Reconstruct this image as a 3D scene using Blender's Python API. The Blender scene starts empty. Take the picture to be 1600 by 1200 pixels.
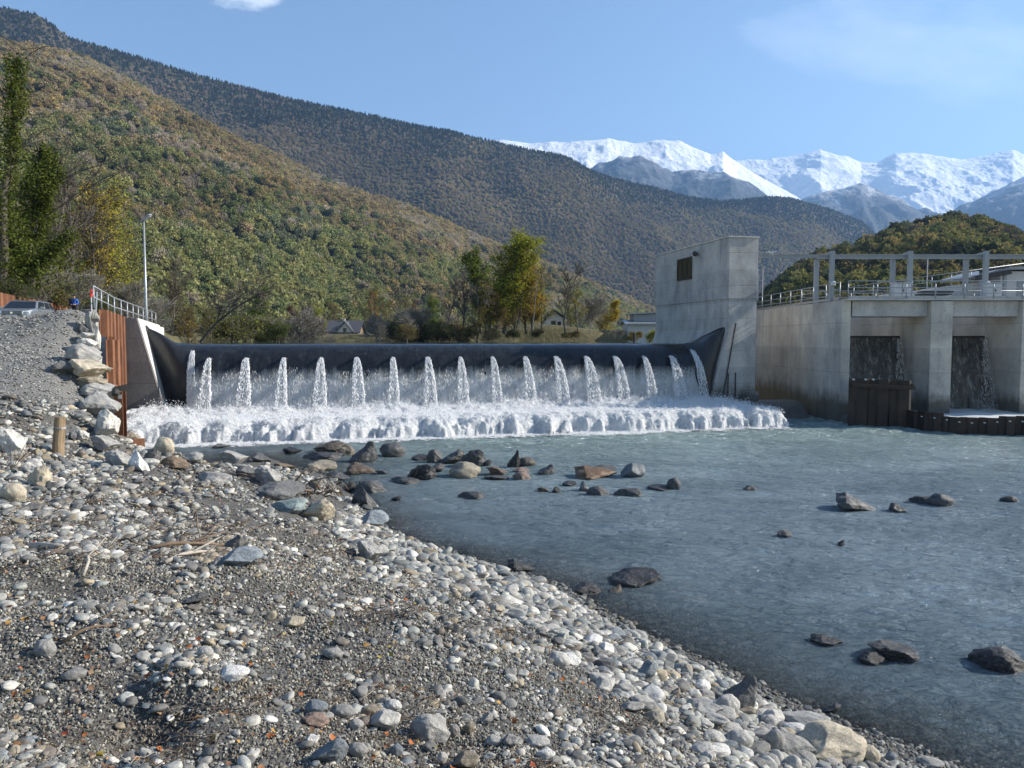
import bpy, bmesh, math, random
import numpy as np
from mathutils import Vector, Matrix, noise as mnoise

S = bpy.context.scene
COL = S.collection
R = math.radians
rng = np.random.default_rng(7)
random.seed(7)

# ------------------------------------------------------------------ camera, sky, sun, exposure
EYE = 5.2
PITCH = math.atan(70 / 1200)
cam_data = bpy.data.cameras.new("camera")
cam_data.lens = 27.0
cam_data.sensor_width = 36.0
cam_data.clip_start = 0.1
cam_data.clip_end = 40000
cam = bpy.data.objects.new("camera", cam_data)
cam.location = (0, 0, EYE)
cam.rotation_euler = (math.pi / 2 - PITCH, 0, 0)
COL.objects.link(cam)
S.camera = cam

SUN_EL, SUN_AZ = 28.5, 82.0      # azimuth measured clockwise from +Y (straight ahead)
sd = bpy.data.lights.new("sun", 'SUN')
sd.energy = 4.9
sd.angle = R(0.5)
sd.color = (1.0, 0.93, 0.82)
sun = bpy.data.objects.new("sun", sd)
sv = Vector((math.sin(R(SUN_AZ)) * math.cos(R(SUN_EL)), math.cos(R(SUN_AZ)) * math.cos(R(SUN_EL)), math.sin(R(SUN_EL))))
sun.rotation_euler = sv.to_track_quat('Z', 'Y').to_euler()
sun.location = (30, 10, 60)
COL.objects.link(sun)

W = bpy.data.worlds.new("World")
S.world = W
W.use_nodes = True
nt = W.node_tree
nt.nodes.clear()
wo = nt.nodes.new('ShaderNodeOutputWorld')
bg = nt.nodes.new('ShaderNodeBackground')
sky = nt.nodes.new('ShaderNodeTexSky')
sky.sky_type = 'NISHITA'
sky.sun_disc = False
sky.sun_elevation = R(SUN_EL)
sky.sun_rotation = R(SUN_AZ)
sky.altitude = 500
sky.air_density = 1.15
sky.dust_density = 0.1
sky.ozone_density = 2.2
bg.inputs['Strength'].default_value = 0.080
# thin clouds mixed into the sky
tc = nt.nodes.new('ShaderNodeTexCoord')


def wmath(op, a, b=None):
    n = nt.nodes.new('ShaderNodeMath'); n.operation = op
    for i, v in enumerate((a, b)):
        if v is None: continue
        if isinstance(v, (int, float)): n.inputs[i].default_value = v
        else: nt.links.new(v, n.inputs[i])
    return n.outputs[0]


def sky_dir(px, py):
    u, v = (px - 800) / 1200, (600 - py) / 1200
    d = Vector((u, math.cos(PITCH) + v * math.sin(PITCH), -math.sin(PITCH) + v * math.cos(PITCH)))
    return d.normalized()


def cloud(px, py, stretch, rot, size, nscale, lo, hi, amount):
    d = sky_dir(px, py)
    q = d.to_track_quat('Y', 'Z').to_matrix().inverted()
    e = (Matrix.Rotation(R(rot), 3, 'Y') @ q).to_euler()
    mp = nt.nodes.new('ShaderNodeMapping'); mp.vector_type = 'POINT'
    mp.inputs['Rotation'].default_value = e
    nt.links.new(tc.outputs['Generated'], mp.inputs['Vector'])
    sp = nt.nodes.new('ShaderNodeSeparateXYZ'); nt.links.new(mp.outputs[0], sp.inputs[0])
    x = wmath('DIVIDE', sp.outputs['X'], size * stretch); z = wmath('DIVIDE', sp.outputs['Z'], size)
    r2 = wmath('ADD', wmath('MULTIPLY', x, x), wmath('MULTIPLY', z, z))
    fall = wmath('GREATER_THAN', sp.outputs['Y'], 0.2)
    m2 = nt.nodes.new('ShaderNodeMapping'); m2.inputs['Scale'].default_value = (1 / stretch, 1, 1.0)
    nt.links.new(mp.outputs[0], m2.inputs['Vector'])
    nz = nt.nodes.new('ShaderNodeTexNoise'); nz.inputs['Scale'].default_value = nscale
    nz.inputs['Detail'].default_value = 8; nz.inputs['Roughness'].default_value = 0.62
    nt.links.new(m2.outputs[0], nz.inputs['Vector'])
    mr = nt.nodes.new('ShaderNodeMapRange'); mr.inputs['From Min'].default_value = lo; mr.inputs['From Max'].default_value = hi
    nt.links.new(wmath('SUBTRACT', nz.outputs[0], wmath('MULTIPLY', r2, .28)), mr.inputs['Value'])
    return wmath('MULTIPLY', wmath('MULTIPLY', fall, mr.outputs[0]), amount)


c1 = cloud(380, -10, 2.2, 4, 0.020, 34, 0.28, 0.60, .95)
c2 = cloud(1400, 62, 3.4, -14, 0.060, 15, 0.30, 0.75, 0.50)
cm = wmath('MINIMUM', wmath('ADD', c1, c2), 1.0)
mx = nt.nodes.new('ShaderNodeMixRGB')
mx.inputs['Color2'].default_value = (7.5, 8.0, 8.6, 1)
nt.links.new(cm, mx.inputs['Fac'])
nt.links.new(sky.outputs[0], mx.inputs['Color1'])
nt.links.new(mx.outputs[0], bg.inputs['Color'])
nt.links.new(bg.outputs[0], wo.inputs['Surface'])

S.view_settings.view_transform = 'Standard'
S.view_settings.look = 'None'
S.view_settings.exposure = 1.15
S.view_settings.gamma = 1.0
S.render.film_transparent = False
S.cycles.use_denoising = True
S.cycles.max_bounces = 8
S.cycles.transparent_max_bounces = 24
S.cycles.volume_bounces = 0
S.cycles.caustics_reflective = False
S.cycles.caustics_refractive = False
S.cycles.sample_clamp_indirect = 6.0

# ------------------------------------------------------------------ picture <-> place


def ray(px, py):
    u, v = (px - 800) / 1200, (600 - py) / 1200
    return np.array([u, math.cos(PITCH) + v * math.sin(PITCH), -math.sin(PITCH) + v * math.cos(PITCH)])


def at(px, py, Y):
    d = ray(px, py); t = Y / d[1]
    return Vector((d[0] * t, Y, EYE + d[2] * t))


def on_z(px, py, z=0.0):
    d = ray(px, py); t = (z - EYE) / d[2]
    return Vector((d[0] * t, d[1] * t, z))


# ------------------------------------------------------------------ numpy noise
_tab = rng.random((256, 256))


def vnoise(x, y):
    x = np.asarray(x, float); y = np.asarray(y, float)
    xi = np.floor(x).astype(int); yi = np.floor(y).astype(int)
    fx = x - xi; fy = y - yi
    fx = fx * fx * (3 - 2 * fx); fy = fy * fy * (3 - 2 * fy)
    a = _tab[xi & 255, yi & 255]; b = _tab[(xi + 1) & 255, yi & 255]
    c = _tab[xi & 255, (yi + 1) & 255]; d = _tab[(xi + 1) & 255, (yi + 1) & 255]
    return (a * (1 - fx) + b * fx) * (1 - fy) + (c * (1 - fx) + d * fx) * fy


def fbm(x, y, o=5, g=0.5):
    s = 0; a = 1; t = 0
    for k in range(o):
        s = s + a * vnoise(x * 2 ** k + 17.3 * k, y * 2 ** k + 5.1 * k); t += a; a *= g
    return s / t - 0.5


def ridged(x, y, o=6, g=0.5):
    s = 0; a = 1; t = 0
    for k in range(o):
        s = s + a * (1 - np.abs(2 * vnoise(x * 2 ** k + 31.7 * k, y * 2 ** k + 11.9 * k) - 1)); t += a; a *= g
    return s / t - 0.5


# ------------------------------------------------------------------ materials
MATS = {}


def newmat(name):
    m = bpy.data.materials.new(name); m.use_nodes = True
    m.node_tree.nodes.clear()
    MATS[name] = m
    return m, m.node_tree


class N:
    """tiny node helper"""
    def __init__(s, t): s.t = t

    def n(s, typ, **kw):
        x = s.t.nodes.new(typ)
        for k, v in kw.items():
            if k.startswith('i_'):
                x.inputs[k[2:].replace('_', ' ')].default_value = v
            else: setattr(x, k, v)
        return x

    def l(s, a, b): s.t.links.new(a, b)

    def coords(s, scale=(1, 1, 1), kind='Object'):
        c = s.n('ShaderNodeTexCoord'); m = s.n('ShaderNodeMapping'); m.inputs['Scale'].default_value = scale
        s.l(c.outputs[kind], m.inputs['Vector']); return m.outputs[0]

    def noise(s, vec, scale, detail=6, rough=0.6, dist=0.0):
        x = s.n('ShaderNodeTexNoise'); x.inputs['Scale'].default_value = scale; x.inputs['Detail'].default_value = detail
        x.inputs['Roughness'].default_value = rough; x.inputs['Distortion'].default_value = dist
        if vec is not None: s.l(vec, x.inputs['Vector'])
        return x.outputs[0]

    def voro(s, vec, scale, out='Distance', feature='F1', rand=1.0):
        x = s.n('ShaderNodeTexVoronoi'); x.feature = feature; x.inputs['Scale'].default_value = scale
        x.inputs['Randomness'].default_value = rand
        s.l(vec, x.inputs['Vector']); return x.outputs[out]

    def ramp(s, fac, stops):
        x = s.n('ShaderNodeValToRGB'); e = x.color_ramp.elements
        while len(e) < len(stops): e.new(0.5)
        for i, (p, c) in enumerate(stops):
            e[i].position = p; e[i].color = (*c, 1) if len(c) == 3 else c
        s.l(fac, x.inputs['Fac']); return x.outputs[0]

    def rng(s, v, a, b, c=0.0, d=1.0):
        x = s.n('ShaderNodeMapRange'); x.inputs['From Min'].default_value = a; x.inputs['From Max'].default_value = b
        x.inputs['To Min'].default_value = c; x.inputs['To Max'].default_value = d
        s.l(v, x.inputs['Value']); return x.outputs[0]

    def math(s, op, a, b=None):
        x = s.n('ShaderNodeMath', operation=op)
        for i, v in enumerate((a, b)):
            if v is None: continue
            if isinstance(v, (int, float)): x.inputs[i].default_value = v
            else: s.l(v, x.inputs[i])
        return x.outputs[0]

    def mix(s, fac, a, b, mode='MIX'):
        x = s.n('ShaderNodeMixRGB', blend_type=mode)
        for i, v in ((0, fac), (1, a), (2, b)):
            if isinstance(v, (int, float)): x.inputs[i].default_value = v
            elif isinstance(v, tuple): x.inputs[i].default_value = (*v, 1) if len(v) == 3 else v
            else: s.l(v, x.inputs[i])
        return x.outputs[0]

    def bump(s, h, strength, dist, prev=None):
        x = s.n('ShaderNodeBump'); x.inputs['Strength'].default_value = strength; x.inputs['Distance'].default_value = dist
        s.l(h, x.inputs['Height'])
        if prev is not None: s.l(prev, x.inputs['Normal'])
        return x.outputs[0]

    def principled(s, col, rough, normal=None, metal=0.0, spec=0.5, **kw):
        p = s.n('ShaderNodeBsdfPrincipled')
        for k, v in (('Base Color', col), ('Roughness', rough), ('Metallic', metal), ('Specular IOR Level', spec)):
            if isinstance(v, (int, float)): p.inputs[k].default_value = v
            elif isinstance(v, tuple): p.inputs[k].default_value = (*v, 1)
            else: s.l(v, p.inputs[k])
        for k, v in kw.items(): p.inputs[k.replace('_', ' ')].default_value = v
        if normal is not None: s.l(normal, p.inputs['Normal'])
        return p.outputs[0]

    def out(s, sh):
        o = s.n('ShaderNodeOutputMaterial'); s.l(sh, o.inputs['Surface'])


def surf(name, stops, scale=2.0, rough=0.8, bump=0.3, bscale=None, bdist=0.02, metal=0.0, stretch=(1, 1, 1), spec=0.4, rvar=0.0, fine=0.0):
    """noise-coloured surface with bump"""
    m, t = newmat(name); b = N(t)
    v = b.coords(stretch)
    f = b.noise(v, scale, 8, 0.62)
    f2 = b.rng(f, 0.3, 0.7)
    col = b.ramp(f2, stops)
    if fine:
        g = b.noise(b.coords(), scale * 14, 4, 0.7)
        col = b.mix(1.0, col, b.ramp(b.rng(g, 0.3, 0.7), [(0, (1 - fine,) * 3), (1, (1 + fine,) * 3)]), 'MULTIPLY')
    nrm = b.bump(b.noise(b.coords(), bscale or scale * 6, 6, 0.65), bump, bdist) if bump else None
    r = rough
    if rvar: r = b.rng(b.noise(v, scale * 3, 4), 0.3, 0.7, rough - rvar, rough + rvar)
    b.out(b.principled(col, r, nrm, metal, spec))
    return m


def grey(v, t=(1, 1, 1)): return tuple(v * k for k in t)


# ------------------------------------------------------------------ mesh builder
ORG = {}


class MB:
    def __init__(s): s.v = []; s.f = []; s.mi = []

    def add(s, verts, faces):
        o = len(s.v); s.v.extend([tuple(p) for p in verts]); s.f.extend([tuple(i + o for i in f) for f in faces])

    def hexa(s, c):
        """8 corners: bottom ring 0-3, top ring 4-7"""
        s.add(c, [(3, 2, 1, 0), (4, 5, 6, 7), (0, 1, 5, 4), (1, 2, 6, 5), (2, 3, 7, 6), (3, 0, 4, 7)])

    def box(s, c, size, rz=0.0, rot=None):
        M = rot if rot is not None else Matrix.Rotation(rz, 3, 'Z')
        hx, hy, hz = (k / 2 for k in size); c = Vector(c)
        s.hexa([c + M @ Vector(p) for p in ((-hx, -hy, -hz), (hx, -hy, -hz), (hx, hy, -hz), (-hx, hy, -hz), (-hx, -hy, hz), (hx, -hy, hz), (hx, hy, hz), (-hx, hy, hz))])

    def bar(s, a, b, w, h=None, up=(0, 0, 1)):
        a, b = Vector(a), Vector(b); h = h or w
        d = (b - a); L = d.length; d.normalize(); up = Vector(up)
        if abs(d.dot(up)) > 0.98: up = Vector((0, 1, 0))
        x = d.cross(up).normalized(); z = x.cross(d)
        M = Matrix((x, d, z)).transposed()
        s.box((a + b) / 2, (w, L, h), rot=M)

    def prism(s, poly, d):
        """poly: ordered 3-D points, extruded by vector d"""
        n = len(poly); d = Vector(d)
        P = [Vector(p) for p in poly]
        nn = Vector((0, 0, 0))
        for i in range(n): nn += P[i].cross(P[(i + 1) % n])
        if nn.dot(d) > 0: P.reverse()
        v = P + [p + d for p in P]
        f = [tuple(range(n)), tuple(range(2 * n - 1, n - 1, -1))]
        for i in range(n):
            j = (i + 1) % n
            f.append((j, i, i + n, j + n))
        s.add(v, f)

    def tube(s, path, rad, n=8, cap=True):
        P = [Vector(p) for p in path]; m = len(P)
        if not hasattr(rad, '__len__'): rad = [rad] * m
        rings = []; prev = None
        for i in range(m):
            t = (P[min(i + 1, m - 1)] - P[max(i - 1, 0)]).normalized()
            if prev is None:
                a = Vector((0, 0, 1)) if abs(t.z) < 0.9 else Vector((1, 0, 0))
                x = t.cross(a).normalized()
            else:
                x = (prev - t * prev.dot(t)).normalized()
            prev = x; y = t.cross(x)
            rings.append([P[i] + (x * math.cos(2 * math.pi * k / n) + y * math.sin(2 * math.pi * k / n)) * rad[i] for k in range(n)])
        v = [p for r in rings for p in r]; f = []
        for i in range(m - 1):
            for k in range(n):
                f.append((i * n + k, i * n + (k + 1) % n, (i + 1) * n + (k + 1) % n, (i + 1) * n + k))
        if cap:
            f.append(tuple(range(n - 1, -1, -1))); f.append(tuple((m - 1) * n + k for k in range(n)))
        s.add(v, f)

    def grid(s, G):
        """G[i][j] points"""
        a, b = len(G), len(G[0])
        s.add([p for r in G for p in r], [(i * b + j, i * b + j + 1, (i + 1) * b + j + 1, (i + 1) * b + j) for i in range(a - 1) for j in range(b - 1)])

    def build(s, name, mat, parent=None, smooth=False, base=None, bevel=0.0):
        return mesh_obj(name, np.array(s.v, float), s.f, mat, parent, smooth, base, bevel)


def fill_mesh(me, v, faces):
    if isinstance(faces, np.ndarray):
        k = faces.shape[1]; nf = len(faces)
        me.vertices.add(len(v)); me.vertices.foreach_set('co', np.ascontiguousarray(v, dtype=np.float32).ravel())
        me.loops.add(nf * k); me.loops.foreach_set('vertex_index', faces.astype(np.int32).ravel())
        me.polygons.add(nf); me.polygons.foreach_set('loop_start', np.arange(0, nf * k, k, dtype=np.int32))
        me.polygons.foreach_set('loop_total', np.full(nf, k, dtype=np.int32))
        me.update(calc_edges=True); me.validate()
    else:
        me.from_pydata([tuple(p) for p in v], [], faces); me.update()


def mesh_obj(name, v, faces, mat, parent=None, smooth=False, base=None, bevel=0.0, link=True):
    v = np.asarray(v, float)
    if parent is not None: org = ORG[parent.name]
    elif base is not None: org = np.array(base, float)
    else:
        org = np.array([(v[:, 0].min() + v[:, 0].max()) / 2, (v[:, 1].min() + v[:, 1].max()) / 2, v[:, 2].min()])
    me = bpy.data.meshes.new(name)
    fill_mesh(me, v - org, faces)
    if mat is not None:
        me.materials.append(mat)
    if smooth: me.polygons.foreach_set('use_smooth', np.ones(len(me.polygons), dtype=bool))
    o = bpy.data.objects.new(name, me)
    if link: COL.objects.link(o)
    if parent is not None: o.parent = parent
    else: o.location = org
    ORG[o.name] = org
    if bevel:
        md = o.modifiers.new('bevel', 'BEVEL'); md.width = bevel; md.segments = 2; md.limit_method = 'ANGLE'
    return o


def tag(o, label=None, cat=None, group=None, kind=None):
    if label: o['label'] = label
    if cat: o['category'] = cat
    if group: o['group'] = group
    if kind: o['kind'] = kind
    return o


def thing(name, loc, label, cat, group=None):
    o = bpy.data.objects.new(name, None); COL.objects.link(o)
    o.empty_display_size = 0.2
    o.location = loc; ORG[o.name] = np.array(loc, float)
    return tag(o, label, cat, group)


def copy_tree(o, parent=None):
    c = o.copy(); COL.objects.link(c)
    if parent is not None:
        c.parent = parent
        for k in ('label', 'category', 'group'):
            pass
    for ch in list(o.children): copy_tree(ch, c)
    return c


def lerp(a, b, t): return a + (b - a) * t


def pl(xs, ys, x): return np.interp(x, xs, ys)

# ------------------------------------------------------------------ terrain of the near bank
def rbf_fit(P):
    P = np.array(P, float); n = len(P)
    d = np.hypot(P[:, None, 0] - P[None, :, 0], P[:, None, 1] - P[None, :, 1])
    K = np.where(d > 0, d * d * np.log(np.maximum(d, 1e-9)), 0) + np.eye(n) * 0.3
    Q = np.c_[np.ones(n), P[:, :2]]
    A = np.block([[K, Q], [Q.T, np.zeros((3, 3))]])
    w = np.linalg.solve(A, np.r_[P[:, 2], 0, 0, 0])
    return P, w


def rbf_eval(F, x, y):
    P, w = F; x = np.asarray(x, float); y = np.asarray(y, float)
    out = w[-3] + w[-2] * x + w[-1] * y
    for i in range(len(P)):
        d2 = (x - P[i, 0]) ** 2 + (y - P[i, 1]) ** 2
        out = out + w[i] * 0.5 * d2 * np.log(np.maximum(d2, 1e-12))
    return out


CP = []
for px, py in ((1500, 1200), (1380, 1150), (1290, 1115), (1200, 1080), (1125, 1040), (1050, 1010), (960, 965), (905, 930), (850, 905), (760, 880),
               (690, 857), (635, 838), (600, 820), (575, 795), (545, 770), (505, 742), (440, 722), (340, 708), (250, 703)):
    CP.append(tuple(on_z(px, py, 0)))
for px, py, Y in ((0, 1200, 4.7), (400, 1200, 4.9), (800, 1200, 5.6), (1100, 1200, 7.2), (1300, 1200, 8.5), (0, 1000, 6.5), (400, 1000, 7.2), (700, 1000, 8.6),
                  (900, 1050, 9.2), (1060, 1100, 9.6), (0, 850, 10), (250, 850, 10.6), (450, 870, 12.2), (600, 900, 13.2), (750, 940, 12.5), (520, 850, 15.5), (0, 740, 17),
                  (150, 740, 18), (300, 760, 18.5), (420, 775, 19.3), (480, 790, 20), (0, 680, 22), (92, 712, 22), (160, 700, 25), (300, 722, 26), (230, 715, 28), (390, 735, 25),
                  (0, 640, 25), (70, 640, 24.5), (140, 655, 26), (0, 560, 31), (70, 560, 31), (120, 560, 31), (0, 525, 34.5), (70, 525, 34.5), (0, 494, 37),
                  (70, 493, 37), (140, 491, 37)):
    CP.append(tuple(at(px, py, Y)))
for px, py, z in ((700, 800, -.7), (900, 900, -.5), (1100, 985, -.4), (1300, 1075, -.35), (1480, 1130, -.4), (1100, 850, -1.3), (1500, 1000, -1.2), (1500, 750, -2),
                  (700, 722, -.8), (450, 700, -.5), (950, 760, -1.2), (1300, 690, -2), (600, 760, -.5), (300, 697, -.5)):
    CP.append(tuple(on_z(px, py, z)))
CP += [(0, 0, 3.4), (-6, 0, 3.4), (5, 0, 2.6), (0, -8, 3.6), (-12, -6, 3.6), (9, 5, 0), (12, 0, -.3), (16, -6, -1), (-20, 4, 3.6), (-24, 14, 3.4), (-26, 24, 3.8), (-34, 30, 5.5),
       (-36, 38, 6.3), (-26, 40, 6.1), (-30, 46, 5.9), (-40, 46, 6), (25, 20, -2), (25, 8, -1.8), (-8, 40, -1.2), (10, 40, -2), (25, 40, -2), (-14, 38, -.8), (-4, 46, -1.5)]
RB = rbf_fit(CP)
E0 = np.array(on_z(172, 690, 1.5))[:2]; E1 = np.array(at(158, 492, 37.2))[:2]
ed = (E1 - E0) / np.linalg.norm(E1 - E0); en = np.array([ed[1], -ed[0]])   # en points to the river


def ground_smooth(x, y):
    x = np.asarray(x, float); y = np.asarray(y, float)
    z = rbf_eval(RB, x, y)
    d = (x - E0[0]) * en[0] + (y - E0[1]) * en[1]
    s = (x - E0[0]) * ed[0] + (y - E0[1]) * ed[1]
    clip = 0.25 + 11 * np.maximum(0, 0.2 - d) + np.maximum(0, 1.0 - s) * 1.2 - np.clip(s / 12, 0, 1) * 0.9
    return np.where(s > -3, np.minimum(z, clip), z)


MOUNDS = []   # (x, y, radius, height)
for px, py, r, h in ((262, 742, 1.3, .42), (215, 768, .8, -.12), (228, 1135, .33, -.2), (300, 1080, .38, .13), (310, 1160, .3, .10), (640, 1165, .45, -.10), (740, 1010, .6, .08),
                     (360, 905, .7, .12), (460, 850, .8, .16), (560, 1010, .8, .07), (100, 900, 1.0, .12), (480, 1000, .6, -.07), (1090, 1130, .3, .12), (420, 765, .7, .22),
                     (640, 985, .35, .1), (150, 980, .5, .08), (985, 1180, .3, .1)):
    d = ray(px, py); Ys = np.linspace(3, 40, 900); tt = Ys / d[1]
    hit = np.argmax(EYE + d[2] * tt < ground_smooth(d[0] * tt, Ys)); MOUNDS.append((d[0] * tt[hit], Ys[hit], r, h))


def ground(x, y):
    x = np.asarray(x, float); y = np.asarray(y, float)
    z = ground_smooth(x, y)
    for mx, my, r, h in MOUNDS:
        z = z + 1.5 * h * np.exp(-((x - mx) ** 2 + (y - my) ** 2) / (r * r))
    dry = np.clip((z - 0.05) / 0.5, 0.15, 1)
    z = z + dry * (fbm(x * .9, y * .9, 4) * .22 + fbm(x * 4.1 + 9, y * 4.1, 4) * .085)
    return z


def hit_ground(px, py, water=True):
    d = ray(px, py); Ys = np.geomspace(3, 60, 2400); t = Ys / d[1]
    g = ground(d[0] * t, Ys)
    if water: g = np.maximum(g, 0)
    k = np.argmax(EYE + d[2] * t < g)
    return Vector((d[0] * t[k], Ys[k], float(g[k])))


def trap_grid(ys, ncol, a, b):
    u = np.linspace(-1, 1, ncol)
    Yg = np.repeat(ys[:, None], ncol, 1)
    Xg = u[None, :] * (a * np.maximum(Yg, 3) + b)
    return Xg, Yg


def grid_faces(r, c):
    i = np.arange(r - 1)[:, None] * c + np.arange(c - 1)[None, :]
    return np.stack([i, i + 1, i + c + 1, i + c], -1).reshape(-1, 4)


def stone_shader(b, col, vscale, bump, rough, wet=False):
    v = b.coords()
    n1 = b.noise(v, vscale, 6, 0.65)
    n2 = b.noise(v, vscale * 7, 5, 0.7)
    f = b.ramp(b.rng(n1, .3, .7), [(0, (.62, .62, .63)), (.55, (1, 1, 1)), (1, (1.28, 1.25, 1.2))])
    c = b.mix(1.0, col, f, 'MULTIPLY')
    c = b.mix(1.0, c, b.ramp(b.rng(n2, .35, .65), [(0, (.72, .72, .72)), (1, (1.18, 1.18, 1.18))]), 'MULTIPLY')
    vein = b.noise(v, vscale * 1.3, 3, .5, 1.5)
    vm = b.rng(b.math('ABSOLUTE', b.math('SUBTRACT', vein, .5)), 0.0, .012, .45, 0)
    c = b.mix(vm, c, (.45, .44, .42))
    h = b.math('ADD', n1, b.math('MULTIPLY', n2, .35))
    return b.principled(c, rough, b.bump(h, bump, .05), 0, .35)


m, t = newmat('pebble'); b = N(t)
a = b.n('ShaderNodeAttribute', attribute_type='INSTANCER', attribute_name='col')
b.out(stone_shader(b, a.outputs['Color'], 1.6, .25, .75)); M_PEB = m
m, t = newmat('boulder'); b = N(t)
a = b.n('ShaderNodeObjectInfo'); b.out(stone_shader(b, a.outputs['Color'], 1.9, .8, .82)); M_ROCK = m
m, t = newmat('wet_boulder'); b = N(t)
a = b.n('ShaderNodeObjectInfo'); b.out(stone_shader(b, a.outputs['Color'], 1.9, .8, .5)); M_WROCK = m

# silt and fine gravel of the bank
m, t = newmat('river_bank'); b = N(t)
v = b.coords()
big = b.noise(v, .8, 7, .62)
base = b.ramp(b.rng(big, .3, .7), [(0, (.046, .042, .036)), (.5, (.080, .075, .066)), (1, (.13, .123, .11))])
cellc = b.voro(v, 34, 'Color'); cd = b.voro(v, 34, 'Distance')
g1 = b.n('ShaderNodeRGBToBW'); b.l(cellc, g1.inputs[0])
grit = b.ramp(g1.outputs[0], [(.1, (.05, .047, .042)), (.5, (.125, .12, .11)), (.85, (.25, .245, .23)), (1, (.42, .41, .39))])
cell2 = b.voro(v, 90, 'Color'); g2 = b.n('ShaderNodeRGBToBW'); b.l(cell2, g2.inputs[0])
grit2 = b.ramp(g2.outputs[0], [(.1, (.05, .046, .04)), (.6, (.125, .12, .11)), (1, (.36, .35, .33))])
msk = b.rng(b.noise(v, 2.2, 5, .6), .42, .62)
c = b.mix(b.math('MULTIPLY', msk, .8), b.mix(.55, base, grit2), grit)
tw = b.noise(b.coords((1, 1, 1)), 9, 6, .75, 1.0)
c = b.mix(b.rng(tw, .56, .68, 0, .45), c, (.12, .085, .05))
h = b.math('ADD', b.math('MULTIPLY', b.rng(cd, 0, .6, 1, 0), .6), b.noise(v, 22, 6, .75))
rp_ = b.n('ShaderNodeAttribute', attribute_name='ramp').outputs['Fac']
gr_ = b.ramp(g2.outputs[0], [(.05, (.055, .052, .048)), (.5, (.20, .193, .178)), (1, (.44, .43, .40))])
c = b.mix(rp_, c, b.mix(.45, gr_, b.ramp(g1.outputs[0], [(.1, (.07, .07, .07)), (1, (.36, .355, .34))])))
nrm = b.bump(h, .9, .035)
b.out(b.principled(c, .92, nrm, 0, .25)); M_BANK = m

ys = np.r_[np.linspace(-10, 2.4, 22), np.geomspace(2.6, 48, 430)]
Xg, Yg = trap_grid(ys, 430, .88, 5.0)
Zg = ground(Xg, Yg)
V = np.stack([Xg, Yg, Zg], -1).reshape(-1, 3)
F = grid_faces(*Xg.shape)
o = mesh_obj('river_bank', V, F, M_BANK, smooth=True, base=(0, 0, 0)); tag(o, kind='structure')
d_ = (Xg - E0[0]) * en[0] + (Yg - E0[1]) * en[1]; s_ = (Xg - E0[0]) * ed[0] + (Yg - E0[1]) * ed[1]
a_ = o.data.attributes.new('ramp', 'FLOAT', 'POINT'); a_.data.foreach_set('value', (np.clip((s_ + .6 + .9 * fbm(Xg, Yg, 3)) / 1.5, 0, 1) * (d_ < .3)).astype(np.float32).ravel())

# ------------------------------------------------------------------ river water below the weir
DA = np.array([-19.6, 47.0]); DB = np.array([12.6, 54.3])
DU = (DB - DA) / np.linalg.norm(DB - DA); DN = np.array([DU[1], -DU[0]])
DL = float(np.linalg.norm(DB - DA))


def D(s, t, z): return Vector((DA[0] + DU[0] * s + DN[0] * t, DA[1] + DU[1] * s + DN[1] * t, z))


def st(x, y):
    return (x - DA[0]) * DU[0] + (y - DA[1]) * DU[1], (x - DA[0]) * DN[0] + (y - DA[1]) * DN[1]


ys = np.r_[np.linspace(-10, 6.5, 12), np.geomspace(6.7, 58, 560)]
Xg, Yg = trap_grid(ys, 520, .95, 9)
bed = ground_smooth(Xg, Yg)
depth = np.clip(-bed, 0, 3)
sS, tT = st(Xg, Yg)
turb = np.clip(1.25 - (tT - 8) / 16, 0, 1) * np.clip((sS - 2) / 14, .15, 1)
amp = .35 + np.clip(depth, 0, 1) * .65
Zg = amp * ((fbm(Xg * 1.0, Yg * 1.9, 3) * .11) + fbm(Xg * 3.1 + 4, Yg * 6.0, 3) * .045 + turb * fbm(Xg * 1.7, Yg * 2.2 + 7, 4) * .20)
V = np.stack([Xg, Yg, Zg], -1).reshape(-1, 3)
m, t = newmat('river_water'); b = N(t)
dep = b.n('ShaderNodeAttribute', attribute_name='depth').outputs['Fac']
tur = b.n('ShaderNodeAttribute', attribute_name='turb').outputs['Fac']
v = b.coords((1, 2.7, 1))
w1 = b.noise(v, 1.9, 4, .55, .6); w2 = b.noise(v, 6.5, 4, .6, .8); w3 = b.noise(v, 24, 3, .6)
h = b.math('ADD', b.math('ADD', w1, b.math('MULTIPLY', w2, .30)), b.math('MULTIPLY', w3, .10))
ptc = b.rng(b.noise(b.coords((.16, .42, 1)), 1.0, 4, .6), .38, .62, .45, 1.0)
nrm = b.bump(b.math('MULTIPLY', h, ptc), 1.0, .75)
turbid_sky = b.n('ShaderNodeBsdfDiffuse'); b.l(nrm, turbid_sky.inputs['Normal'])
lg_ = b.noise(b.coords((.10, .28, 1)), 1.0, 5, .6, .8)
tc_ = b.mix(tur, b.ramp(b.rng(lg_, .35, .65), [(0, (.165, .232, .280)), (1, (.235, .312, .360))]), (.26, .36, .355)); b.l(tc_, turbid_sky.inputs['Color'])  # silt tone plus added blue that paints in sky reflection
clear = b.n('ShaderNodeBsdfTransparent'); clear.inputs['Color'].default_value = (.82, .87, .88, 1)
opq = b.math('SUBTRACT', 1.0, b.math('POWER', 2.718, b.math('MULTIPLY', dep, -2.6)))
body = b.n('ShaderNodeMixShader'); b.l(opq, body.inputs[0]); b.l(clear.outputs[0], body.inputs[1]); b.l(turbid_sky.outputs[0], body.inputs[2])
gl = b.n('ShaderNodeBsdfGlossy'); gl.inputs['Roughness'].default_value = .10; b.l(nrm, gl.inputs['Normal'])
fr = b.n('ShaderNodeFresnel'); fr.inputs['IOR'].default_value = 1.55; b.l(nrm, fr.inputs['Normal'])
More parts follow.
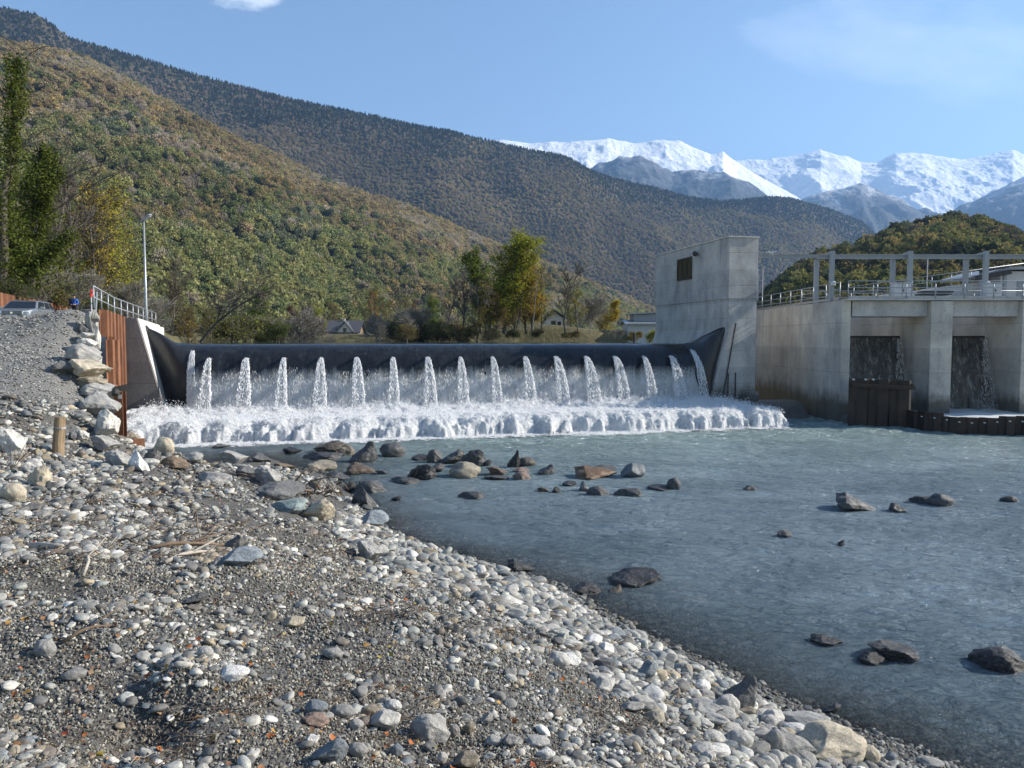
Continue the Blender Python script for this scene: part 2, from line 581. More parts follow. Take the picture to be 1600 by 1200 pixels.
ms = b.n('ShaderNodeMixShader'); b.l(fr.outputs[0], ms.inputs[0]); b.l(body.outputs[0], ms.inputs[1]); b.l(gl.outputs[0], ms.inputs[2])
# flecks of froth where the water is rough
fk = b.noise(b.coords((1, 1.5, 1)), 2.2, 9, .72, .6)
thr = b.math('SUBTRACT', .735, b.math('MULTIPLY', tur, .15))
fm = b.rng(b.math('SUBTRACT', fk, thr), 0, .05)
fm = b.math('MULTIPLY', fm, b.math('GREATER_THAN', tur, .02))
fd = b.n('ShaderNodeBsdfDiffuse'); fd.inputs['Color'].default_value = (.8, .83, .84, 1)
ms2 = b.n('ShaderNodeMixShader'); b.l(fm, ms2.inputs[0]); b.l(ms.outputs[0], ms2.inputs[1]); b.l(fd.outputs[0], ms2.inputs[2])
b.out(ms2.outputs[0]); M_WATER = m
o = mesh_obj('river_water', V, grid_faces(*Xg.shape), M_WATER, smooth=True, base=(0, 0, 0)); tag(o, kind='structure')
for nm, arr in (('depth', depth), ('turb', turb)):
    at_ = o.data.attributes.new(nm, 'FLOAT', 'POINT'); at_.data.foreach_set('value', arr.astype(np.float32).ravel())

# calm water held back above the weir
m, t = newmat('held_water'); b = N(t)
nrm = b.bump(b.noise(b.coords(), 1.5, 4), .15, .05)
b.out(b.principled((.05, .085, .09), .06, nrm, 0, .5)); M_HELD = m
mb = MB()
q = [D(-2.2, -.9, 4.86), D(DL + 1.5, -.9, 4.86), D(DL + 8, -62, 4.86), D(-16, -62, 4.86)]
mb.add(q, [(0, 1, 2, 3)])
tag(mb.build('held_water', M_HELD), kind='structure')

# ------------------------------------------------------------------ scatter of small things as one object (stuff)


def proto_collection(name, objs):
    c = bpy.data.collections.new(name)
    for k, o in enumerate(objs):
        o.name = '%s_%02d' % (name, k); c.objects.link(o)
    return c


def scatter(name, pos, rot, scl, idx, col, coll):
    me = bpy.data.meshes.new(name)
    pos = np.asarray(pos, np.float32); n = len(pos)
    me.vertices.add(n); me.vertices.foreach_set('co', pos.ravel())
    for nm, typ, arr, key in (('rot', 'FLOAT_VECTOR', rot, 'vector'), ('scl', 'FLOAT_VECTOR', scl, 'vector'), ('idx', 'INT', idx, 'value'), ('col', 'FLOAT_COLOR', col, 'color')):
        at_ = me.attributes.new(nm, typ, 'POINT')
        arr = np.asarray(arr)
        if key == 'color' and arr.shape[1] == 3: arr = np.c_[arr, np.ones(n)]
        at_.data.foreach_set(key, np.ascontiguousarray(arr, dtype=np.int32 if typ == 'INT' else np.float32).ravel())
    o = bpy.data.objects.new(name, me); COL.objects.link(o)
    ng = bpy.data.node_groups.new(name, 'GeometryNodeTree')
    ng.interface.new_socket('Geometry', in_out='INPUT', socket_type='NodeSocketGeometry')
    ng.interface.new_socket('Geometry', in_out='OUTPUT', socket_type='NodeSocketGeometry')
    gi = ng.nodes.new('NodeGroupInput'); go = ng.nodes.new('NodeGroupOutput')
    ip = ng.nodes.new('GeometryNodeInstanceOnPoints')
    ci = ng.nodes.new('GeometryNodeCollectionInfo')
    ci.inputs['Collection'].default_value = coll
    ci.inputs['Separate Children'].default_value = True; ci.inputs['Reset Children'].default_value = True
    ip.inputs['Pick Instance'].default_value = True
    L = ng.links
    L.new(gi.outputs[0], ip.inputs['Points']); L.new(ci.outputs[0], ip.inputs['Instance'])
    for nm, typ, sock in (('rot', 'FLOAT_VECTOR', 'Rotation'), ('scl', 'FLOAT_VECTOR', 'Scale'), ('idx', 'INT', 'Instance Index')):
        na = ng.nodes.new('GeometryNodeInputNamedAttribute'); na.data_type = typ; na.inputs['Name'].default_value = nm
        L.new(next(x for x in na.outputs if x.enabled and x.name == 'Attribute'), ip.inputs[sock])
    L.new(ip.outputs[0], go.inputs[0])
    md = o.modifiers.new('scatter', 'NODES'); md.node_group = ng
    return tag(o, kind='stuff')


def ico(sub):
    bm = bmesh.new(); bmesh.ops.create_icosphere(bm, subdivisions=sub, radius=1)
    v = np.array([x.co for x in bm.verts]); f = np.array([[q.index for q in p.verts] for p in bm.faces]); bm.free()
    return v, f


ICO2, ICO3, ICO4, ICO5 = ico(2), ico(3), ico(4), ico(5)


def n3(v, sc, seed, o=4):
    off = Vector((seed * 13.7, seed * 7.1, seed * 3.3))
    return np.array([mnoise.fractal(Vector(p) * sc + off, 1.0, 2.0, o) for p in v])


def rock_verts(sub, seed, facets, nz, dmin=.55, flat=0.0):
    r = np.random.default_rng(seed)
    v, f = sub; v = v.copy()
    if facets:
        ns = r.normal(size=(facets, 3)); ns /= np.linalg.norm(ns, axis=1)[:, None]
        ds = r.uniform(dmin, .92, facets)
        for n_, d_ in zip(ns, ds):
            k = v @ n_ - d_
            v -= np.maximum(k, 0)[:, None] * n_[None, :]
    v *= (1 + nz * n3(v, 1.4, seed, 5))[:, None]
    lo, hi = v.min(0), v.max(0)
    v = (v - (lo + hi) / 2) / ((hi - lo) / 2)
    return v, f


peb = []
for k in range(7):
    v, f = rock_verts(ICO3, 100 + k, 3 if k < 5 else 7, .10 if k < 5 else .16, .72 if k < 5 else .5)
    peb.append(mesh_obj('pebble', v, f, M_PEB, smooth=True, link=False, base=(0, 0, 0)))
PEBC = proto_collection('pebble_kinds', peb)

PAL = np.array([1.03, 1.0, .94]) * np.array([(.54, .53, .50), (.40, .41, .39), (.25, .25, .245), (.15, .15, .15), (.19, .215, .235), (.34, .29, .21), (.68, .67, .64), (.20, .175, .15), (.27, .29, .28)])
n = 210000
u = rng.uniform(-1, 1, n); Yp = np.exp(rng.uniform(math.log(3.2), math.log(37), n))
Xp = u * (.74 * Yp + 1.0)
Zp = ground(Xp, Yp)
d_ = (Xp - E0[0]) * en[0] + (Yp - E0[1]) * en[1]; s_ = (Xp - E0[0]) * ed[0] + (Yp - E0[1]) * ed[1]
zs = ground_smooth(Xp, Yp)
ramp_zone = (s_ > 0) & (d_ < -.3)
river_side = (s_ > -2) & (d_ > 0.3) & (Xp < -9)
strip = np.clip((1.02 - zs) / .25, 0, 1) * np.clip((Xp + 6) / 2.5, 0, 1) * (Yp < 23)
patch = vnoise(Xp * 1.1 + 3, Yp * 1.1) * .6 + vnoise(Xp * 3.3, Yp * 3.3 + 8) * .4
left_rubble = np.clip((-Xp / Yp - .42) / .12, 0, 1) * (Yp > 9)
dens = np.where(ramp_zone, 1.0, np.where(strip > .5, 1.0, .07 + .80 * np.clip((patch - .42) / .27, 0, 1) + .25 * left_rubble))
dens = np.where(zs < -.10, .75, dens)
keep = (rng.random(n) < dens) & (zs > -.9) & ~((s_ > 0) & (d_ > 1.5) & (zs < .1))
Xp, Yp, Zp, zs, strip, ramp_zone, left_rubble = (q[keep] for q in (Xp, Yp, Zp, zs, strip, ramp_zone, left_rubble))
n = len(Xp)
smin = .0055 + .00112 * Yp
pw = rng.pareto(2.3, n) + 1
size = smin * np.minimum(pw, 5.0)
size = np.where(strip > .5, np.clip(.035 + .03 * rng.pareto(2.4, n), 0, .12) * rng.uniform(.6, 1.15, n) * np.clip(Yp / 11, .72, 1.3), size)
size = np.where((zs < .12) & (strip > .5), size * .5, size)
size = np.where(ramp_zone, smin * rng.uniform(.55, 1.15, n), size)
size = size * (1 + left_rubble * .15)
sc = np.stack([size * rng.uniform(.85, 1.35, n), size * rng.uniform(.7, 1.05, n), size * rng.uniform(.38, .72, n)], -1)
rot = np.stack([rng.normal(0, .28, n), rng.normal(0, .28, n), rng.uniform(0, 6.28, n)], -1)
w_int = np.array([.15, .17, .20, .17, .08, .07, .05, .07, .04]); w_int /= w_int.sum()
w_str = np.array([.22, .26, .20, .07, .09, .06, .02, .03, .05]); w_str /= w_str.sum()
ci = np.where(strip > .5, rng.choice(9, n, p=w_str), rng.choice(9, n, p=w_int))
colr = PAL[ci] * rng.uniform(.6, 1.1, (n, 1))
colr = np.where(ramp_zone[:, None], np.array([[.27, .26, .24]]) * rng.uniform(.3, 1.7, (n, 1)), colr)
wet = (Zp < .10)
colr = np.where(wet[:, None], colr * np.where(Zp < -.06, 1.0, .5)[:, None], colr)
idx = np.where(ramp_zone, rng.integers(5, 7, n), rng.choice(7, n, p=[.17, .17, .17, .17, .16, .08, .08]))
pos = np.stack([Xp, Yp, Zp + sc[:, 2] * rng.uniform(.15, .6, n)], -1)
scatter('gravel', pos, rot, sc, idx, colr, PEBC)

nf = 150000
Yp = np.exp(rng.uniform(math.log(3.4), math.log(15), nf)); Xp = rng.uniform(-1, 1, nf) * (.74 * Yp + .5)
zs = ground_smooth(Xp, Yp); Zp = ground(Xp, Yp); cl = vnoise(Xp * 2.3 + 70, Yp * 2.3) * .6 + vnoise(Xp * 7, Yp * 7 + 3) * .4
k = (zs > .1) & (rng.random(nf) < .25 + 1.1 * np.clip((cl - .3) / .35, 0, 1)); Xp, Yp, Zp = Xp[k], Yp[k], Zp[k]; nf = len(Xp)
s_ = (.0035 + .0009 * Yp) * rng.uniform(.6, 1.7, nf)
scatter('fine_gravel', np.stack([Xp, Yp, Zp + s_ * .3], -1), rng.uniform(0, 6.3, (nf, 3)), np.stack([s_ * 1.2, s_, s_ * .7], -1), np.where(rng.random(nf) < .65, rng.integers(5, 7, nf), rng.integers(0, 5, nf)),
        PAL[rng.choice(9, nf, p=w_int)] * np.array([.92, .89, .83]) * rng.uniform(.35, 1.05, (nf, 1)), PEBC)

# ------------------------------------------------------------------ fallen leaves and litter
m, t = newmat('leaf_litter'); b = N(t)
a = b.n('ShaderNodeAttribute', attribute_type='INSTANCER', attribute_name='col')
b.out(b.principled(a.outputs['Color'], .7, None, 0, .3)); M_LIT = m
lp = []
for k in range(3):
    r = np.random.default_rng(40 + k); mb = MB(); G = []
    for i in range(7):
        x = i / 6; w = (math.sin(math.pi * min(1, x * 1.05 + .03)) ** .8) * .42 * (1 + .25 * math.sin(i * 2.3 + k))
        G.append([(x - .5, j * w, .10 * math.sin(2.5 * x + k) + .22 * j * j * w + .03 * r.normal()) for j in (-1, -.5, 0, .5, 1)])
    mb.grid(G); o = mb.build('leaf', M_LIT, smooth=True, base=(0, 0, 0)); COL.objects.unlink(o); lp.append(o)
LC = proto_collection('leaf_kinds', lp)
n = 2600
Yp = np.exp(rng.uniform(math.log(4), math.log(22), n)); Xp = rng.uniform(-.72, .55, n) * Yp
Zp = ground(Xp, Yp); cl = vnoise(Xp * 1.6 + 50, Yp * 1.6)
k = (Zp > .25) & (cl > .47); Xp, Yp, Zp = Xp[k], Yp[k], Zp[k]; n = len(Xp)
LP = 1.08 * np.array([(.30, .10, .03), (.34, .19, .05), (.22, .11, .05), (.15, .085, .05), (.32, .25, .06), (.27, .06, .025), (.25, .17, .10)])
sz = rng.uniform(.028, .062, n)
scatter('leaf_litter', np.stack([Xp, Yp, Zp + .03], -1), np.stack([rng.normal(0, .5, n), rng.normal(0, .5, n), rng.uniform(0, 6.3, n)], -1), np.repeat(sz[:, None], 3, 1),
        rng.integers(0, 3, n), LP[rng.choice(7, n, p=[.14, .16, .22, .2, .06, .06, .16])], LC)
tp = []
for k in range(4):
    r = np.random.default_rng(60 + k); mb = MB(); P = [Vector((x - .5, .07 * r.normal(), .05 + .05 * r.normal())) for x in np.linspace(0, 1, 6)]
    mb.tube(P, [.014, .013, .012, .010, .008, .004], 5)
    for q in range(2):
        j = r.integers(1, 4); mb.tube([P[j], P[j] + Vector((.15, r.normal() * .12, .05)), P[j] + Vector((.32, r.normal() * .2, .08))], [.008, .006, .003], 4)
    o = mb.build('twig', M_LIT, smooth=True, base=(0, 0, 0)); COL.objects.unlink(o); tp.append(o)
TC = proto_collection('twig_kinds', tp)
n = 4200
Yp = np.exp(rng.uniform(math.log(4), math.log(24), n)); Xp = rng.uniform(-.75, .3, n) * Yp
Zp = ground(Xp, Yp); cl = vnoise(Xp * .8 + 20, Yp * .8 + 31)
k = (Zp > .4) & (cl > .42); Xp, Yp, Zp = Xp[k], Yp[k], Zp[k]; n = len(Xp)
sz = rng.uniform(.12, .5, n) * np.clip(Yp / 9, .6, 1.3)
tw = np.array([(.14, .095, .06), (.22, .17, .12), (.09, .065, .045), (.34, .30, .25)])
scatter('twig_litter', np.stack([Xp, Yp, Zp + .015], -1), np.stack([rng.normal(0, .12, n), rng.normal(0, .12, n), rng.normal(0, .8, n)], -1), np.repeat(sz[:, None], 3, 1),
        rng.integers(0, 4, n), tw[rng.choice(4, n, p=[.35, .25, .25, .15])], TC)

# ------------------------------------------------------------------ materials of the weir
def concrete(name, v, streak=.35, warm=(1, 1, 1), wetz=None, board=2.2):
    m, t = newmat(name); b = N(t)
    co = b.coords((1, 1, .16)); c2 = b.coords()
    n1 = b.noise(co, 1.1, 8, .7); n2 = b.noise(c2, .55, 6, .6); n3_ = b.noise(c2, 9, 6, .7)
    col = b.ramp(b.rng(n2, .3, .7), [(0, grey(v * .78, warm)), (.6, grey(v, warm)), (1, grey(v * 1.18, warm))])
    col = b.mix(streak, col, b.mix(1.0, col, b.ramp(b.rng(n1, .32, .62), [(0, (.38, .38, .40)), (.5, (1, 1, 1)), (1, (1.16, 1.15, 1.12))]), 'MULTIPLY'))
    col = b.mix(1.0, col, b.ramp(b.rng(n3_, .3, .7), [(0, (.86, .86, .86)), (1, (1.1, 1.1, 1.1))]), 'MULTIPLY')
    g = b.n('ShaderNodeNewGeometry'); sp = b.n('ShaderNodeSeparateXYZ'); b.l(g.outputs['Position'], sp.inputs[0])
    z = sp.outputs['Z']
    # pour joints between lifts and formwork boards
    fr = b.math('FRACT', b.math('DIVIDE', z, board)); jn = b.rng(b.math('ABSOLUTE', b.math('SUBTRACT', fr, .5)), .485, .498, 0, 1)
    col = b.mix(b.math('MULTIPLY', jn, .35), col, grey(v * .5, warm))
    lift = b.n('ShaderNodeTexWhiteNoise', noise_dimensions='1D'); b.l(b.math('FLOOR', b.math('ADD', b.math('DIVIDE', z, board), .5)), lift.inputs['W'])
    col = b.mix(1.0, col, b.ramp(lift.outputs['Value'], [(0, (.87, .87, .88)), (1, (1.08, 1.07, 1.05))]), 'MULTIPLY')
    hx = b.math('ADD', sp.outputs['X'], sp.outputs['Y']); fx = b.math('SUBTRACT', b.math('FRACT', b.math('DIVIDE', hx, 1.25)), .5); fz = b.math('SUBTRACT', b.math('FRACT', b.math('DIVIDE', z, board * .5)), .5)
    hole = b.math('ADD', b.math('POWER', b.math('ABSOLUTE', b.math('MULTIPLY', fx, 1.25)), 2), b.math('POWER', b.math('ABSOLUTE', b.math('MULTIPLY', fz, board * .5)), 2))
    col = b.mix(b.rng(hole, .0012, .003, .6, 0), col, grey(v * .4, warm))
    vj = b.rng(b.math('ABSOLUTE', b.math('SUBTRACT', b.math('FRACT', b.math('DIVIDE', hx, 2.5)), .5)), .490, .498, 0, .3); col = b.mix(vj, col, grey(v * .6, warm))
    blot = b.noise(b.coords((1, 1, .6)), .35, 7, .7); col = b.mix(1.0, col, b.ramp(b.rng(blot, .36, .6), [(0, (.76, .76, .77)), (.45, (.98, .98, .98)), (1, (1.12, 1.10, 1.06))]), 'MULTIPLY')
    rough = .85
    if wetz is not None:
        w = b.rng(b.math('ADD', z, b.math('MULTIPLY', b.math('SUBTRACT', b.noise(b.coords((1, 1, .5)), 1.3, 6, .7), .5), 2.2)), wetz - .35, wetz + .5, 1, 0)
        col = b.mix(w, col, b.mix(1.0, col, (.26, .26, .25), 'MULTIPLY')); rough = b.rng(w, 0, 1, .85, .4)
    h = b.math('ADD', n3_, b.math('MULTIPLY', jn, -1.0))
    b.out(b.principled(col, rough, b.bump(h, .35, .03), 0, .3)); return m


M_CONC = concrete('concrete', .41, .45, wetz=1.7)
M_CONC_D = concrete('dark_concrete', .155, .7, (1.04, .98, .97), board=2.6)  # dark tone puts shade of the abutment front and recess into the colour
M_CONC_L = concrete('pale_concrete', .62, .15, (1, .985, .95))  # pale tone puts sunlight on the abutment side wall into the colour
M_CONC_W = concrete('warm_concrete', .43, .4, (1.02, .99, .93), wetz=1.5, board=3.1)  # warm tint paints in light thrown back by the sunlit water
M_GALV = surf('galvanised_steel', [(0, (.26, .28, .30)), (1, (.38, .40, .42))], 3, .45, .05, metal=.4, spec=.5)
M_PAINT = surf('grey_paint', [(0, (.25, .275, .30)), (1, (.31, .335, .36))], 2, .5, .04)
M_WHITE = surf('white_panel', [(0, (.46, .48, .50)), (1, (.56, .58, .60))], 1.5, .5, .03)
M_DARK = surf('dark_metal', [(0, (.02, .02, .022)), (1, (.05, .05, .052))], 3, .5, .1)
M_RUST = surf('rusty_steel', [(0, (.085, .036, .02)), (.45, (.165, .068, .034)), (.8, (.23, .105, .052)), (1, (.12, .065, .048))], 1.6, .8, .35, 14, .01, stretch=(1, 1, .3), fine=.25, rvar=.1)
M_RUSTD = surf('wet_rusty_steel', [(0, (.009, .006, .005)), (.6, (.026, .015, .011)), (1, (.055, .031, .022))], 1.2, .5, .4, 10, .02, stretch=(1, 1, .4), rvar=.15)
M_ORANGE = surf('orange_plastic', [(0, (.62, .10, .02)), (1, (.78, .15, .03))], 4, .5, 0)
M_WOOD = surf('weathered_wood', [(0, (.10, .065, .035)), (.5, (.21, .145, .085)), (1, (.36, .27, .17))], 5, .85, .7, 18, .02, stretch=(1, 1, .12), fine=.3)

m, t = newmat('black_rubber'); b = N(t)
v = b.coords((1, 1, .35)); n1 = b.noise(v, .8, 7, .65); n2 = b.noise(b.coords(), 6, 5, .6)
col = b.ramp(b.rng(n1, .3, .7), [(0, (.012, .013, .016)), (.6, (.021, .023, .027)), (1, (.040, .042, .047))])
scu = b.noise(b.coords((.5, .5, 2)), 3.0, 4, .6, 2.0)
col = b.mix(b.rng(scu, .60, .72, 0, .5), col, (.085, .085, .09))
b.out(b.principled(col, b.rng(n2, .3, .7, .30, .44), b.bump(b.math('ADD', b.noise(b.coords((1, 1, .2)), 2.2, 4, .5), b.math('MULTIPLY', n2, .15)), .10, .05), 0, .4)); M_RUB = m
m, t = newmat('wet_rubber'); b = N(t)
n1 = b.noise(b.coords((1, 1, .2)), 2.4, 6, .65)
g = b.n('ShaderNodeNewGeometry'); sp = b.n('ShaderNodeSeparateXYZ'); b.l(g.outputs['Position'], sp.inputs[0])
col = b.ramp(b.rng(n1, .3, .7), [(0, (.010, .012, .015)), (1, (.022, .026, .033))])
silt = b.noise(b.coords((1, 1, .06)), 3.4, 6, .7)
col = b.mix(b.rng(silt, .54, .70, 0, .55), col, (.060, .062, .062))
sm = b.math('FRACT', b.math('DIVIDE', sp.outputs['X'], 3.6)); col = b.mix(b.rng(b.math('ABSOLUTE', b.math('SUBTRACT', sm, .5)), .004, .009, .6, 0), col, (.006, .006, .007))
b.out(b.principled(col, b.rng(n1, .3, .7, .14, .26), b.bump(n1, .16, .05), 0, .30)); M_WRUB = m


def white_water(name, col, alpha=None, sss=True):
    m, t = newmat(name); b = N(t)
    d = b.n('ShaderNodeBsdfDiffuse'); d.inputs['Color'].default_value = (*col, 1)
    tr = b.n('ShaderNodeBsdfTranslucent'); tr.inputs['Color'].default_value = (*col, 1)
    mx = b.n('ShaderNodeMixShader'); mx.inputs[0].default_value = .34; b.l(d.outputs[0], mx.inputs[1]); b.l(tr.outputs[0], mx.inputs[2])
    sh = mx.outputs[0]
    if alpha is not None:
        tp_ = b.n('ShaderNodeBsdfTransparent'); m2 = b.n('ShaderNodeMixShader'); b.l(alpha(b), m2.inputs[0]); b.l(tp_.outputs[0], m2.inputs[1]); b.l(sh, m2.inputs[2]); sh = m2.outputs[0]
    b.out(sh); return m


M_SPRAY = white_water('spray', (.95, .96, .97))

# ------------------------------------------------------------------ rubber weir
BC, BR = 2.95, 1.95


def bl(phi, r=BR):  # angle from the top, downstream positive
    return r * math.sin(phi), BC + r * math.cos(phi)


S0, S1 = .35, DL - .75
root = thing('rubber_weir', D(DL / 2, 0, 1.0), 'long black inflated rubber weir with water pouring over its whole length', 'weir')
mb = MB(); G = []
phis = [R(a) for a in np.linspace(-75, 158, 44)]
for s in np.linspace(S0, S1, 90):
    wob = .018 * math.sin(s * 1.9) + .012 * math.sin(s * 4.3)
    G.append([D(s, bl(p)[0] * (1 + wob * .4), bl(p)[1] + wob * (.4 if p < .4 else .2)) for p in phis])
mb.grid(G)
mb.build('bladder', M_WRUB, root, True)


def sw_left(z): return -1.11 - (z - .8) * .252
def sw_right(z): return 34.45 - max(0, (6.0 - z)) * .252


CL = [(-75, -2.8, 4.6), (-35, -2.2, 4.9), (-8, -1.1, 5.25), (12, -.2, 5.55), (30, .45, 5.9), (38, .7, 5.95), (46, .78, 5.7), (64, .8, 4.6), (90, .85, 3.2), (120, .95, 2.0), (158, 1.1, 1.0)]
ca = [c[0] for c in CL]
for side, s_end, sw in (('l', S0, sw_left), ('r', S1, sw_right)):
    mb = MB(); G = []
    for k in np.linspace(0, 1, 26):
        row = []
        for p in phis:
            a = math.degrees(p); tc_, zc = np.interp(a, ca, [c[1] for c in CL]), np.interp(a, ca, [c[2] for c in CL])
            if side == 'r': tc_ = tc_ + 1.45 * np.clip((tc_ + .6) / 1.3, 0, 1)
            P0 = (s_end, *bl(p)); P1 = (sw(zc), tc_, zc)
            e = k * k * (3 - 2 * k) * .55 + k * .45
            bulge = math.sin(math.pi * k) * .22
            s = lerp(P0[0], P1[0], k); tt = lerp(P0[1], P1[1], e) + bulge * math.sin(p); z = lerp(P0[2], P1[2], e) - bulge * .5 * max(0, math.cos(p))
            z += .05 * math.sin(k * 9 + a * .05) * math.sin(math.pi * k)
            row.append(D(s, tt, z))
        G.append(row)
    mb.grid(G)
    mb.build('end_fold', M_RUB, root, True)
    mb = MB(); mb.tube([D(sw(c[2]) + (.04 if side == 'l' else -.04), c[1] + (1.45 * np.clip((c[1] + .6) / 1.3, 0, 1) if side == 'r' else 0), c[2] + .03) for c in CL[2:]], .05, 6)
    mb.build('clamp_rail', M_DARK, root)
# one deflector fin above each jet
JPX = [327, 385, 444, 502, 557, 614, 668, 719, 769, 820, 868, 915, 960, 1005, 1048]
ss = np.linspace(0, DL, 3400)
spx = []
for s in ss:
    p = D(s, 1.85, 3.9); d = p - Vector((0, 0, EYE)); dep_ = d.y * math.cos(PITCH) - d.z * math.sin(PITCH); spx.append(800 + 1200 * p.x / dep_)
JS = [float(np.interp(px, spx, ss)) for px in JPX]
for s in JS:
    mb = MB(); ph = R(58)
    t0, z0 = bl(ph, BR - .03); t1, z1 = bl(ph, BR + .22)
    w = .19
    mb.hexa([D(s - w, t0 - .03, z0 - .09), D(s + w, t0 - .03, z0 - .09), D(s + w, t0 + .03, z0 + .09), D(s - w, t0 + .03, z0 + .09),
             D(s - w * .5, t1, z1 - .03), D(s + w * .5, t1, z1 - .03), D(s + w * .5, t1, z1 + .03), D(s - w * .5, t1, z1 + .03)])
    mb.build('fin', M_DARK, root)

# ------------------------------------------------------------------ falling water
OCT = np.array([(1, 0, 0), (-1, 0, 0), (0, 1, 0), (0, -1, 0), (0, 0, 1), (0, 0, -1)], float)
OCF = np.array([(0, 2, 4), (2, 1, 4), (1, 3, 4), (3, 0, 4), (2, 0, 5), (1, 2, 5), (3, 1, 5), (0, 3, 5)])


def drops(P, axis, length, rad):
    """elongated drops: centres P, unit axis, half length, radius -> verts, tri faces"""
    n = len(P)
    a = axis / np.linalg.norm(axis, axis=1)[:, None]
    h = np.where(np.abs(a[:, 2:3]) < .9, np.array([[0, 0, 1.]]), np.array([[1., 0, 0]]))
    x = np.cross(a, h); x /= np.linalg.norm(x, axis=1)[:, None]; y = np.cross(a, x)
    V = P[:, None, :] + OCT[None, :, 0:1] * x[:, None, :] * rad[:, None, None] + OCT[None, :, 1:2] * y[:, None, :] * rad[:, None, None] + OCT[None, :, 2:3] * a[:, None, :] * length[:, None, None]
    F = OCF[None] + (np.arange(n) * 6)[:, None, None]
    return V.reshape(-1, 3), F.reshape(-1, 3)


U3 = np.array([DU[0], DU[1], 0]); N3 = np.array([DN[0], DN[1], 0]); Z3 = np.array([0, 0, 1.])


def jet_mesh(seed, wide=1.0, n=1350):
    r = np.random.default_rng(seed)
    u = np.sign(r.normal(size=n)) * (1 - np.abs(r.normal(0, .30, n)) % 1.0)
    mid = r.random(n) < .30; u = np.where(mid, r.uniform(-1, 1, n), u)
    T = (r.random(n) ** .75) * .74
    vt = 2.5 + r.normal(0, .16, n); vz = -.15 + r.normal(0, .14, n)
    lat = u * (.075 + .29 * wide * (T / .74)) + r.normal(0, .022, n)
    px_ = lat; pt = vt * T; pz = vz * T - 4.9 * T * T + .06 * (1 - u * u)
    P = px_[:, None] * U3 + pt[:, None] * N3 + pz[:, None] * Z3
    ax = (u * .35)[:, None] * U3 + vt[:, None] * N3 + (vz - 9.8 * T)[:, None] * Z3
    ln = r.uniform(.05, .20, n) * (1.1 - T * .6); rd = r.uniform(.008, .024, n) * (.8 + T * .7)
    V, F = drops(P, ax, ln, rd)
    # smooth water leaving the fin
    G = []
    for T_ in np.linspace(0, .26, 9):
        row = []
        for q in np.linspace(-1, 1, 9):
            w = .075 + .29 * wide * (T_ / .74)
            row.append(q * w * .9 * U3 + 2.45 * T_ * N3 + (-.15 * T_ - 4.9 * T_ * T_ + .07 * (1 - q * q) - .02) * Z3)
        G.append(row)
    G = np.array(G).reshape(-1, 3); gf = grid_faces(9, 9)
    gt = np.concatenate([gf[:, [0, 1, 2]], gf[:, [0, 2, 3]]])
    return np.concatenate([V, G]), np.concatenate([F, gt + len(V)])


jm = []
for k in range(4):
    V, F = jet_mesh(300 + k, 1.0 + .08 * k)
    me = bpy.data.meshes.new('water_jet'); fill_mesh(me, V, F); me.materials.append(M_SPRAY); jm.append(me)
ORD = ['first', 'second', 'third', 'fourth', 'fifth', 'sixth', 'seventh', 'eighth', 'ninth', 'tenth', 'eleventh', 'twelfth', 'thirteenth', 'fourteenth', 'fifteenth']
tri0 = random.Random(3)
for k, s in enumerate(JS):
    o = bpy.data.objects.new('water_jet', jm[k % 4]); COL.objects.link(o)
    t1, z1 = bl(R(58), BR + .12); o.location = D(s, t1, z1)
    o.scale = (tri0.uniform(.82, 1.18), tri0.uniform(.9, 1.1), tri0.uniform(.95, 1.04))
    tag(o, '%s white water jet from the left, arching off the black rubber weir' % ORD[k] if k < 14 else 'last water jet on the right, shaded beside the fold below the concrete tower', 'water jet', 'water jets along the rubber weir')

# thin streaks of the curtain between the jets
n = 34000
s = rng.uniform(.2, DL + .15, n)
jd = np.min(np.abs(s[:, None] - np.array(JS)[None, :]), 1)
cl = vnoise(s * 2.1, s * 0 + 3) * .6 + vnoise(s * 7, s * 0 + 9) * .4
top = 3.55 - .7 * vnoise(s * 1.3, s * 0 + 1) - .5 * rng.random(n) - np.clip(.55 - jd, 0, 1) * .0
z = 1.0 + (top - 1.0) * (rng.random(n) ** 1.9)
keep = (rng.random(n) < .35 + .75 * cl)
s, z, cl = s[keep], z[keep], cl[keep]; n = len(s)
t_ = 1.97 + .16 * rng.random(n) + .12 * np.clip((3.4 - z) / 2.4, 0, 1) * rng.normal(0, .6, n)
P = np.array([D(a_, b_, c_) for a_, b_, c_ in zip(s, t_, z)])
V, F = drops(P, np.c_[np.zeros(n), np.zeros(n), np.ones(n)] + rng.normal(0, .02, (n, 3)), rng.uniform(.03, .20, n) * np.clip(1.5 - (z - 1) / 2.4, .3, 1), rng.uniform(.004, .013, n))
tag(mesh_obj('falling_streaks', V, F, M_SPRAY), kind='stuff')


def al_curtain(b):
    v = b.coords((1, 1, .09)); n1 = b.noise(v, 5.5, 6, .68); n2 = b.noise(b.coords((1, 1, .35)), 14, 5, .7)
    g = b.n('ShaderNodeNewGeometry'); sp = b.n('ShaderNodeSeparateXYZ'); b.l(g.outputs['Position'], sp.inputs[0])
    zz = b.math('ADD', sp.outputs['Z'], b.math('MULTIPLY', b.math('SUBTRACT', b.noise(b.coords((1, 1, .02)), 1.6, 5, .75), .5), 1.5))
    fade = b.rng(zz, 2.35, 3.45, 1, 0)
    a = b.math('MULTIPLY', b.rng(b.math('ADD', b.math('MULTIPLY', n1, .65), b.math('MULTIPLY', n2, .35)), .32, .50, .50, 1.0), fade)
    return a


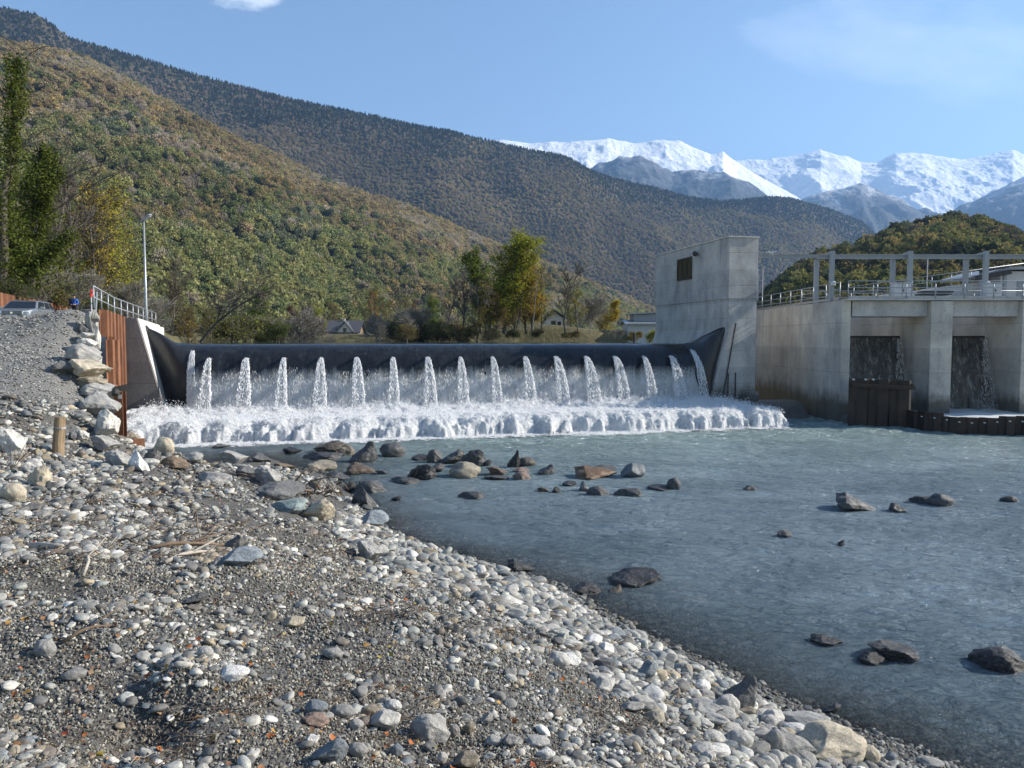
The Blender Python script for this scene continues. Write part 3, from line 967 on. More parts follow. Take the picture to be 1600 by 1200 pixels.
M_CURT = white_water('curtain_water', (.86, .90, .94), al_curtain)
mb = MB(); G = []
for s in np.linspace(.05, DL + .25, 150):
    G.append([D(s, 1.965 + .10 * ((3.6 - zz) / 2.6) + .03 * math.sin(s * 5 + zz), zz) for zz in np.linspace(3.55, .95, 16)])
mb.grid(G); tag(mb.build('water_curtain', M_CURT, smooth=True), kind='structure')

# side streams that slip off both ends of the bladder
for s_c, vt in ((.30, .25), (DL - .55, .9)):
    n = 1100; T = rng.random(n) ** .8 * .86
    P = np.array([D(s_c + q * (.10 + .25 * tt) + (.55 * tt * tt if s_c > 5 else 0), 1.25 + .75 * min(1, tt * 2.2) + vt * tt * (1 + .2 * q), 4.45 - .6 * tt - 4.3 * tt * tt) for q, tt in zip(rng.uniform(-1, 1, n), T)])
    V, F = drops(P, np.c_[np.zeros(n), np.zeros(n), np.ones(n)] + rng.normal(0, .12, (n, 3)), rng.uniform(.05, .16, n), rng.uniform(.008, .022, n))
    tag(mesh_obj('side_stream', V, F, M_SPRAY), kind='structure')

# ------------------------------------------------------------------ foaming water on the apron and over the sill
TF = 8.0


def foam_h(s, t):
    n1 = fbm(s * .9, t * 1.1, 5); n2 = fbm(s * 2.6 + 3, t * 2.6, 5); n4 = fbm(s * 7 + 3, t * 7, 4)
    boil = np.exp(-((t - 3.6) / 1.5) ** 2)
    h = .98 + boil * (.22 + .65 * n1 + .45 * n2) + .16 * n2 + .12 * n4
    ph = (s / 2.15 + .15 * n1)
    dome = np.clip(np.abs(np.sin(np.pi * ph)) ** .7 * .6 + .9 * (n1 + .25) + .5 * n2, 0, 1.1)
    tf = TF + .75 * dome + .5 * n1
    x = np.clip((t - tf) / (1.3 + .5 * n2), 0, 1)
    fall = np.sqrt(np.clip(1 - x * x, 0, 1))
    lump = np.exp(-((t - tf + .35) / .6) ** 2) * (-.05 + .16 * dome)
    h = (h + lump) * fall + (1 - fall) * (.05 + .14 * np.abs(n2) + .10 * n4)
    far = np.clip((t - tf - 1.3) / 1.5, 0, 1)
    h = h * (1 - far) + far * (.03 + .07 * n2)
    return h


sg = np.linspace(-2.6, DL + 3.6, 560); tg = np.linspace(1.5, 13.2, 220)
Sg, Tg = np.meshgrid(sg, tg, indexing='ij')
Hg = foam_h(Sg, Tg)
# foam hugs the side walls and ends raggedly on the right
edge = np.clip((Sg - (DL + 1.0 + .5 * fbm(Tg * 1.2, Tg * 0, 4) + np.clip(Tg - 6, -6, 3) * .12)) / .9, 0, 1)
edge = np.maximum(edge, np.clip((-2.0 - .08 * (Tg - 6) - Sg + .4 * fbm(Tg * 1.5 + 9, Tg * 0, 4)) / .4, 0, 1) * (Tg > 5))
Hg = Hg * (1 - edge) + edge * (-.25)
V = np.stack([DA[0] + DU[0] * Sg + DN[0] * Tg, DA[1] + DU[1] * Sg + DN[1] * Tg, Hg], -1).reshape(-1, 3)
m, t = newmat('white_foam'); b = N(t)
v = b.coords(); n1 = b.noise(v, 1.5, 9, .7, .4); n2 = b.noise(v, 7, 7, .75)
at_t = b.n('ShaderNodeAttribute', attribute_name='skirt').outputs['Fac']
at_d = b.n('ShaderNodeAttribute', attribute_name='thin').outputs['Fac']
wm = b.math('ADD', b.math('MULTIPLY', n1, .6), b.math('MULTIPLY', n2, .4))
wcol = b.mix(b.rng(b.math('SUBTRACT', wm, b.math('MULTIPLY', at_d, .20)), .30, .42), (.64, .70, .74), (.96, .965, .97))
d = b.n('ShaderNodeBsdfDiffuse'); b.l(wcol, d.inputs['Color'])
tr = b.n('ShaderNodeBsdfTranslucent'); b.l(wcol, tr.inputs['Color'])
nrm = b.bump(b.math('ADD', n1, b.math('MULTIPLY', n2, .6)), 1.0, .28); b.l(nrm, d.inputs['Normal'])
mx_ = b.n('ShaderNodeMixShader'); mx_.inputs[0].default_value = .22; b.l(d.outputs[0], mx_.inputs[1]); b.l(tr.outputs[0], mx_.inputs[2])
tp_ = b.n('ShaderNodeBsdfTransparent')
al = b.rng(b.math('SUBTRACT', wm, b.math('MULTIPLY', at_t, .34)), .30, .36)
m2 = b.n('ShaderNodeMixShader'); b.l(al, m2.inputs[0]); b.l(tp_.outputs[0], m2.inputs[1]); b.l(mx_.outputs[0], m2.inputs[2])
b.out(m2.outputs[0])
o = mesh_obj('white_foam', V, grid_faces(*Sg.shape), m, smooth=True, base=(0, 0, 0)); tag(o, kind='stuff')
skirt = np.clip((Tg - 9.7 - 1.2 * fbm(Sg * .25, Tg * .1, 3)) / 2.2, 0, 1.2); skirt = np.maximum(skirt, edge * 1.2)
thin = np.clip(np.exp(-((Tg - 6.6) / .8) ** 2) * .55 + np.exp(-((Tg - 9.25) / .45) ** 2) * .55, 0, 1)
for nm, arr in (('skirt', skirt), ('thin', thin)):
    a_ = o.data.attributes.new(nm, 'FLOAT', 'POINT'); a_.data.foreach_set('value', arr.astype(np.float32).ravel())
# flying spray
n = 80000
s = rng.uniform(-2.0, DL + 1.6, n); sel = rng.random(n)
t_ = np.where(sel < .5, 2.4 + rng.gamma(2.2, .9, n), np.where(sel < .72, rng.uniform(2.2, 8.4, n), TF + .8 + rng.normal(0, .75, n)))
h = foam_h(s, t_) + rng.exponential(np.where(sel < .5, .09, .035), n) * (.5 + vnoise(s * 1.5, t_ * 1.5))
P = np.array([D(a_, b_, c_) for a_, b_, c_ in zip(s, t_, h)])
V, F = drops(P, rng.normal(size=(n, 3)), rng.uniform(.012, .05, n), rng.uniform(.008, .024, n))
tag(mesh_obj('spray', V, F, M_SPRAY), kind='stuff')
# concrete sill and apron that carry the foam
root = thing('weir_sill', D(DL / 2, 4, -.5), 'low concrete sill and apron under the white foam below the weir', 'sill')
mb = MB(); mb.prism([D(-2.4, -2.4, -1), D(-2.4, 8.0, -1), D(-2.4, 8.0, .72), D(-2.4, -2.4, .86)], D(DL + 2.5, 0, 0) - D(-2.4, 0, 0))
mb.build('apron', M_CONC, root)
for k in range(16):
    mb = MB(); mb.box(D(1.0 + k * 2.15, 7.75, .82), (.9, .45, .25), math.atan2(DU[1], DU[0])); mb.build('baffle_block', M_CONC, root)

# ------------------------------------------------------------------ left abutment
root = thing('left_abutment', D(-3, 2, 0), 'concrete abutment with dark front face and bright white sloping edge left of the weir', 'abutment')
mb = MB()
TA = 2.25
front = [D(-6.5, TA, -.6), D(sw_left(.55), TA, .55), D(sw_left(6.35), TA, 6.35), D(-6.5, TA, 6.45)]
# front slab
mb.prism([D(-3.6, TA, .75), D(sw_left(.75), TA, .75), D(sw_left(6.4), TA, 6.4), D(-3.6, TA, 6.45)], D(0, TA - .35, 0) - D(0, TA, 0))
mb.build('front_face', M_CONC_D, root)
mb = MB()
L_ = 15
topB = 6.0
mb.hexa([D(-3.2, TA - .36, -.6), D(sw_left(-.6), TA - .36, -.6), D(sw_left(-.6), -3.2, -.6), D(-3.2, -3.2, -.6),
         D(-3.2, TA - .36, 6.42), D(sw_left(6.42), TA - .36, 6.42), D(sw_left(6.1), -3.2, 6.1), D(-3.2, -3.2, 6.1)])
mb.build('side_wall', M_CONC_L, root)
mb = MB()
mb.hexa([D(-5.2, TA - .38, 0), D(-3.22, TA - .38, 0), D(-4.8, -16, 0), D(-7.2, -16, 0), D(-5.2, TA - .38, 6.46), D(-3.22, TA - .38, 6.46), D(-4.8, -16, 6.12), D(-7.2, -16, 6.12)])
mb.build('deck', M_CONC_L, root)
mb = MB(); mb.hexa([D(-4.2, TA + .45, .40), D(sw_left(.4) + .05, TA + .45, .40), D(sw_left(.4) + .05, TA - .3, .40), D(-4.2, TA - .3, .40), D(-4.2, TA + .45, .74), D(sw_left(.74) + .05, TA + .45, .74), D(sw_left(.74) + .05, TA - .3, .74), D(-4.2, TA - .3, .74)])
mb.build('ledge', M_CONC, root)
mb = MB(); mb.hexa([D(-3.4, TA - .6, -1), D(-1.9, TA - .6, -1), D(-1.9, TA - 1.2, -1), D(-3.4, TA - 1.2, -1), D(-3.4, TA - .6, .40), D(-1.9, TA - .6, .40), D(-1.9, TA - 1.2, .40), D(-3.4, TA - 1.2, .40)])
mb.prism([D(-1.75, TA + .1, .40), D(-1.45, TA + .1, .40), D(-1.15, TA + 2.6, -.6), D(-1.45, TA + 2.6, -.6)], (0, 0, -.4))
mb.build('footing', M_CONC_D, root)

# ------------------------------------------------------------------ concrete tower on the right
root = thing('concrete_tower', D(35.4, 0, 0), 'tall weathered concrete tower with a small dark window right of the weir', 'tower')
TT, TB = 2.68, -9.6
ZT = 12.05
mb = MB()
mb.hexa([D(34.45, TT, 7.92), D(36.6, TT, 7.92), D(36.6, TB, 7.92), D(34.45, TB, 7.92), D(34.45, TT, ZT), D(36.6, TT, ZT), D(36.6, TB, ZT), D(34.45, TB, ZT)])
mb.build('upper_wall', M_CONC, root, bevel=.03)
mb = MB()
mb.hexa([D(34.51, TT - .06, 5.85), D(36.58, TT - .06, 5.85), D(36.58, TB, 5.85), D(34.51, TB, 5.85), D(34.51, TT - .06, 7.92), D(36.58, TT - .06, 7.92), D(36.58, TB, 7.92), D(34.51, TB, 7.92)])
mb.hexa([D(sw_right(-.6), TT - .06, -.6), D(36.58, TT - .06, -.6), D(36.58, TB, -.6), D(sw_right(-.6), TB, -.6), D(34.51, TT - .06, 5.85), D(36.58, TT - .06, 5.85), D(36.58, TB, 5.85), D(34.51, TB, 5.85)])
mb.build('lower_wall', M_CONC, root)
mb = MB(); mb.box(D(35.5, TT - 6.1, ZT + .03), (2.3, 12.4, .06), math.atan2(DU[1], DU[0])); mb.build('roof_edge', M_CONC_L, root)
pw_ = at(1070, 418, 58.6)
_, tw_ = st(pw_.x, pw_.y)
mb = MB(); rz = math.atan2(DU[1], DU[0])
for (t_, z_, w_, h_) in ((tw_, 11.28, 2.5, .10), (tw_, 9.72, 2.5, .10), (tw_ - 1.2, 10.5, .10, 1.5), (tw_ + 1.2, 10.5, .10, 1.5)):
    mb.box(D(34.43, t_, z_), (.10, w_, h_), rz)
wf = mb.build('window', M_DARK, root)
m, t = newmat('window_glass'); b = N(t); b.out(b.principled((.02, .022, .02), .12, None, 0, .5)); M_GLASS = m
mb = MB(); mb.box(D(34.44, tw_, 10.5), (.05, 2.3, 1.46), rz); mb.build('pane', M_GLASS, wf)
mb = MB()
for q in (-.4, .4): mb.box(D(34.415, tw_ + q, 10.5), (.06, .07, 1.46), rz)
mb.build('glazing_bar', M_DARK, wf)
mb = MB(); mb.tube([D(35.02, TT + .02, 6.3), D(34.45, TT + .02, 3.05), D(34.2, TT + .03, 1.6)], .045, 6)
mb.build('drain_pipe', M_DARK, root)
mb = MB(); mb.tube([D(34.52, TT + .02, 2.9), D(34.5, TT + .02, 1.2)], .04, 6); mb.tube([D(35.05, TT + .02, 2.95), D(35.07, TT + .02, 1.2)], .04, 6)
mb.build('conduit', M_DARK, root)
mb = MB(); mb.hexa([D(33.2, TT + 4.6, -1), D(39.3, TT + 3.6, -1), D(39.3, TT - .1, -1), D(33.2, TT - .1, -1), D(33.6, TT + 1.2, 1.0), D(39.2, TT + 1.2, 1.0), D(39.2, TT - .1, 1.05), D(33.6, TT - .1, 1.05)])
mb.box(D(36.0, TT + .35, 1.35), (.9, .6, .62), rz)
mb.build('base_block', M_CONC, root)
root = thing('security_camera', D(34.4, tw_ + 1.9, 11.6), 'small black and white security camera high on the tower wall', 'camera')
mb = MB(); mb.box(D(34.33, tw_ + 1.8, 11.62), (.28, .28, .18), rz); mb.build('bracket', M_WHITE, root)
mb = MB(); mb.tube([D(34.25, tw_ + 1.95, 11.5), D(34.1, tw_ + 2.4, 11.36)], [.15, .17], 10); mb.build('camera_body', M_DARK, root)

# ladder-like mast seen behind the tower
root = thing('lattice_mast', at(1188, 452, 64), 'thin grey lattice mast standing close behind the concrete tower', 'mast')
mb = MB(); c0 = at(1184, 470, 64); c1_ = at(1191, 470, 64)
for c in (c0, c1_): mb.tube([c, (c.x, c.y, at(1184, 420, 64).z)], .045, 6)
mb.build('rail', M_GALV, root)
for z_ in np.arange(c0.z + .3, at(1184, 420, 64).z, .45):
    mb = MB(); mb.tube([(c0.x, 64, z_), (c1_.x, 64, z_)], .035, 6); mb.build('rung', M_GALV, root)

# ------------------------------------------------------------------ gate structure on the right bank
YF = 48.0
XL = at(1329, 500, YF).x
ZD = 7.6
root = thing('gate_structure', (30, 50, 0), 'concrete intake structure with square piers, deck beams and two dark gate openings', 'gate structure')


def bxw(mb, x0, x1, y0, y1, z0, z1):
    mb.hexa([(x0, y0, z0), (x1, y0, z0), (x1, y1, z0), (x0, y1, z0), (x0, y0, z1), (x1, y0, z1), (x1, y1, z1), (x0, y1, z1)])


# the long pier wall whose left side runs back beside the tower
mb = MB(); nose = 1.0
mb.prism([(XL, YF, -1), (XL - .55, YF, -1), (XL - .75, YF + 3.2, -1), (XL - .75, YF + 3.2, -1), (XL - .55, YF + 19, -1), (XL + .1, YF + 19, -1)], (0, 0, ZD + 1.0))
mb.build('side_pier', M_CONC_W, root)
mb = MB()
mb.box((XL - .66, YF + 4.6, 4.0), (.07, .30, 7.0)); mb.box((XL - .62, YF + 6.0, 4.0), (.07, .16, 7.0))
mb.build('stoplog_groove', M_CONC_D, root)
P2a, P2b = at(1450, 500, YF).x, at(1484, 500, YF).x
P3a = at(1592, 500, YF).x
PW = P2b - P2a
for xa in (P2a, P3a, P3a + (P3a - P2a)):
    mb = MB(); mb.prism([(xa, YF - .35, -1), (xa + PW, YF - .35, -1), (xa + PW, YF + 14, -1), (xa, YF + 14, -1)], (0, 0, ZD + .96)); mb.build('pier', M_CONC_W, root, bevel=.04)
bays = [(XL + .12, P2a), (P2b, P3a), (P3a + PW, P3a + (P3a - P2a))]
for x0, x1 in bays:
    mb = MB(); bxw(mb, x0, x1, YF + .05, YF + 2.6, 6.62, ZD - .03); mb.build('deck_beam', M_CONC, root, bevel=.02)
    mb = MB(); bxw(mb, x0, x1, YF + 9, YF + 9.5, 4.4, ZD - .05); mb.build('back_wall', M_CONC_L, root)  # pale back wall: light entering the bay is put into its colour
mb = MB(); bxw(mb, XL - .4, P3a + 10, YF - .42, YF + 3.6, ZD + .0, ZD + .12); bxw(mb, XL - .4, P3a + 10, YF + 9.4, YF + 14.2, ZD + .0, ZD + .12); mb.build('deck_slab', M_CONC, root)
mb = MB(); bxw(mb, XL - .5, P3a + 10, YF - 1, YF + 14, -1.2, .45); mb.build('apron', M_CONC, root)


def al_gate(b):
    v = b.coords((1, 1, .10)); n1 = b.noise(v, 3.2, 7, .72)
    n2 = b.noise(b.coords((1, 1, .5)), 9, 5, .7)
    return b.rng(b.math('ADD', b.math('MULTIPLY', n1, .75), b.math('MULTIPLY', n2, .25)), .40, .66, 0, .62)


M_GATEW = white_water('gate_water', (.55, .56, .54), al_gate)
for k, (x0, x1) in enumerate(bays):
    r = thing('flap_gate', ((x0 + x1) / 2, YF + 4, .5), ['dark steel flap gate with thin water running down, left opening', 'dark steel flap gate with thin water running down, right opening', 'dark steel flap gate at the edge beyond the last pier'][k], 'gate', 'flap gates between the piers')
    mb = MB(); mb.grid([[(lerp(x0 + .02, x1 - .02, q), YF + 3.4 - 1.2 * math.sin(w * 1.2), lerp(5.42, .3, w)) for w in np.linspace(0, 1, 10)] for q in (0, .5, 1)]); mb.build('gate_leaf', M_RUSTD, r, True)
    mb = MB(); mb.grid([[(lerp(x0 + .04, x1 - .1, q), YF + 3.32 - 1.2 * math.sin(w * 1.2) - .25 * w - .05 * math.sin(q * 40), lerp(5.30, .3, w)) for w in np.linspace(0, 1, 14)] for q in np.linspace(0, 1, 30)])
    mb.build('running_water', M_GATEW, r, True)
    mb = MB(); nn = 700; q = rng.random(nn); P = np.c_[x1 - .1 - (.25 + .9 * q) * rng.random(nn), YF + 3.1 - 1.5 * q - .2 * rng.random(nn), 5.2 - 4.6 * q]
    V, F = drops(P, np.c_[np.full(nn, .05), np.full(nn, -.2), np.full(nn, -1.)], rng.uniform(.03, .12, nn), rng.uniform(.004, .010, nn)); mb.add(V, [tuple(f) for f in F.tolist()])
    tag(mb.build('splash', M_SPRAY, r), kind='stuff')


# ------------------------------------------------------------------ railings
def railing(name, label, pts, h=1.1, step=1.6, rails=(1.0, .5), mat=None, r0=.032, group=None, toe=False):
    pts = [Vector(p) for p in pts]; mat = mat or M_GALV
    root = thing(name, pts[0], label, 'railing', group)
    for q in rails:
        mb = MB(); mb.tube([p + Vector((0, 0, h * q)) for p in pts], r0, 6); mb.build('rail', mat, root, True)
    if toe:
        mb = MB()
        for a, b_ in zip(pts[:-1], pts[1:]): mb.bar(a + Vector((0, 0, .08)), b_ + Vector((0, 0, .08)), .02, .15)
        mb.build('toe_board', mat, root)
    for a, b_ in zip(pts[:-1], pts[1:]):
        L = (b_ - a).length; k = max(1, round(L / step))
        for i in range(k + (1 if b_ is pts[-1] else 0)):
            p = a.lerp(b_, i / k); mb = MB(); mb.tube([p, p + Vector((0, 0, h))], r0 * 1.1, 6); mb.build('post', mat, root, True)
    return root


zr = ZD + .12
railing('steel_railing', 'grey steel railing along the front edge of the gate deck', [(XL - .3, YF - .25, zr), (P3a + 9, YF - .25, zr)], 1.08, 1.75, (1.0, .62, .3), M_GALV, .03, 'railings on the gate structure', True)
pL = at(1182, 488, YF + 17)
railing('steel_railing', 'grey steel railing running back from the gate deck to the tower', [(XL - .62, YF + .2, zr - .05), (XL - .55, YF + 17.5, zr - .1)], 1.08, 2.2, (1.0, .62, .3), M_GALV, .03, 'railings on the gate structure', True)
railing('steel_railing', 'second steel railing behind the first, across the gate deck', [(XL + .5, YF + 9.5, zr), (P3a + 12, YF + 9.5, zr)], 1.08, 1.9, (1.0, .55), M_GALV, .03, 'railings on the gate structure')
ra = at(1335, 450, YF + 13); rb = at(1520, 424, YF + 13)
ra.z = ZD + .1
root = thing('access_ramp', ra, 'concrete ramp climbing to the right behind the gate deck', 'ramp')
za, zb = at(1335, 455, YF + 13).z, at(1610, 420, YF + 13).z
xa, xb = ra.x, at(1610, 420, YF + 13).x
mb = MB(); mb.prism([(xa, YF + 13, ZD), (xb, YF + 13, ZD), (xb, YF + 13, zb - .5), (xa, YF + 13, za - .6)], (0, 1.6, 0)); mb.build('ramp_body', M_CONC_L, root)
railing('steel_railing', 'sloping steel railing along the ramp behind the deck', [(xa, YF + 13.1, za - .6), (xb, YF + 13.1, zb - .5)], 1.0, 1.6, (1.0, .5), M_GALV, .03, 'railings on the gate structure')

# hoist frame over the gates
root = thing('hoist_frame', (30, YF + 4, ZD), 'tall grey steel hoist frame with paired posts above the gate deck', 'steel frame')
YN, YR = YF + 1.5, YF + 5.5
zt = at(1421, 391, YN).z
for px in (1299, 1421, 1539, 1662):
    x = at(px, 450, YN).x; mb = MB(); mb.box((x, YN, (ZD + zt) / 2), (.26, .26, zt - ZD - .1)); mb.build('post', M_PAINT, root)
for px in (1275, 1394, 1508, 1612):
    x = at(px, 450, YR).x; z1 = at(1394, 404, YR).z; mb = MB(); mb.box((x, YR, (ZD + z1) / 2), (.28, .28, z1 - ZD - .1)); mb.build('post', M_PAINT, root)
zb_ = at(1421, 401, YN).z
for y_, z_ in ((YN + .22, zb_), (YR - .25, at(1421, 401, YR).z)):
    mb = MB(); xl = at(1276 if y_ < YN + 1 else 1180, 400, y_).x
    mb.box(((xl + 46) / 2, y_, z_ + .11), (46 - xl, .18, .035)); mb.box(((xl + 46) / 2, y_, z_ - .11), (46 - xl, .18, .035)); mb.box(((xl + 46) / 2, y_, z_), (46 - xl, .03, .2)); mb.build('runway_beam', M_PAINT, root)
for px, px2 in ((1299, 1275), (1421, 1394), (1539, 1508), (1662, 1612)):
    mb = MB(); mb.bar((at(px, 450, YN).x, YN + .15, zb_ + .28), (at(px2, 450, YR).x, YR - .1, zb_ + .28), .16, .14); mb.build('cross_beam', M_PAINT, root)
for px in (1302, 1543):
    p = at(px, 442, YN - .25)
    r = thing('deck_lamp', p, 'small white deck lamp on the %s post of the hoist frame' % ('leftmost front' if px < 1400 else 'right front'), 'lamp', 'deck lamps on the frame posts')
    mb = MB(); mb.tube([p + Vector((0, 0, .12)), p + Vector((0, 0, .05)), p + Vector((0, 0, -.16))], [.05, .17, .15], 10); mb.build('lamp_shade', M_WHITE, r)
    mb = MB(); mb.bar(p, p + Vector((-.1, .2, 0)), .05); mb.build('bracket', M_GALV, r)
for px, wd, lb in ((1407, 26, 'left white control cabinet standing behind the deck railing'), (1550, 24, 'right white control cabinet standing behind the deck railing')):
    p = at(px, 466, YF + .9); w = wd / 1200 * (YF + .9); r = thing('control_cabinet', (p.x, YF + .9, zr), lb, 'cabinet', 'control cabinets on the deck')
    for q in (-1, 1):
        mb = MB(); mb.box((p.x + q * w / 4, YF + .9, zr + .5), (w / 2 - .03, .45, .98)); mb.build('door', M_WHITE, r, bevel=.02)
    mb = MB(); mb.box((p.x, YF + .9, zr + 1.02), (w + .08, .55, .05)); mb.build('lid', M_WHITE, r)
    mb = MB(); mb.box((p.x + .06, YF + .64, zr + .55), (.03, .05, .18)); mb.build('handle', M_DARK, r)
for px, wd, lb in ((1442, 44, 'low black rack of grating stacked on the deck'), ):
    p = at(px + 12, 463, YF + 3); r = thing('grating_stack', (p.x, YF + 3, zr), lb, 'grating')
    for k in range(3):
        mb = MB(); mb.box((p.x + .15 * k, YF + 3, zr + .25 + .17 * k), (1.9, 1.0, .09), .03 * k); mb.build('panel', M_DARK, r)
    for q in (-.7, .7):
        mb = MB(); mb.box((p.x + q, YF + 3, zr + .1), (.1, 1.0, .2)); mb.build('bearer', M_DARK, r)
# machine house at the right edge
p = at(1590, 470, YF + 12)
root = thing('machine_house', (p.x, YF + 12, ZD), 'pale grey machine house with tilted flat roof at the right edge', 'building')
xh = at(1563, 440, YF + 12).x
mb = MB(); bxw(mb, xh, xh + 7, YF + 12, YF + 17, ZD, at(1570, 424, YF + 12).z); mb.build('wall', M_WHITE, root)
mb = MB(); bxw(mb, xh + 1.3, xh + 2.3, YF + 11.94, YF + 12.02, ZD, ZD + 2.1); mb.build('door', M_PAINT, root)
zq = at(1570, 417, YF + 11.5).z
mb = MB(); mb.prism([(xh - 1.6, YF + 11.4, zq - .55), (xh + .2, YF + 11.4, zq), (xh + 7.5, YF + 11.4, zq + .15), (xh + 7.5, YF + 11.4, zq - .05), (xh + .2, YF + 11.4, zq - .2), (xh - 1.6, YF + 11.4, zq - .75)], (0, 6.2, 0)); mb.build('roof', M_PAINT, root)
p = at(1553, 427, YF + 11)
root = thing('trash_rake', (p.x, YF + 11, ZD), 'dark trash rake machine under the eave of the machine house', 'machine')
mb = MB(); mb.bar((p.x - 1.3, YF + 11, p.z - .35), (p.x + 1.2, YF + 11, p.z + .1), .5, .35); mb.build('rake_arm', M_DARK, root)
mb = MB(); mb.bar((p.x - 1.1, YF + 10.9, p.z + .1), (p.x + 1.0, YF + 10.9, p.z + .5), .3, .14); mb.build('hose_cover', M_DARK, root)
for q in (-.9, .9):
    mb = MB(); mb.bar((p.x + q, YF + 11.1, ZD), (p.x + q, YF + 11.1, p.z + .1), .22); mb.build('leg', M_PAINT, root)
p = at(1450, 452, YF + 10)
root = thing('tank_roof', (p.x, YF + 10, ZD), 'pale sloping metal cover behind the deck railing', 'cover')
mb = MB(); x0, x1 = at(1330, 460, YF + 10).x, at(1560, 460, YF + 10).x; mb.prism([(x0, YF + 10, ZD + .05), (x1, YF + 10, ZD + .05), (x1, YF + 10, ZD + .85), (x0 + 3, YF + 10, ZD + .6)], (0, 2.5, 0)); mb.build('panel', M_WHITE, root)
mb = MB()
for q in range(6): mb.box((lerp(x0 + 3.4, x1 - .4, q / 5), YF + 9.97, ZD + .35), (.06, .05, .5))
mb.build('seam', M_PAINT, root)
root = thing('steel_pole', at(1448, 440, YF + 12), 'thin grey pole rising behind the deck, below the runway beam', 'pole')
p = at(1448, 452, YF + 12); mb = MB(); mb.tube([(p.x, p.y, ZD), (p.x, p.y, at(1448, 405, YF + 12).z)], .04, 6); mb.build('shaft', M_GALV, root)
mb = MB(); mb.box((p.x, p.y, ZD + .05), (.25, .25, .08)); mb.build('foot_plate', M_GALV, root)

# rusty sheet piles in the water
def zigzag(a, b_, z0, z1, w=.45, dpt=.28, thick=.03):
    """list of single piles: mesh builders for a corrugated wall from a to b"""
    a, b_ = np.array(a[:2], float), np.array(b_[:2], float); L = np.linalg.norm(b_ - a); u = (b_ - a) / L; n_ = np.array([u[1], -u[0]])
    out = []; k = max(1, round(L / (2 * w)))
    for i in range(k):
        x0 = i / k * L; st_ = L / k
        prof = [(0, 0), (.30, 0), (.42, dpt), (.58 + .0, dpt), (.88, dpt), (1.0, 0)]
        prof = [(x0 + q * st_, o_) for q, o_ in prof]
        mb = MB(); zb0 = lerp(z1[0], z1[1], (x0 + st_ / 2) / L); zl = lerp(z0[0], z0[1], (x0 + st_ / 2) / L)
        pts = [a + u * q + n_ * o_ for q, o_ in prof]; pts2 = [a + u * q + n_ * (o_ + thick) for q, o_ in prof]
        poly = [(p[0], p[1], zl) for p in pts] + [(p[0], p[1], zl) for p in reversed(pts2)]
        mb.prism(poly, (0, 0, zb0 - zl)); out.append(mb)
    return out


root = thing('sheet_pile_box', at(1375, 655, 45.6), 'dark rusty sheet pile wall standing in the water before the left gate', 'sheet piles')
a0, a1 = at(1326, 600, 46.2), at(1424, 600, 45.4)
for mb in zigzag(a0, a1, (-1, -1), (2.85, 2.75), .62, .13): mb.build('pile', M_RUSTD, root)
mb = MB(); mb.bar((a0.x, a0.y - .45, 2.45), (a1.x, a1.y - .45, 2.35), .16, .2); mb.build('waling', M_RUSTD, root)
mb = MB(); mb.bar((a1.x, a1.y - .2, 2.4), (a1.x + .1, YF - .4, 2.4), .12, .3); mb.build('return_panel', M_RUSTD, root)
for px in (1334, 1353, 1365):
    q = at(px, 593, 45.2); mb = MB(); mb.tube([(q.x, 45.32, q.z), (q.x, 45.16, q.z)], .05, 8); mb.build('bolt', M_WHITE, root)
root = thing('curved_sheet_piles', at(1500, 660, 42.5), 'low curved black sheet pile wall with ragged top holding white water', 'sheet piles')
cp = [at(1418, 655, 45.3), at(1450, 660, 43.6), at(1500, 665, 42.3), at(1560, 668, 41.6), at(1640, 670, 41.2), at(1740, 670, 41.0)]
for k in range(len(cp) - 1):
    for q, mb in enumerate(zigzag(cp[k], cp[k + 1], (-1.2, -1.2), (1.02 + .13 * math.sin(k * 2.1), .95 + .16 * math.sin(k * 2.1 + 2)), .5, .12)): mb.build('pile', M_RUSTD, root)
for px in np.linspace(1440, 1598, 9):
    q = at(px, 655, float(np.interp(px, [1418, 1450, 1500, 1560, 1640], [45.3, 43.6, 42.3, 41.6, 41.2])) - .42); mb = MB(); z_ = .72 + .08 * math.sin(px); mb.tube([(q.x, q.y + .06, z_), (q.x, q.y - .05, z_)], .035, 8); mb.build('bolt', M_WHITE, root)
# white water held behind it
m = white_water('channel_foam', (.82, .85, .86)); mb = MB(); G = []
for q in np.linspace(0, 1, 60):
    x = lerp(at(1424, 640, 46).x, 42, q); yf = float(np.interp(x, [c.x for c in cp], [c.y for c in cp])) + .35
    G.append([(x, lerp(yf, YF + 3.4, w), .62 + .22 * float(fbm(x * 1.5, lerp(yf, YF + 3, w) * 1.5, 4)) + .35 * max(0, w - .75)) for w in np.linspace(0, 1, 24)])
mb.grid(G); tag(mb.build('channel_foam', m, smooth=True), kind='stuff')

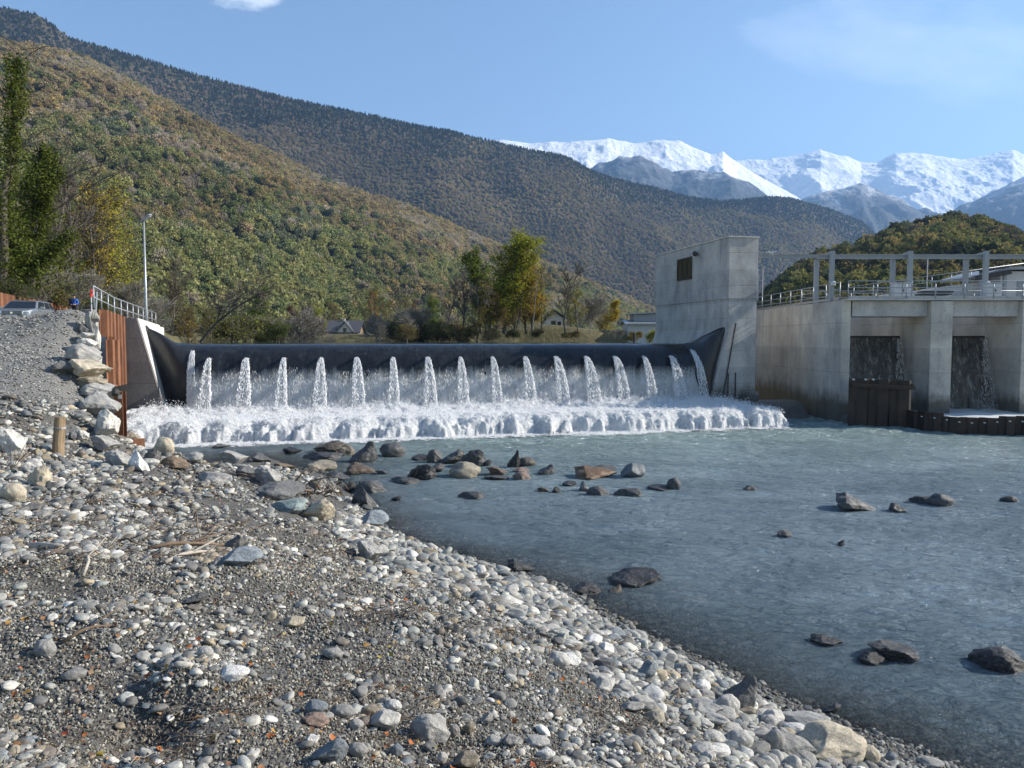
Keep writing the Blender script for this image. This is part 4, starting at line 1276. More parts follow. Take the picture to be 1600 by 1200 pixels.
# ------------------------------------------------------------------ sheet piles, beam, rail and lamp on the left bank
root = thing('sheet_pile_wall', at(170, 520, 42), 'rust brown corrugated sheet pile wall between the ramp and the abutment', 'sheet piles')
a0, a1 = at(154, 490, 39.6), at(191, 500, 44.6)
zz_ = zigzag(a0, a1, (0, 0), (at(154, 483, 39.6).z, at(191, 497, 44.6).z), .36, .30)
for k, mb in enumerate(zz_):
    q = (k + .5) / len(zz_)
    cut = at(160, 526, 40.3).z if q < .34 else (at(178, 603, 42).z if q < .93 else -.3)
    for i, p in enumerate(mb.v):
        if p[2] < 1: mb.v[i] = (p[0], p[1], cut)
    mb.build('pile', M_RUST, root)
root = thing('low_sheet_piles', at(172, 600, 39.0), 'shorter rust coloured sheet pile in front of the tall wall, its top cut low', 'sheet piles')
for mb in zigzag(at(165, 560, 38.6), at(181, 560, 39.8), (at(170, 602, 39).z,) * 2, (at(170, 531, 39).z,) * 2, .4, .22): mb.build('pile', M_RUST, root)
root = thing('steel_beam', at(186, 686, 35), 'single orange rust steel beam standing upright at the foot of the ramp', 'beam')
pb = at(187, 690, 36.0); mb = MB(); zt_ = at(187, 612, 36).z
mb.box((pb.x, 36, (zt_ + pb.z) / 2), (.40, .03, zt_ - pb.z)); mb.build('front_flange', M_RUST, root)
mb = MB(); mb.box((pb.x, 36.16, (zt_ + pb.z) / 2), (.03, .28, zt_ - pb.z)); mb.box((pb.x, 36.32, (zt_ + pb.z) / 2), (.4, .03, zt_ - pb.z)); mb.build('web', M_RUST, root)
mb = MB(); q = at(187, 620, 35.97); mb.box((q.x, 35.97, q.z), (.15, .02, .2)); mb.build('tag_plate', M_WHITE, root)
root = thing('sheet_pile_stub', at(196, 708, 34), 'cut off dark sheet pile stub with a bright orange edge among the rocks', 'sheet piles')
q0, q1 = at(178, 700, 34.6), at(206, 700, 34.2); zt_ = at(195, 686, 34.4).z
mb = MB(); mb.prism([(q0.x, q0.y, -.4), (q1.x, q1.y, -.4), (q1.x, q1.y + .05, -.4), (q0.x, q0.y + .05, -.4)], (0, 0, zt_ + .4)); mb.build('web', M_DARK, root)
mb = MB(); mb.prism([(q1.x, q1.y, -.4), (q1.x + .42, q1.y + .35, -.4), (q1.x + .40, q1.y + .40, -.4), (q1.x, q1.y + .05, -.4)], (0, 0, zt_ + .42)); mb.build('flange', M_ORANGE if False else M_RUST, root)

pa = [at(147, 485, 38.5), at(179, 493, 45.2), D(-3.6, TA - 3, 6.33), D(-5.4, -16, 6.1)]
pa[0] = Vector((at(147, 485, 38.5).x, 38.5, at(147, 447, 38.5).z - 1.1)); pa[1] = Vector((at(179, 493, 45.2).x, 45.2, at(179, 465, 45.2).z - 1.1))
p3 = at(243, 490, 62); pa[2] = Vector((p3.x, 62, at(243, 489, 62).z - 1.1)); pa = pa[:3]
railing('steel_railing', 'galvanised handrail stepping down along the left abutment', pa, 1.1, 2.3, (1.0, .5), M_GALV, .035, 'railings beside the left abutment')
root = thing('leaning_pole', at(149, 510, 37.5), 'thin galvanised pole leaning against the top rocks of the ramp', 'pole')
mb = MB(); mb.tube([at(148.5, 507, 37.3), at(151.5, 455, 38.0)], .04, 6); mb.build('tube', M_GALV, root)
mb = MB(); mb.tube([at(151.5, 456, 38.0), at(151.5, 454.5, 38.0)], .055, 6); mb.build('cap', M_DARK, root)
root = thing('marker_post', at(143, 478, 40), 'red and white marker post beside the handrail', 'marker')
p = at(143, 480, 40); mb = MB(); mb.tube([(p.x, 40, 6.3), (p.x, 40, at(143, 462, 40).z)], .03, 6); mb.build('stake', M_WHITE, root)
mb = MB(); mb.tube([(p.x, 40, at(143, 464, 40).z), (p.x + .03, 40, at(143, 452, 40).z)], [.07, .055], 8); mb.build('red_sleeve', surf('red_plastic', [(0, (.55, .03, .02)), (1, (.7, .05, .03))], 4, .5, 0), root)
pl_ = at(229, 508, 52)
root = thing('street_lamp', (pl_.x, 52, pl_.z - .1), 'tall slim grey street lamp on the left abutment', 'street lamp')
ztop = at(226, 346, 52).z
mb = MB(); mb.tube([(pl_.x, 52, pl_.z - .1), (pl_.x, 52, pl_.z + 1.2), (pl_.x, 52, ztop)], [.11, .09, .055], 10); mb.build('pole', M_GALV, root, True)
mb = MB(); mb.box((pl_.x, 52, pl_.z - .06), (.4, .4, .05)); mb.build('base_plate', M_GALV, root)
mb = MB(); mb.bar((pl_.x - .15, 52, ztop - .02), (pl_.x + .56, 51.8, ztop + .42), .30, .09); mb.build('lamp_head', M_PAINT, root, bevel=.02)
mb = MB(); mb.bar((pl_.x + .05, 51.95, ztop + .04), (pl_.x + .5, 51.82, ztop + .32), .22, .03, up=(.5, 0, 1)); mb.build('lens', M_WHITE, root)

# height of the ground beyond the near bank
def valley(x, y):
    x = np.asarray(x, float); y = np.asarray(y, float)
    s, t = st(x, y)
    ch = np.clip((s + 3.2 + .12 * np.maximum(0, -t)) / 1.5, 0, 1) * np.clip((62 - s) / 3 + .04 * np.maximum(0, -t), 0, 1) * np.clip((64 + t) / 6, 0, 1)
    bank = 5.45 + .5 * fbm(x * .06, y * .06, 4) + np.clip((y - 105) / 60, 0, 1) * .35 + np.clip((-t - 58) / 8, 0, 1) * .5
    low = np.where(t > -1.2, -1.8, 2.5)
    low = np.where(t > 3, -2.2, low)
    low = np.where(s > 35.2, -2.0, low)
    z = bank * (1 - ch) + low * ch
    right = np.clip((s - 39) / 3, 0, 1) * (t > -4)
    z = np.where(right > .3, -1.8, z)
    hump = 1.5 * np.exp(-(((x - 4) / 9) ** 2 + ((y - 122) / 7) ** 2)) + .5 * np.exp(-(((x - 22) / 9) ** 2 + ((y - 122) / 6) ** 2))
    lb = 4.2 * np.exp(-(((x + 54) / 9) ** 2 + ((y - 62) / 12) ** 2))
    road = 1.15 * np.exp(-(((x + 33) / 7) ** 2 + ((y - 57) / 11) ** 2)) * (x < -27.2)
    return z + hump + lb + road



# ------------------------------------------------------------------ boulders and stones, each one a thing
rockm = {}
for kind, specs in (('angular', [(ICO5, 11, 11, .20, .42), (ICO5, 12, 13, .22, .40), (ICO5, 13, 10, .18, .45), (ICO5, 14, 15, .22, .38), (ICO5, 15, 12, .25, .42)]),
                    ('round', [(ICO4, 21, 4, .14, .7), (ICO4, 22, 5, .12, .68), (ICO4, 23, 3, .16, .75), (ICO4, 24, 5, .15, .62)]),
                    ('slab', [(ICO5, 31, 9, .16, .45), (ICO5, 32, 8, .20, .5)]),
                    ('peak', [(ICO5, 41, 12, .18, .35), (ICO5, 42, 10, .2, .38)])):
    for sub, seed, fc, nz, dm in specs:
        v, f = rock_verts(sub, seed, fc, nz, dm)
        if kind == 'peak': v[:, :2] *= (1 - .62 * np.clip((v[:, 2:3] + .3) / 1.3, 0, 1)); v[:, 0] += .18 * v[:, 2]
        if kind == 'slab': v[:, 2] = np.sign(v[:, 2]) * np.abs(v[:, 2]) ** .8
        det = n3(v, 5.5, seed + 3, 4)[:, None]
        v = v * (1 + (.045 if kind != 'round' else .012) * det)
        for wet in (0, 1):
            me = bpy.data.meshes.new(kind + '_rock'); fill_mesh(me, v, f); me.materials.append(M_WROCK if wet else M_ROCK)
            me.polygons.foreach_set('use_smooth', np.ones(len(me.polygons), dtype=bool)); rockm.setdefault((kind, wet), []).append(me)
TONE = {'tan': (.46, .40, .30), 'dtan': (.28, .24, .18), 'grey': (.33, .32, .30), 'dgrey': (.135, .133, .13), 'black': (.050, .049, .050), 'pale': (.54, .52, .475), 'white': (.74, .72, .68),
        'blue': (.23, .26, .28), 'green': (.27, .33, .32), 'brown': (.20, .145, .10), 'orange': (.26, .155, .08), 'pink': (.34, .24, .19), 'wtan': (.17, .14, .105), 'wgrey': (.105, .103, .10)}
rk = 0


def rock(px, py, w, h, kind, tone, label, name='boulder', water=False, depth=.8, rz=None, sink=.18, Y=None, group=None, tilt=.12):
    """px, py: middle of the visible foot in the photograph; w, h: its size there"""
    global rk
    p = hit_ground(px, py) if Y is None else at(px, py, Y)
    dist = p.y * 1.002
    W_, H_ = w / 1200 * dist, h / 1200 * dist
    if water: sink = max(sink, .3)
    me = rockm[(kind, int(water))][rk % len(rockm[(kind, int(water))])]; rk += 1
    o = bpy.data.objects.new(name, me); COL.objects.link(o)
    el = math.asin(min(.9, (EYE - p.z) / math.hypot(p.x, p.y, EYE - p.z)))
    H_ = max(.5 * H_, (H_ - .45 * W_ * depth * math.sin(el)) / math.cos(el)) * (1.3 if water else 1)
    full = H_ / (1 - sink)
    o.scale = (W_ / 2, W_ / 2 * depth, full / 2)
    r = random.Random(rk * 7)
    o.rotation_euler = (r.uniform(-tilt, tilt), r.uniform(-tilt, tilt), r.uniform(-.5, .5) + (math.pi if rk % 2 else 0) if rz is None else rz)
    o.location = (p.x, p.y + W_ * depth * .35, p.z + full * (.5 - sink))
    kf = r.uniform(.88, 1.1) * (.55 if water else 1); o.color = (*[c * kf for c in TONE[tone]], 1)
    ORG[o.name] = np.array(o.location)
    return tag(o, label, 'boulder' if name == 'boulder' else 'stone', group)


A_, Ro, Sl, Pk = 'angular', 'round', 'slab', 'peak'
for a in [
    (512, 708, 42, 14, A_, 'wtan', 'flat topped tan boulder farthest out toward the foam at the head of the stones'),
    (500, 719, 56, 10, Sl, 'wgrey', 'long dark low slab lying in front of the flat topped tan boulder'),
    (538, 711, 26, 12, A_, 'dtan', 'brownish block touching the right side of the flat topped tan boulder'),
    (568, 723, 46, 23, Pk, 'wgrey', 'grey cone shaped boulder just below the foam, left of a dark dome'),
    (612, 714, 36, 16, Ro, 'dgrey', 'smooth dark dome shaped boulder standing alone near the foam'),
    (453, 710, 26, 8, A_, 'black', 'small dark rock alone in the water near the foam, left side'),
    (655, 719, 26, 6, Sl, 'black', 'very low black rock left of the dark pair in midstream'),
    (679, 723, 25, 15, A_, 'dgrey', 'left rock of the dark touching pair in midstream'),
    (706, 724, 34, 16, A_, 'dgrey', 'right, wider rock of the dark touching pair in midstream'),
    (737, 729, 40, 21, A_, 'dgrey', 'large rugged dark boulder right of the touching pair'),
    (761, 729, 14, 8, A_, 'dgrey', 'small dark stone just right of the large rugged boulder'),
    (804, 731, 19, 20, Pk, 'black', 'upright dark pointed rock in midstream'),
    (824, 729, 25, 10, Ro, 'wtan', 'low brownish rock leaning on the upright pointed rock'),
    (855, 742, 28, 12, Pk, 'dgrey', 'dark wedge shaped rock between the pointed rock and the orange boulder'),
    (726, 746, 44, 18, Ro, 'tan', 'rounded tan boulder with a dry pale top in midstream'),
    (777, 743, 30, 10, A_, 'brown', 'brown low rock right of the rounded tan boulder'),
    (778, 749, 38, 5, Sl, 'wgrey', 'flat thin slab awash in front of the brown low rock'),
    (816, 749, 26, 9, A_, 'pink', 'reddish rock in midstream below the pinkish slab'),
    (815, 739, 24, 6, Sl, 'pink', 'thin pinkish slab behind the reddish rock'),
    (657, 749, 46, 19, A_, 'black', 'large black rock left of the rounded tan boulder'),
    (682, 738, 22, 10, A_, 'wgrey', 'small grey rock on the right shoulder of the large black rock'),
    (630, 756, 42, 8, Sl, 'wgrey', 'flat grey slab awash left of the large black rock'),
    (497, 736, 44, 12, Sl, 'tan', 'tan slab with a squared right end near the left shore'),
    (562, 742, 40, 14, A_, 'brown', 'broken brown rock between the tan slab and midstream'),
    (530, 749, 30, 8, A_, 'dgrey', 'small dark rock below the broken brown rock'),
    (596, 742, 18, 6, A_, 'dgrey', 'small dark rock right of the broken brown rock'),
    (566, 791, 36, 28, Pk, 'dgrey', 'tall dark rock standing in the water by the driftwood tangle'),
    (578, 770, 44, 15, A_, 'dgrey', 'low dark grey rock right behind the tall dark rock'),
    (545, 767, 14, 11, A_, 'dgrey', 'small dark stone behind the driftwood tangle'),
    (736, 780, 36, 9, Sl, 'wgrey', 'pointed thin slab alone in open water'),
    (619, 783, 14, 6, A_, 'black', 'tiny black rock alone in the water right of the tall dark rock'),
    (849, 768, 16, 5, A_, 'wtan', 'yellowish stone awash left of a tiny black rock'),
    (869, 769, 12, 6, A_, 'black', 'tiny black rock right of the yellowish stone awash'),
    (933, 748, 62, 16, A_, 'orange', 'long orange brown boulder in midstream'),
    (946, 736, 34, 6, Sl, 'dgrey', 'thin dark slab behind the orange brown boulder'),
    (992, 747, 34, 17, Ro, 'blue', 'round speckled grey boulder right of the orange boulder'),
    (913, 767, 16, 12, Pk, 'grey', 'small pale pointed stone below the orange boulder'),
    (936, 774, 32, 11, A_, 'dgrey', 'dark low rock right of the small pale pointed stone'),
    (890, 759, 20, 5, Sl, 'black', 'black sliver of rock left of the small pale pointed stone'),
    (985, 776, 40, 10, Sl, 'wgrey', 'flat brownish grey rock below the round speckled boulder'),
    (1036, 767, 40, 7, Sl, 'black', 'flat dark rock with a rounder rock on its right end'),
    (1054, 766, 20, 14, Ro, 'dgrey', 'rounder rock on the right end of the flat dark rock'),
    (1172, 767, 20, 6, A_, 'wgrey', 'small rock awash alone in the middle of the river'),
    (1345, 800, 66, 23, A_, 'dgrey', 'biggest dark boulder in the right half of the river'),
    (1406, 801, 26, 11, A_, 'wgrey', 'small boulder right of the biggest dark boulder'),
    (1455, 789, 42, 9, Sl, 'black', 'long low dark rock at the far right of midstream'),
    (1476, 791, 34, 14, Ro, 'dgrey', 'rounder rock with a bright end beside the long low dark rock'),
    (1583, 784, 26, 7, A_, 'wgrey', 'small rock awash close to the right edge of the river'),
    (1230, 839, 28, 8, Sl, 'wgrey', 'pale low rock alone in the river, left of a tiny dark one'),
    (1316, 852, 14, 7, Pk, 'black', 'tiny dark pointed rock alone in the right of the river'),
    (993, 917, 84, 22, Sl, 'black', 'large black slab shaped rock in the shallows off the cobble shore'),
    (963, 926, 28, 10, Pk, 'wtan', 'small tan wedge in front of the large black slab shaped rock'),
    (915, 928, 50, 15, A_, 'black', 'black rugged rock left of the small tan wedge'),
    (814, 895, 46, 18, A_, 'black', 'black block at the very edge of the cobble shore'),
    (1297, 1010, 50, 15, A_, 'black', 'wet black rock with a glistening right end in the near shallows'),
    (1408, 1034, 80, 25, A_, 'black', 'big wet black rock in the near shallows with a low neighbour'),
    (1366, 1039, 40, 14, Sl, 'black', 'low black neighbour on the left of the big wet black rock'),
    (1580, 1050, 92, 33, A_, 'black', 'bulky wet brown black rock cut by the right edge of the photo'),
    (1302, 1114, 32, 14, A_, 'dgrey', 'small glistening rock at the waterline right of the dark pyramid rock'),
]:
    g_ = 1.15 if a[1] < 800 else 1.0
    rock(a[0], a[1], a[2] * g_, a[3] * g_, *a[4:], water=True)
for a in [
    (1163, 1116, 72, 62, Pk, 'dgrey', 'dark pyramid shaped boulder on the cobble shore'),
    (1141, 1122, 42, 36, Ro, 'pale', 'pale rounded slab leaning on the dark pyramid shaped boulder'),
    (1262, 1152, 100, 34, Sl, 'grey', 'long grey bedrock slab at the bottom right shore'),
    (1302, 1192, 130, 56, A_, 'tan', 'large pale tan boulder at the bottom right shore'),
    (1245, 1188, 70, 48, A_, 'grey', 'grey block against the left side of the large pale tan boulder'),
    (1362, 1196, 36, 30, Ro, 'tan', 'rounded tan cobble right of the large pale tan boulder'),
    (1395, 1192, 22, 16, Ro, 'blue', 'blue grey cobble by the water at the bottom edge'),
    (1460, 1200, 40, 15, Ro, 'grey', 'rounded grey cobble at the bottom edge, beside the water'),
    (1212, 1135, 40, 26, Ro, 'pale', 'pale egg shaped cobble between the pyramid rock and the grey slab'),
    (1160, 1172, 42, 30, Ro, 'pale', 'large pale smooth cobble below the leaning slab'),
    (1212, 1178, 36, 40, Ro, 'grey', 'tall grey cobble left of the grey block'),
    (1013, 1065, 34, 30, A_, 'blue', 'blue grey square cornered cobble in the pebble shore'),
    (947, 1030, 30, 26, Ro, 'white', 'white speckled cobble in the pebble shore'),
    (875, 1045, 36, 26, Ro, 'pale', 'pale rough cobble at the inner border of the pebble shore'),
    (945, 1052, 40, 20, Sl, 'dgrey', 'dark slanted slate among the white cobbles'),
    (1105, 1120, 60, 26, A_, 'grey', 'low grey rough rock left of the dark pyramid boulder'),
    (575, 877, 48, 32, A_, 'grey', 'squarish grey rock on the shore below the white streaked boulder'),
    (583, 826, 46, 28, A_, 'blue', 'blue grey boulder with white streaks at the shore corner'),
    (552, 824, 24, 15, Ro, 'pale', 'pale striped cobble left of the white streaked boulder'),
    (492, 814, 54, 38, A_, 'tan', 'big tan leaning slab beside the driftwood tangle'),
    (445, 799, 62, 18, Sl, 'green', 'pale blue green slab left of the big tan slab'),
    (432, 780, 82, 26, Sl, 'dgrey', 'long dark grey slab behind the blue green slab'),
    (416, 757, 46, 28, A_, 'grey', 'grey boulder behind the long dark slab'),
    (490, 765, 24, 20, A_, 'dgrey', 'dark rock behind the driftwood tangle, at the water'),
    (325, 756, 58, 18, Sl, 'grey', 'flat grey slab on the mound left of the grey boulder'),
    (384, 745, 40, 18, A_, 'dgrey', 'dark rock above the flat grey slab'),
    (360, 727, 46, 24, A_, 'grey', 'grey rounded boulder at the left water edge below the foam'),
    (297, 724, 34, 18, A_, 'grey', 'grey boulder right of the tan boulder, near the foam'),
    (268, 732, 46, 20, A_, 'brown', 'brown shadowed rock below the tan boulder'),
    (254, 710, 35, 27, Ro, 'tan', 'bright tan boulder at the left end of the foam'),
    (234, 724, 32, 26, A_, 'dgrey', 'dark boulder left of the bright tan boulder'),
    (212, 736, 34, 36, Pk, 'white', 'dark rock with a bright white face below the rust stub'),
    (180, 730, 48, 28, A_, 'grey', 'grey rock with white stains below the rust stub'),
    (232, 728, 28, 12, Ro, 'pale', 'pale flat cobble right of the white faced rock'),
    (345, 700, 26, 8, A_, 'dgrey', 'small dark rock half in the water below the foam, left side'),
    (405, 722, 34, 14, A_, 'dgrey', 'dark rock at the water edge right of the grey rounded boulder'),
    (440, 735, 36, 12, A_, 'brown', 'brown low rock at the water edge above the grey boulder'),
    (372, 888, 66, 32, A_, 'blue', 'rough blue grey rock in the middle of the beach'),
    (365, 858, 38, 24, Pk, 'dgrey', 'dark triangular stone behind the rough blue grey rock'),
    (300, 945, 44, 20, A_, 'dgrey', 'half buried dark and pale rock at the left of the beach'),
    (55, 762, 42, 36, A_, 'tan', 'pale tan broken boulder at the left edge beside the dry weeds'),
    (14, 785, 44, 30, Ro, 'tan', 'rounded tan boulder cut by the left edge'),
    (8, 712, 52, 46, A_, 'pale', 'large pale boulder at the left edge above the dry weeds'),
    (45, 740, 34, 24, A_, 'pale', 'pale boulder behind the broken tan boulder'),
    (46, 800, 30, 14, Ro, 'dgrey', 'dark slate coloured stone below the broken tan boulder'),
    (66, 1028, 34, 28, Ro, 'grey', 'grey egg shaped cobble at the left edge of the beach'),
    (110, 1065, 40, 20, Ro, 'grey', 'grey flat cobble near the dark hollow at the left'),
    (360, 1066, 54, 26, Ro, 'white', 'bright white flat stone standing out on the dark gravel'),
    (456, 983, 38, 20, Ro, 'tan', 'rounded tan cobble in the middle of the beach'),
    (318, 1030, 30, 20, Ro, 'pale', 'pale rounded cobble left of the bright white stone'),
    (518, 1030, 36, 18, Ro, 'grey', 'striped grey stone right of the rounded tan cobble'),
    (492, 1116, 40, 22, Ro, 'blue', 'bluish oval cobble above the bottom row of cobbles'),
    (490, 1138, 46, 22, Ro, 'pink', 'brownish pink long cobble below the bluish oval one'),
    (534, 1124, 42, 22, Ro, 'grey', 'grey oval cobble right of the bluish oval one'),
    (576, 1120, 34, 18, Ro, 'dtan', 'brown grey cobble in the upper bottom row'),
    (556, 1142, 26, 18, Ro, 'pale', 'pale cobble in the gap below the brown grey one'),
    (600, 1143, 52, 32, Ro, 'pale', 'large pale curved cobble left of the granite block'),
    (614, 1112, 28, 18, Ro, 'white', 'white rough cobble above the large pale curved one'),
    (670, 1160, 68, 44, A_, 'grey', 'rough dark granite block at the bottom centre'),
    (512, 1196, 58, 46, A_, 'blue', 'big smooth bluish slab at the bottom left of centre'),
    (485, 1168, 24, 20, Ro, 'white', 'white round cobble left of the big bluish slab'),
    (558, 1184, 34, 22, Ro, 'grey', 'grey cobble right of the big bluish slab'),
    (618, 1184, 24, 22, Ro, 'blue', 'small bluish cobble below the large pale curved one'),
    (691, 1194, 18, 18, Ro, 'pale', 'small pale cobble below the granite block'),
    (728, 1206, 44, 30, Ro, 'dtan', 'brown grey cobble at the bottom edge right of the granite'),
    (710, 1152, 18, 20, Ro, 'grey', 'upright grey cobble touching the right of the granite block'),
    (732, 1148, 20, 18, Ro, 'dtan', 'brownish cobble second right of the granite block'),
    (772, 1166, 30, 16, Ro, 'pale', 'pale oval cobble right of the granite group'),
    (797, 1170, 28, 22, Ro, 'grey', 'grey stacked cobble right of the pale oval one'),
    (841, 1168, 40, 16, Ro, 'pale', 'long pale cobble at the bottom, left of the leaves'),
    (853, 1190, 32, 20, Ro, 'white', 'white cobble below the long pale one'),
    (760, 1135, 22, 20, A_, 'grey', 'small grey upright shard above the pale oval cobble'),
]:
    rock(*a, name='boulder' if a[2] > 30 and a[3] > 17 and a[1] < 900 or a[2] > 58 else 'cobble', depth=.75, sink=.2)
# rocks lining the ramp
for px, py, w, h, tone, Y, kind, lb in [
    (141, 526, 20, 34, 'grey', 36.3, A_, 'topmost upright grey block lining the gravel ramp'), (128, 518, 20, 12, 'dgrey', 36.0, A_, 'small dark block left of the topmost block lining the ramp'),
    (148, 503, 12, 18, 'pale', 37.0, A_, 'small pale block at the top right corner of the ramp lining'), (150, 548, 13, 34, 'pale', 35.2, A_, 'tall pale block at the right rim of the ramp lining, below the corner block'),
    (134, 530, 30, 11, 'pale', 35.0, Sl, 'thin pale slab, upper of two stacked thin slabs by the ramp'), (132, 543, 32, 14, 'pale', 34.2, Sl, 'thin pale slab, lower of two stacked thin slabs by the ramp'),
    (121, 566, 60, 26, 'grey', 32.6, A_, 'big pointed grey block under the two thin slabs by the ramp'), (97, 582, 38, 18, 'dgrey', 32.2, A_, 'dark block jutting left under the big pointed grey block'),
    (152, 578, 12, 28, 'pale', 33.2, A_, 'narrow pale block at the right rim beside the big pointed block'), (126, 590, 66, 26, 'tan', 31.0, A_, 'big tan block jutting out in the middle of the ramp lining'),
    (137, 602, 48, 14, 'dtan', 30.6, Sl, 'shadowed tan slab right under the big tan block'), (142, 617, 58, 18, 'grey', 29.6, Sl, 'wide flat grey block below the tan blocks'),
    (150, 648, 58, 32, 'grey', 28.2, A_, 'big cracked grey block below the wide flat one'), (158, 682, 48, 38, 'pale', 26.9, A_, 'big pale block near the foot of the ramp lining'),
    (157, 707, 48, 24, 'grey', 26.2, A_, 'lowest grey block at the foot of the ramp lining'), (125, 686, 22, 14, 'pale', 25.6, A_, 'small pale rock left of the lowest blocks'), (111, 684, 14, 10, 'dgrey', 25.4, A_, 'small dark rock between the stake and the ramp lining'),
    (204, 690, 22, 16, 'dtan', 36.3, A_, 'square dull block behind the rust steel beam'), (178, 617, 15, 11, 'dgrey', 36.6, A_, 'small dark stone lodged on the cut sheet pile')]:
    Y = min(Y, hit_ground(px, py + 2).y - w / 1200 * Y * .25)
    rock(px, py + 2, w * .96, h * 1.22, A_, tone, lb, depth=.9, sink=.06, Y=Y, tilt=.08, rz=(.15 if px % 2 else -.2))

# many more cobbles of the shore strip, alike but each one its own object
zone = [(640, 885, 880, 1000, .5), (780, 930, 1010, 1090, .9), (930, 1010, 1180, 1160, 1), (1080, 1100, 1330, 1200, 1)]
n_c = 0; tries = 0; cr = random.Random(5)
placed = []
while n_c < 150 and tries < 6000:
    tries += 1
    q = cr.choice(zone); px = cr.uniform(q[0], q[2]); py = cr.uniform(q[1], q[3])
    p = hit_ground(px, py); zs_ = float(ground_smooth(p.x, p.y))
    if not (.12 < zs_ < 1.0): continue
    s_ = cr.uniform(.075, .16)
    if any((p.x - a) ** 2 + (p.y - b_) ** 2 < (.75 * (s_ + c)) ** 2 for a, b_, c in placed): continue
    placed.append((p.x, p.y, s_)); n_c += 1
    tone = cr.choice(['pale', 'pale', 'grey', 'pale', 'blue', 'white', 'tan', 'grey'])
    me = rockm[('round', 0)][cr.randrange(4)]
    o = bpy.data.objects.new('cobble', me); COL.objects.link(o)
    o.scale = (s_ * cr.uniform(.9, 1.4), s_ * cr.uniform(.7, 1), s_ * cr.uniform(.45, .7)); o.rotation_euler = (cr.uniform(-.3, .3), cr.uniform(-.3, .3), cr.uniform(0, 6.3))
    o.location = (p.x, p.y, p.z + o.scale.z * .55); kf = cr.uniform(.62, 1.0); o.color = (*[c * kf for c in TONE[tone]], 1)
    word = {'pale': 'pale grey', 'grey': 'mid grey', 'blue': 'blue grey', 'white': 'whitish', 'tan': 'tan'}[tone]
    tag(o, 'rounded %s cobble packed among others in the pebble strip along the near waterline' % word, 'stone', '%s cobbles in the pebble strip' % word)

# wooden stake, sticks, weeds, driftwood
p = hit_ground(91, 713); k_ = p.y / 1200
root = thing('wooden_stake', p, 'weathered round wooden stake tied with wire standing in the gravel', 'stake')
mb = MB(); hh = 62 * k_; mb.tube([p + Vector((0, 0, -.2)), p + Vector((.02, 0, hh * .35)), p + Vector((.07, 0, hh * .7)), p + Vector((.09, .0, hh))], [9 * k_, 8.6 * k_, 8.2 * k_, 7.6 * k_], 14); mb.build('post', M_WOOD, root)
mb = MB(); c = p + Vector((.075, 0, hh * .72))
for q in (0, .03): mb.tube([c + Vector((math.cos(a) * 9 * k_, math.sin(a) * 9 * k_, q + .02 * math.sin(a * 2))) for a in np.linspace(0, 6.28, 16)], .008, 5)
mb.tube([c + Vector((9 * k_, 0, 0)), c + Vector((13 * k_, 0, -.1)), c + Vector((11 * k_, 0, -.35))], .007, 5); mb.build('wire', M_GALV, root)
M_TWIG = surf('dry_twig', [(0, (.11, .075, .05)), (1, (.21, .15, .10))], 8, .85, .3)
M_TWIGP = surf('bleached_wood', [(0, (.30, .26, .21)), (1, (.46, .42, .36))], 8, .85, .4)


def stick(px0, py0, px1, py1, r_, label, mat, bend=.05, fork=True):
    a, b_ = hit_ground(px0, py0), hit_ground(px1, py1); a = a + Vector((0, 0, r_ + .015)); b_ = b_ + Vector((0, 0, r_ + .03))
    mid = a.lerp(b_, .5) + Vector((0, 0, bend)); q1 = a.lerp(b_, .25) + Vector((.02, .03, bend * .9)); q2 = a.lerp(b_, .75) + Vector((-.02, -.02, bend * .7))
    root = thing('driftwood_stick', a, label, 'stick', 'driftwood sticks on the beach')
    mb = MB(); mb.tube([a, q1, mid, q2, b_], [r_, r_ * .95, r_ * .85, r_ * .7, r_ * .4], 8); mb.build('stem', mat, root, True)
    if fork:
        mb = MB(); d = (b_ - a) * .22; mb.tube([mid, mid + d + Vector((.05, .10, .06)), mid + d * 1.9 + Vector((.06, .22, .10))], [r_ * .6, r_ * .45, r_ * .2], 6); mb.build('side_twig', mat, root, True)


stick(258, 884, 335, 868, .028, 'longest pale stick with a fork, lying left of the rough blue grey rock', M_TWIGP)
stick(232, 862, 350, 858, .030, 'dark straight branch lying above the longest pale stick', M_TWIG)
stick(50, 862, 98, 862, .05, 'short thick grey brown log piece at the left of the beach', M_TWIGP, .0, False)
stick(185, 850, 222, 858, .018, 'short dark stick in the gravel between stake and blue grey rock', M_TWIG)
stick(130, 905, 145, 880, .018, 'curved pale root near the left middle of the beach', M_TWIGP, .12)
stick(302, 812, 316, 858, .014, 'thin upright leaning twig beside the dark triangular stone', M_TWIG, .25)
stick(98, 1010, 175, 985, .015, 'thin dark twig in the left foreground gravel', M_TWIG)
stick(1058, 1080, 1062, 1128, .012, 'thin dark twig on the white cobbles left of the pyramid boulder', M_TWIG, .1, False)
p = hit_ground(462, 775)
root = thing('driftwood_tangle', p, 'tangle of reddish brown roots and branches washed against the shore rocks', 'driftwood')
tr_ = random.Random(9)
for k in range(46):
    a = p + Vector((tr_.uniform(-.9, 1.3), tr_.uniform(-.3, 1.0), tr_.uniform(-.05, .25))); d = Vector((tr_.uniform(-1, 1), tr_.uniform(-.6, .3), tr_.uniform(-.12, .5))); L = tr_.uniform(.4, 1.2)
    mb = MB(); mb.tube([a, a + d * L * .4 + Vector((0, 0, tr_.uniform(0, .12))), a + d * L * .75, a + d * L + Vector((0, 0, -.1))], [.028, .022, .016, .007], 5); mb.build('branch', M_TWIG, root, True)
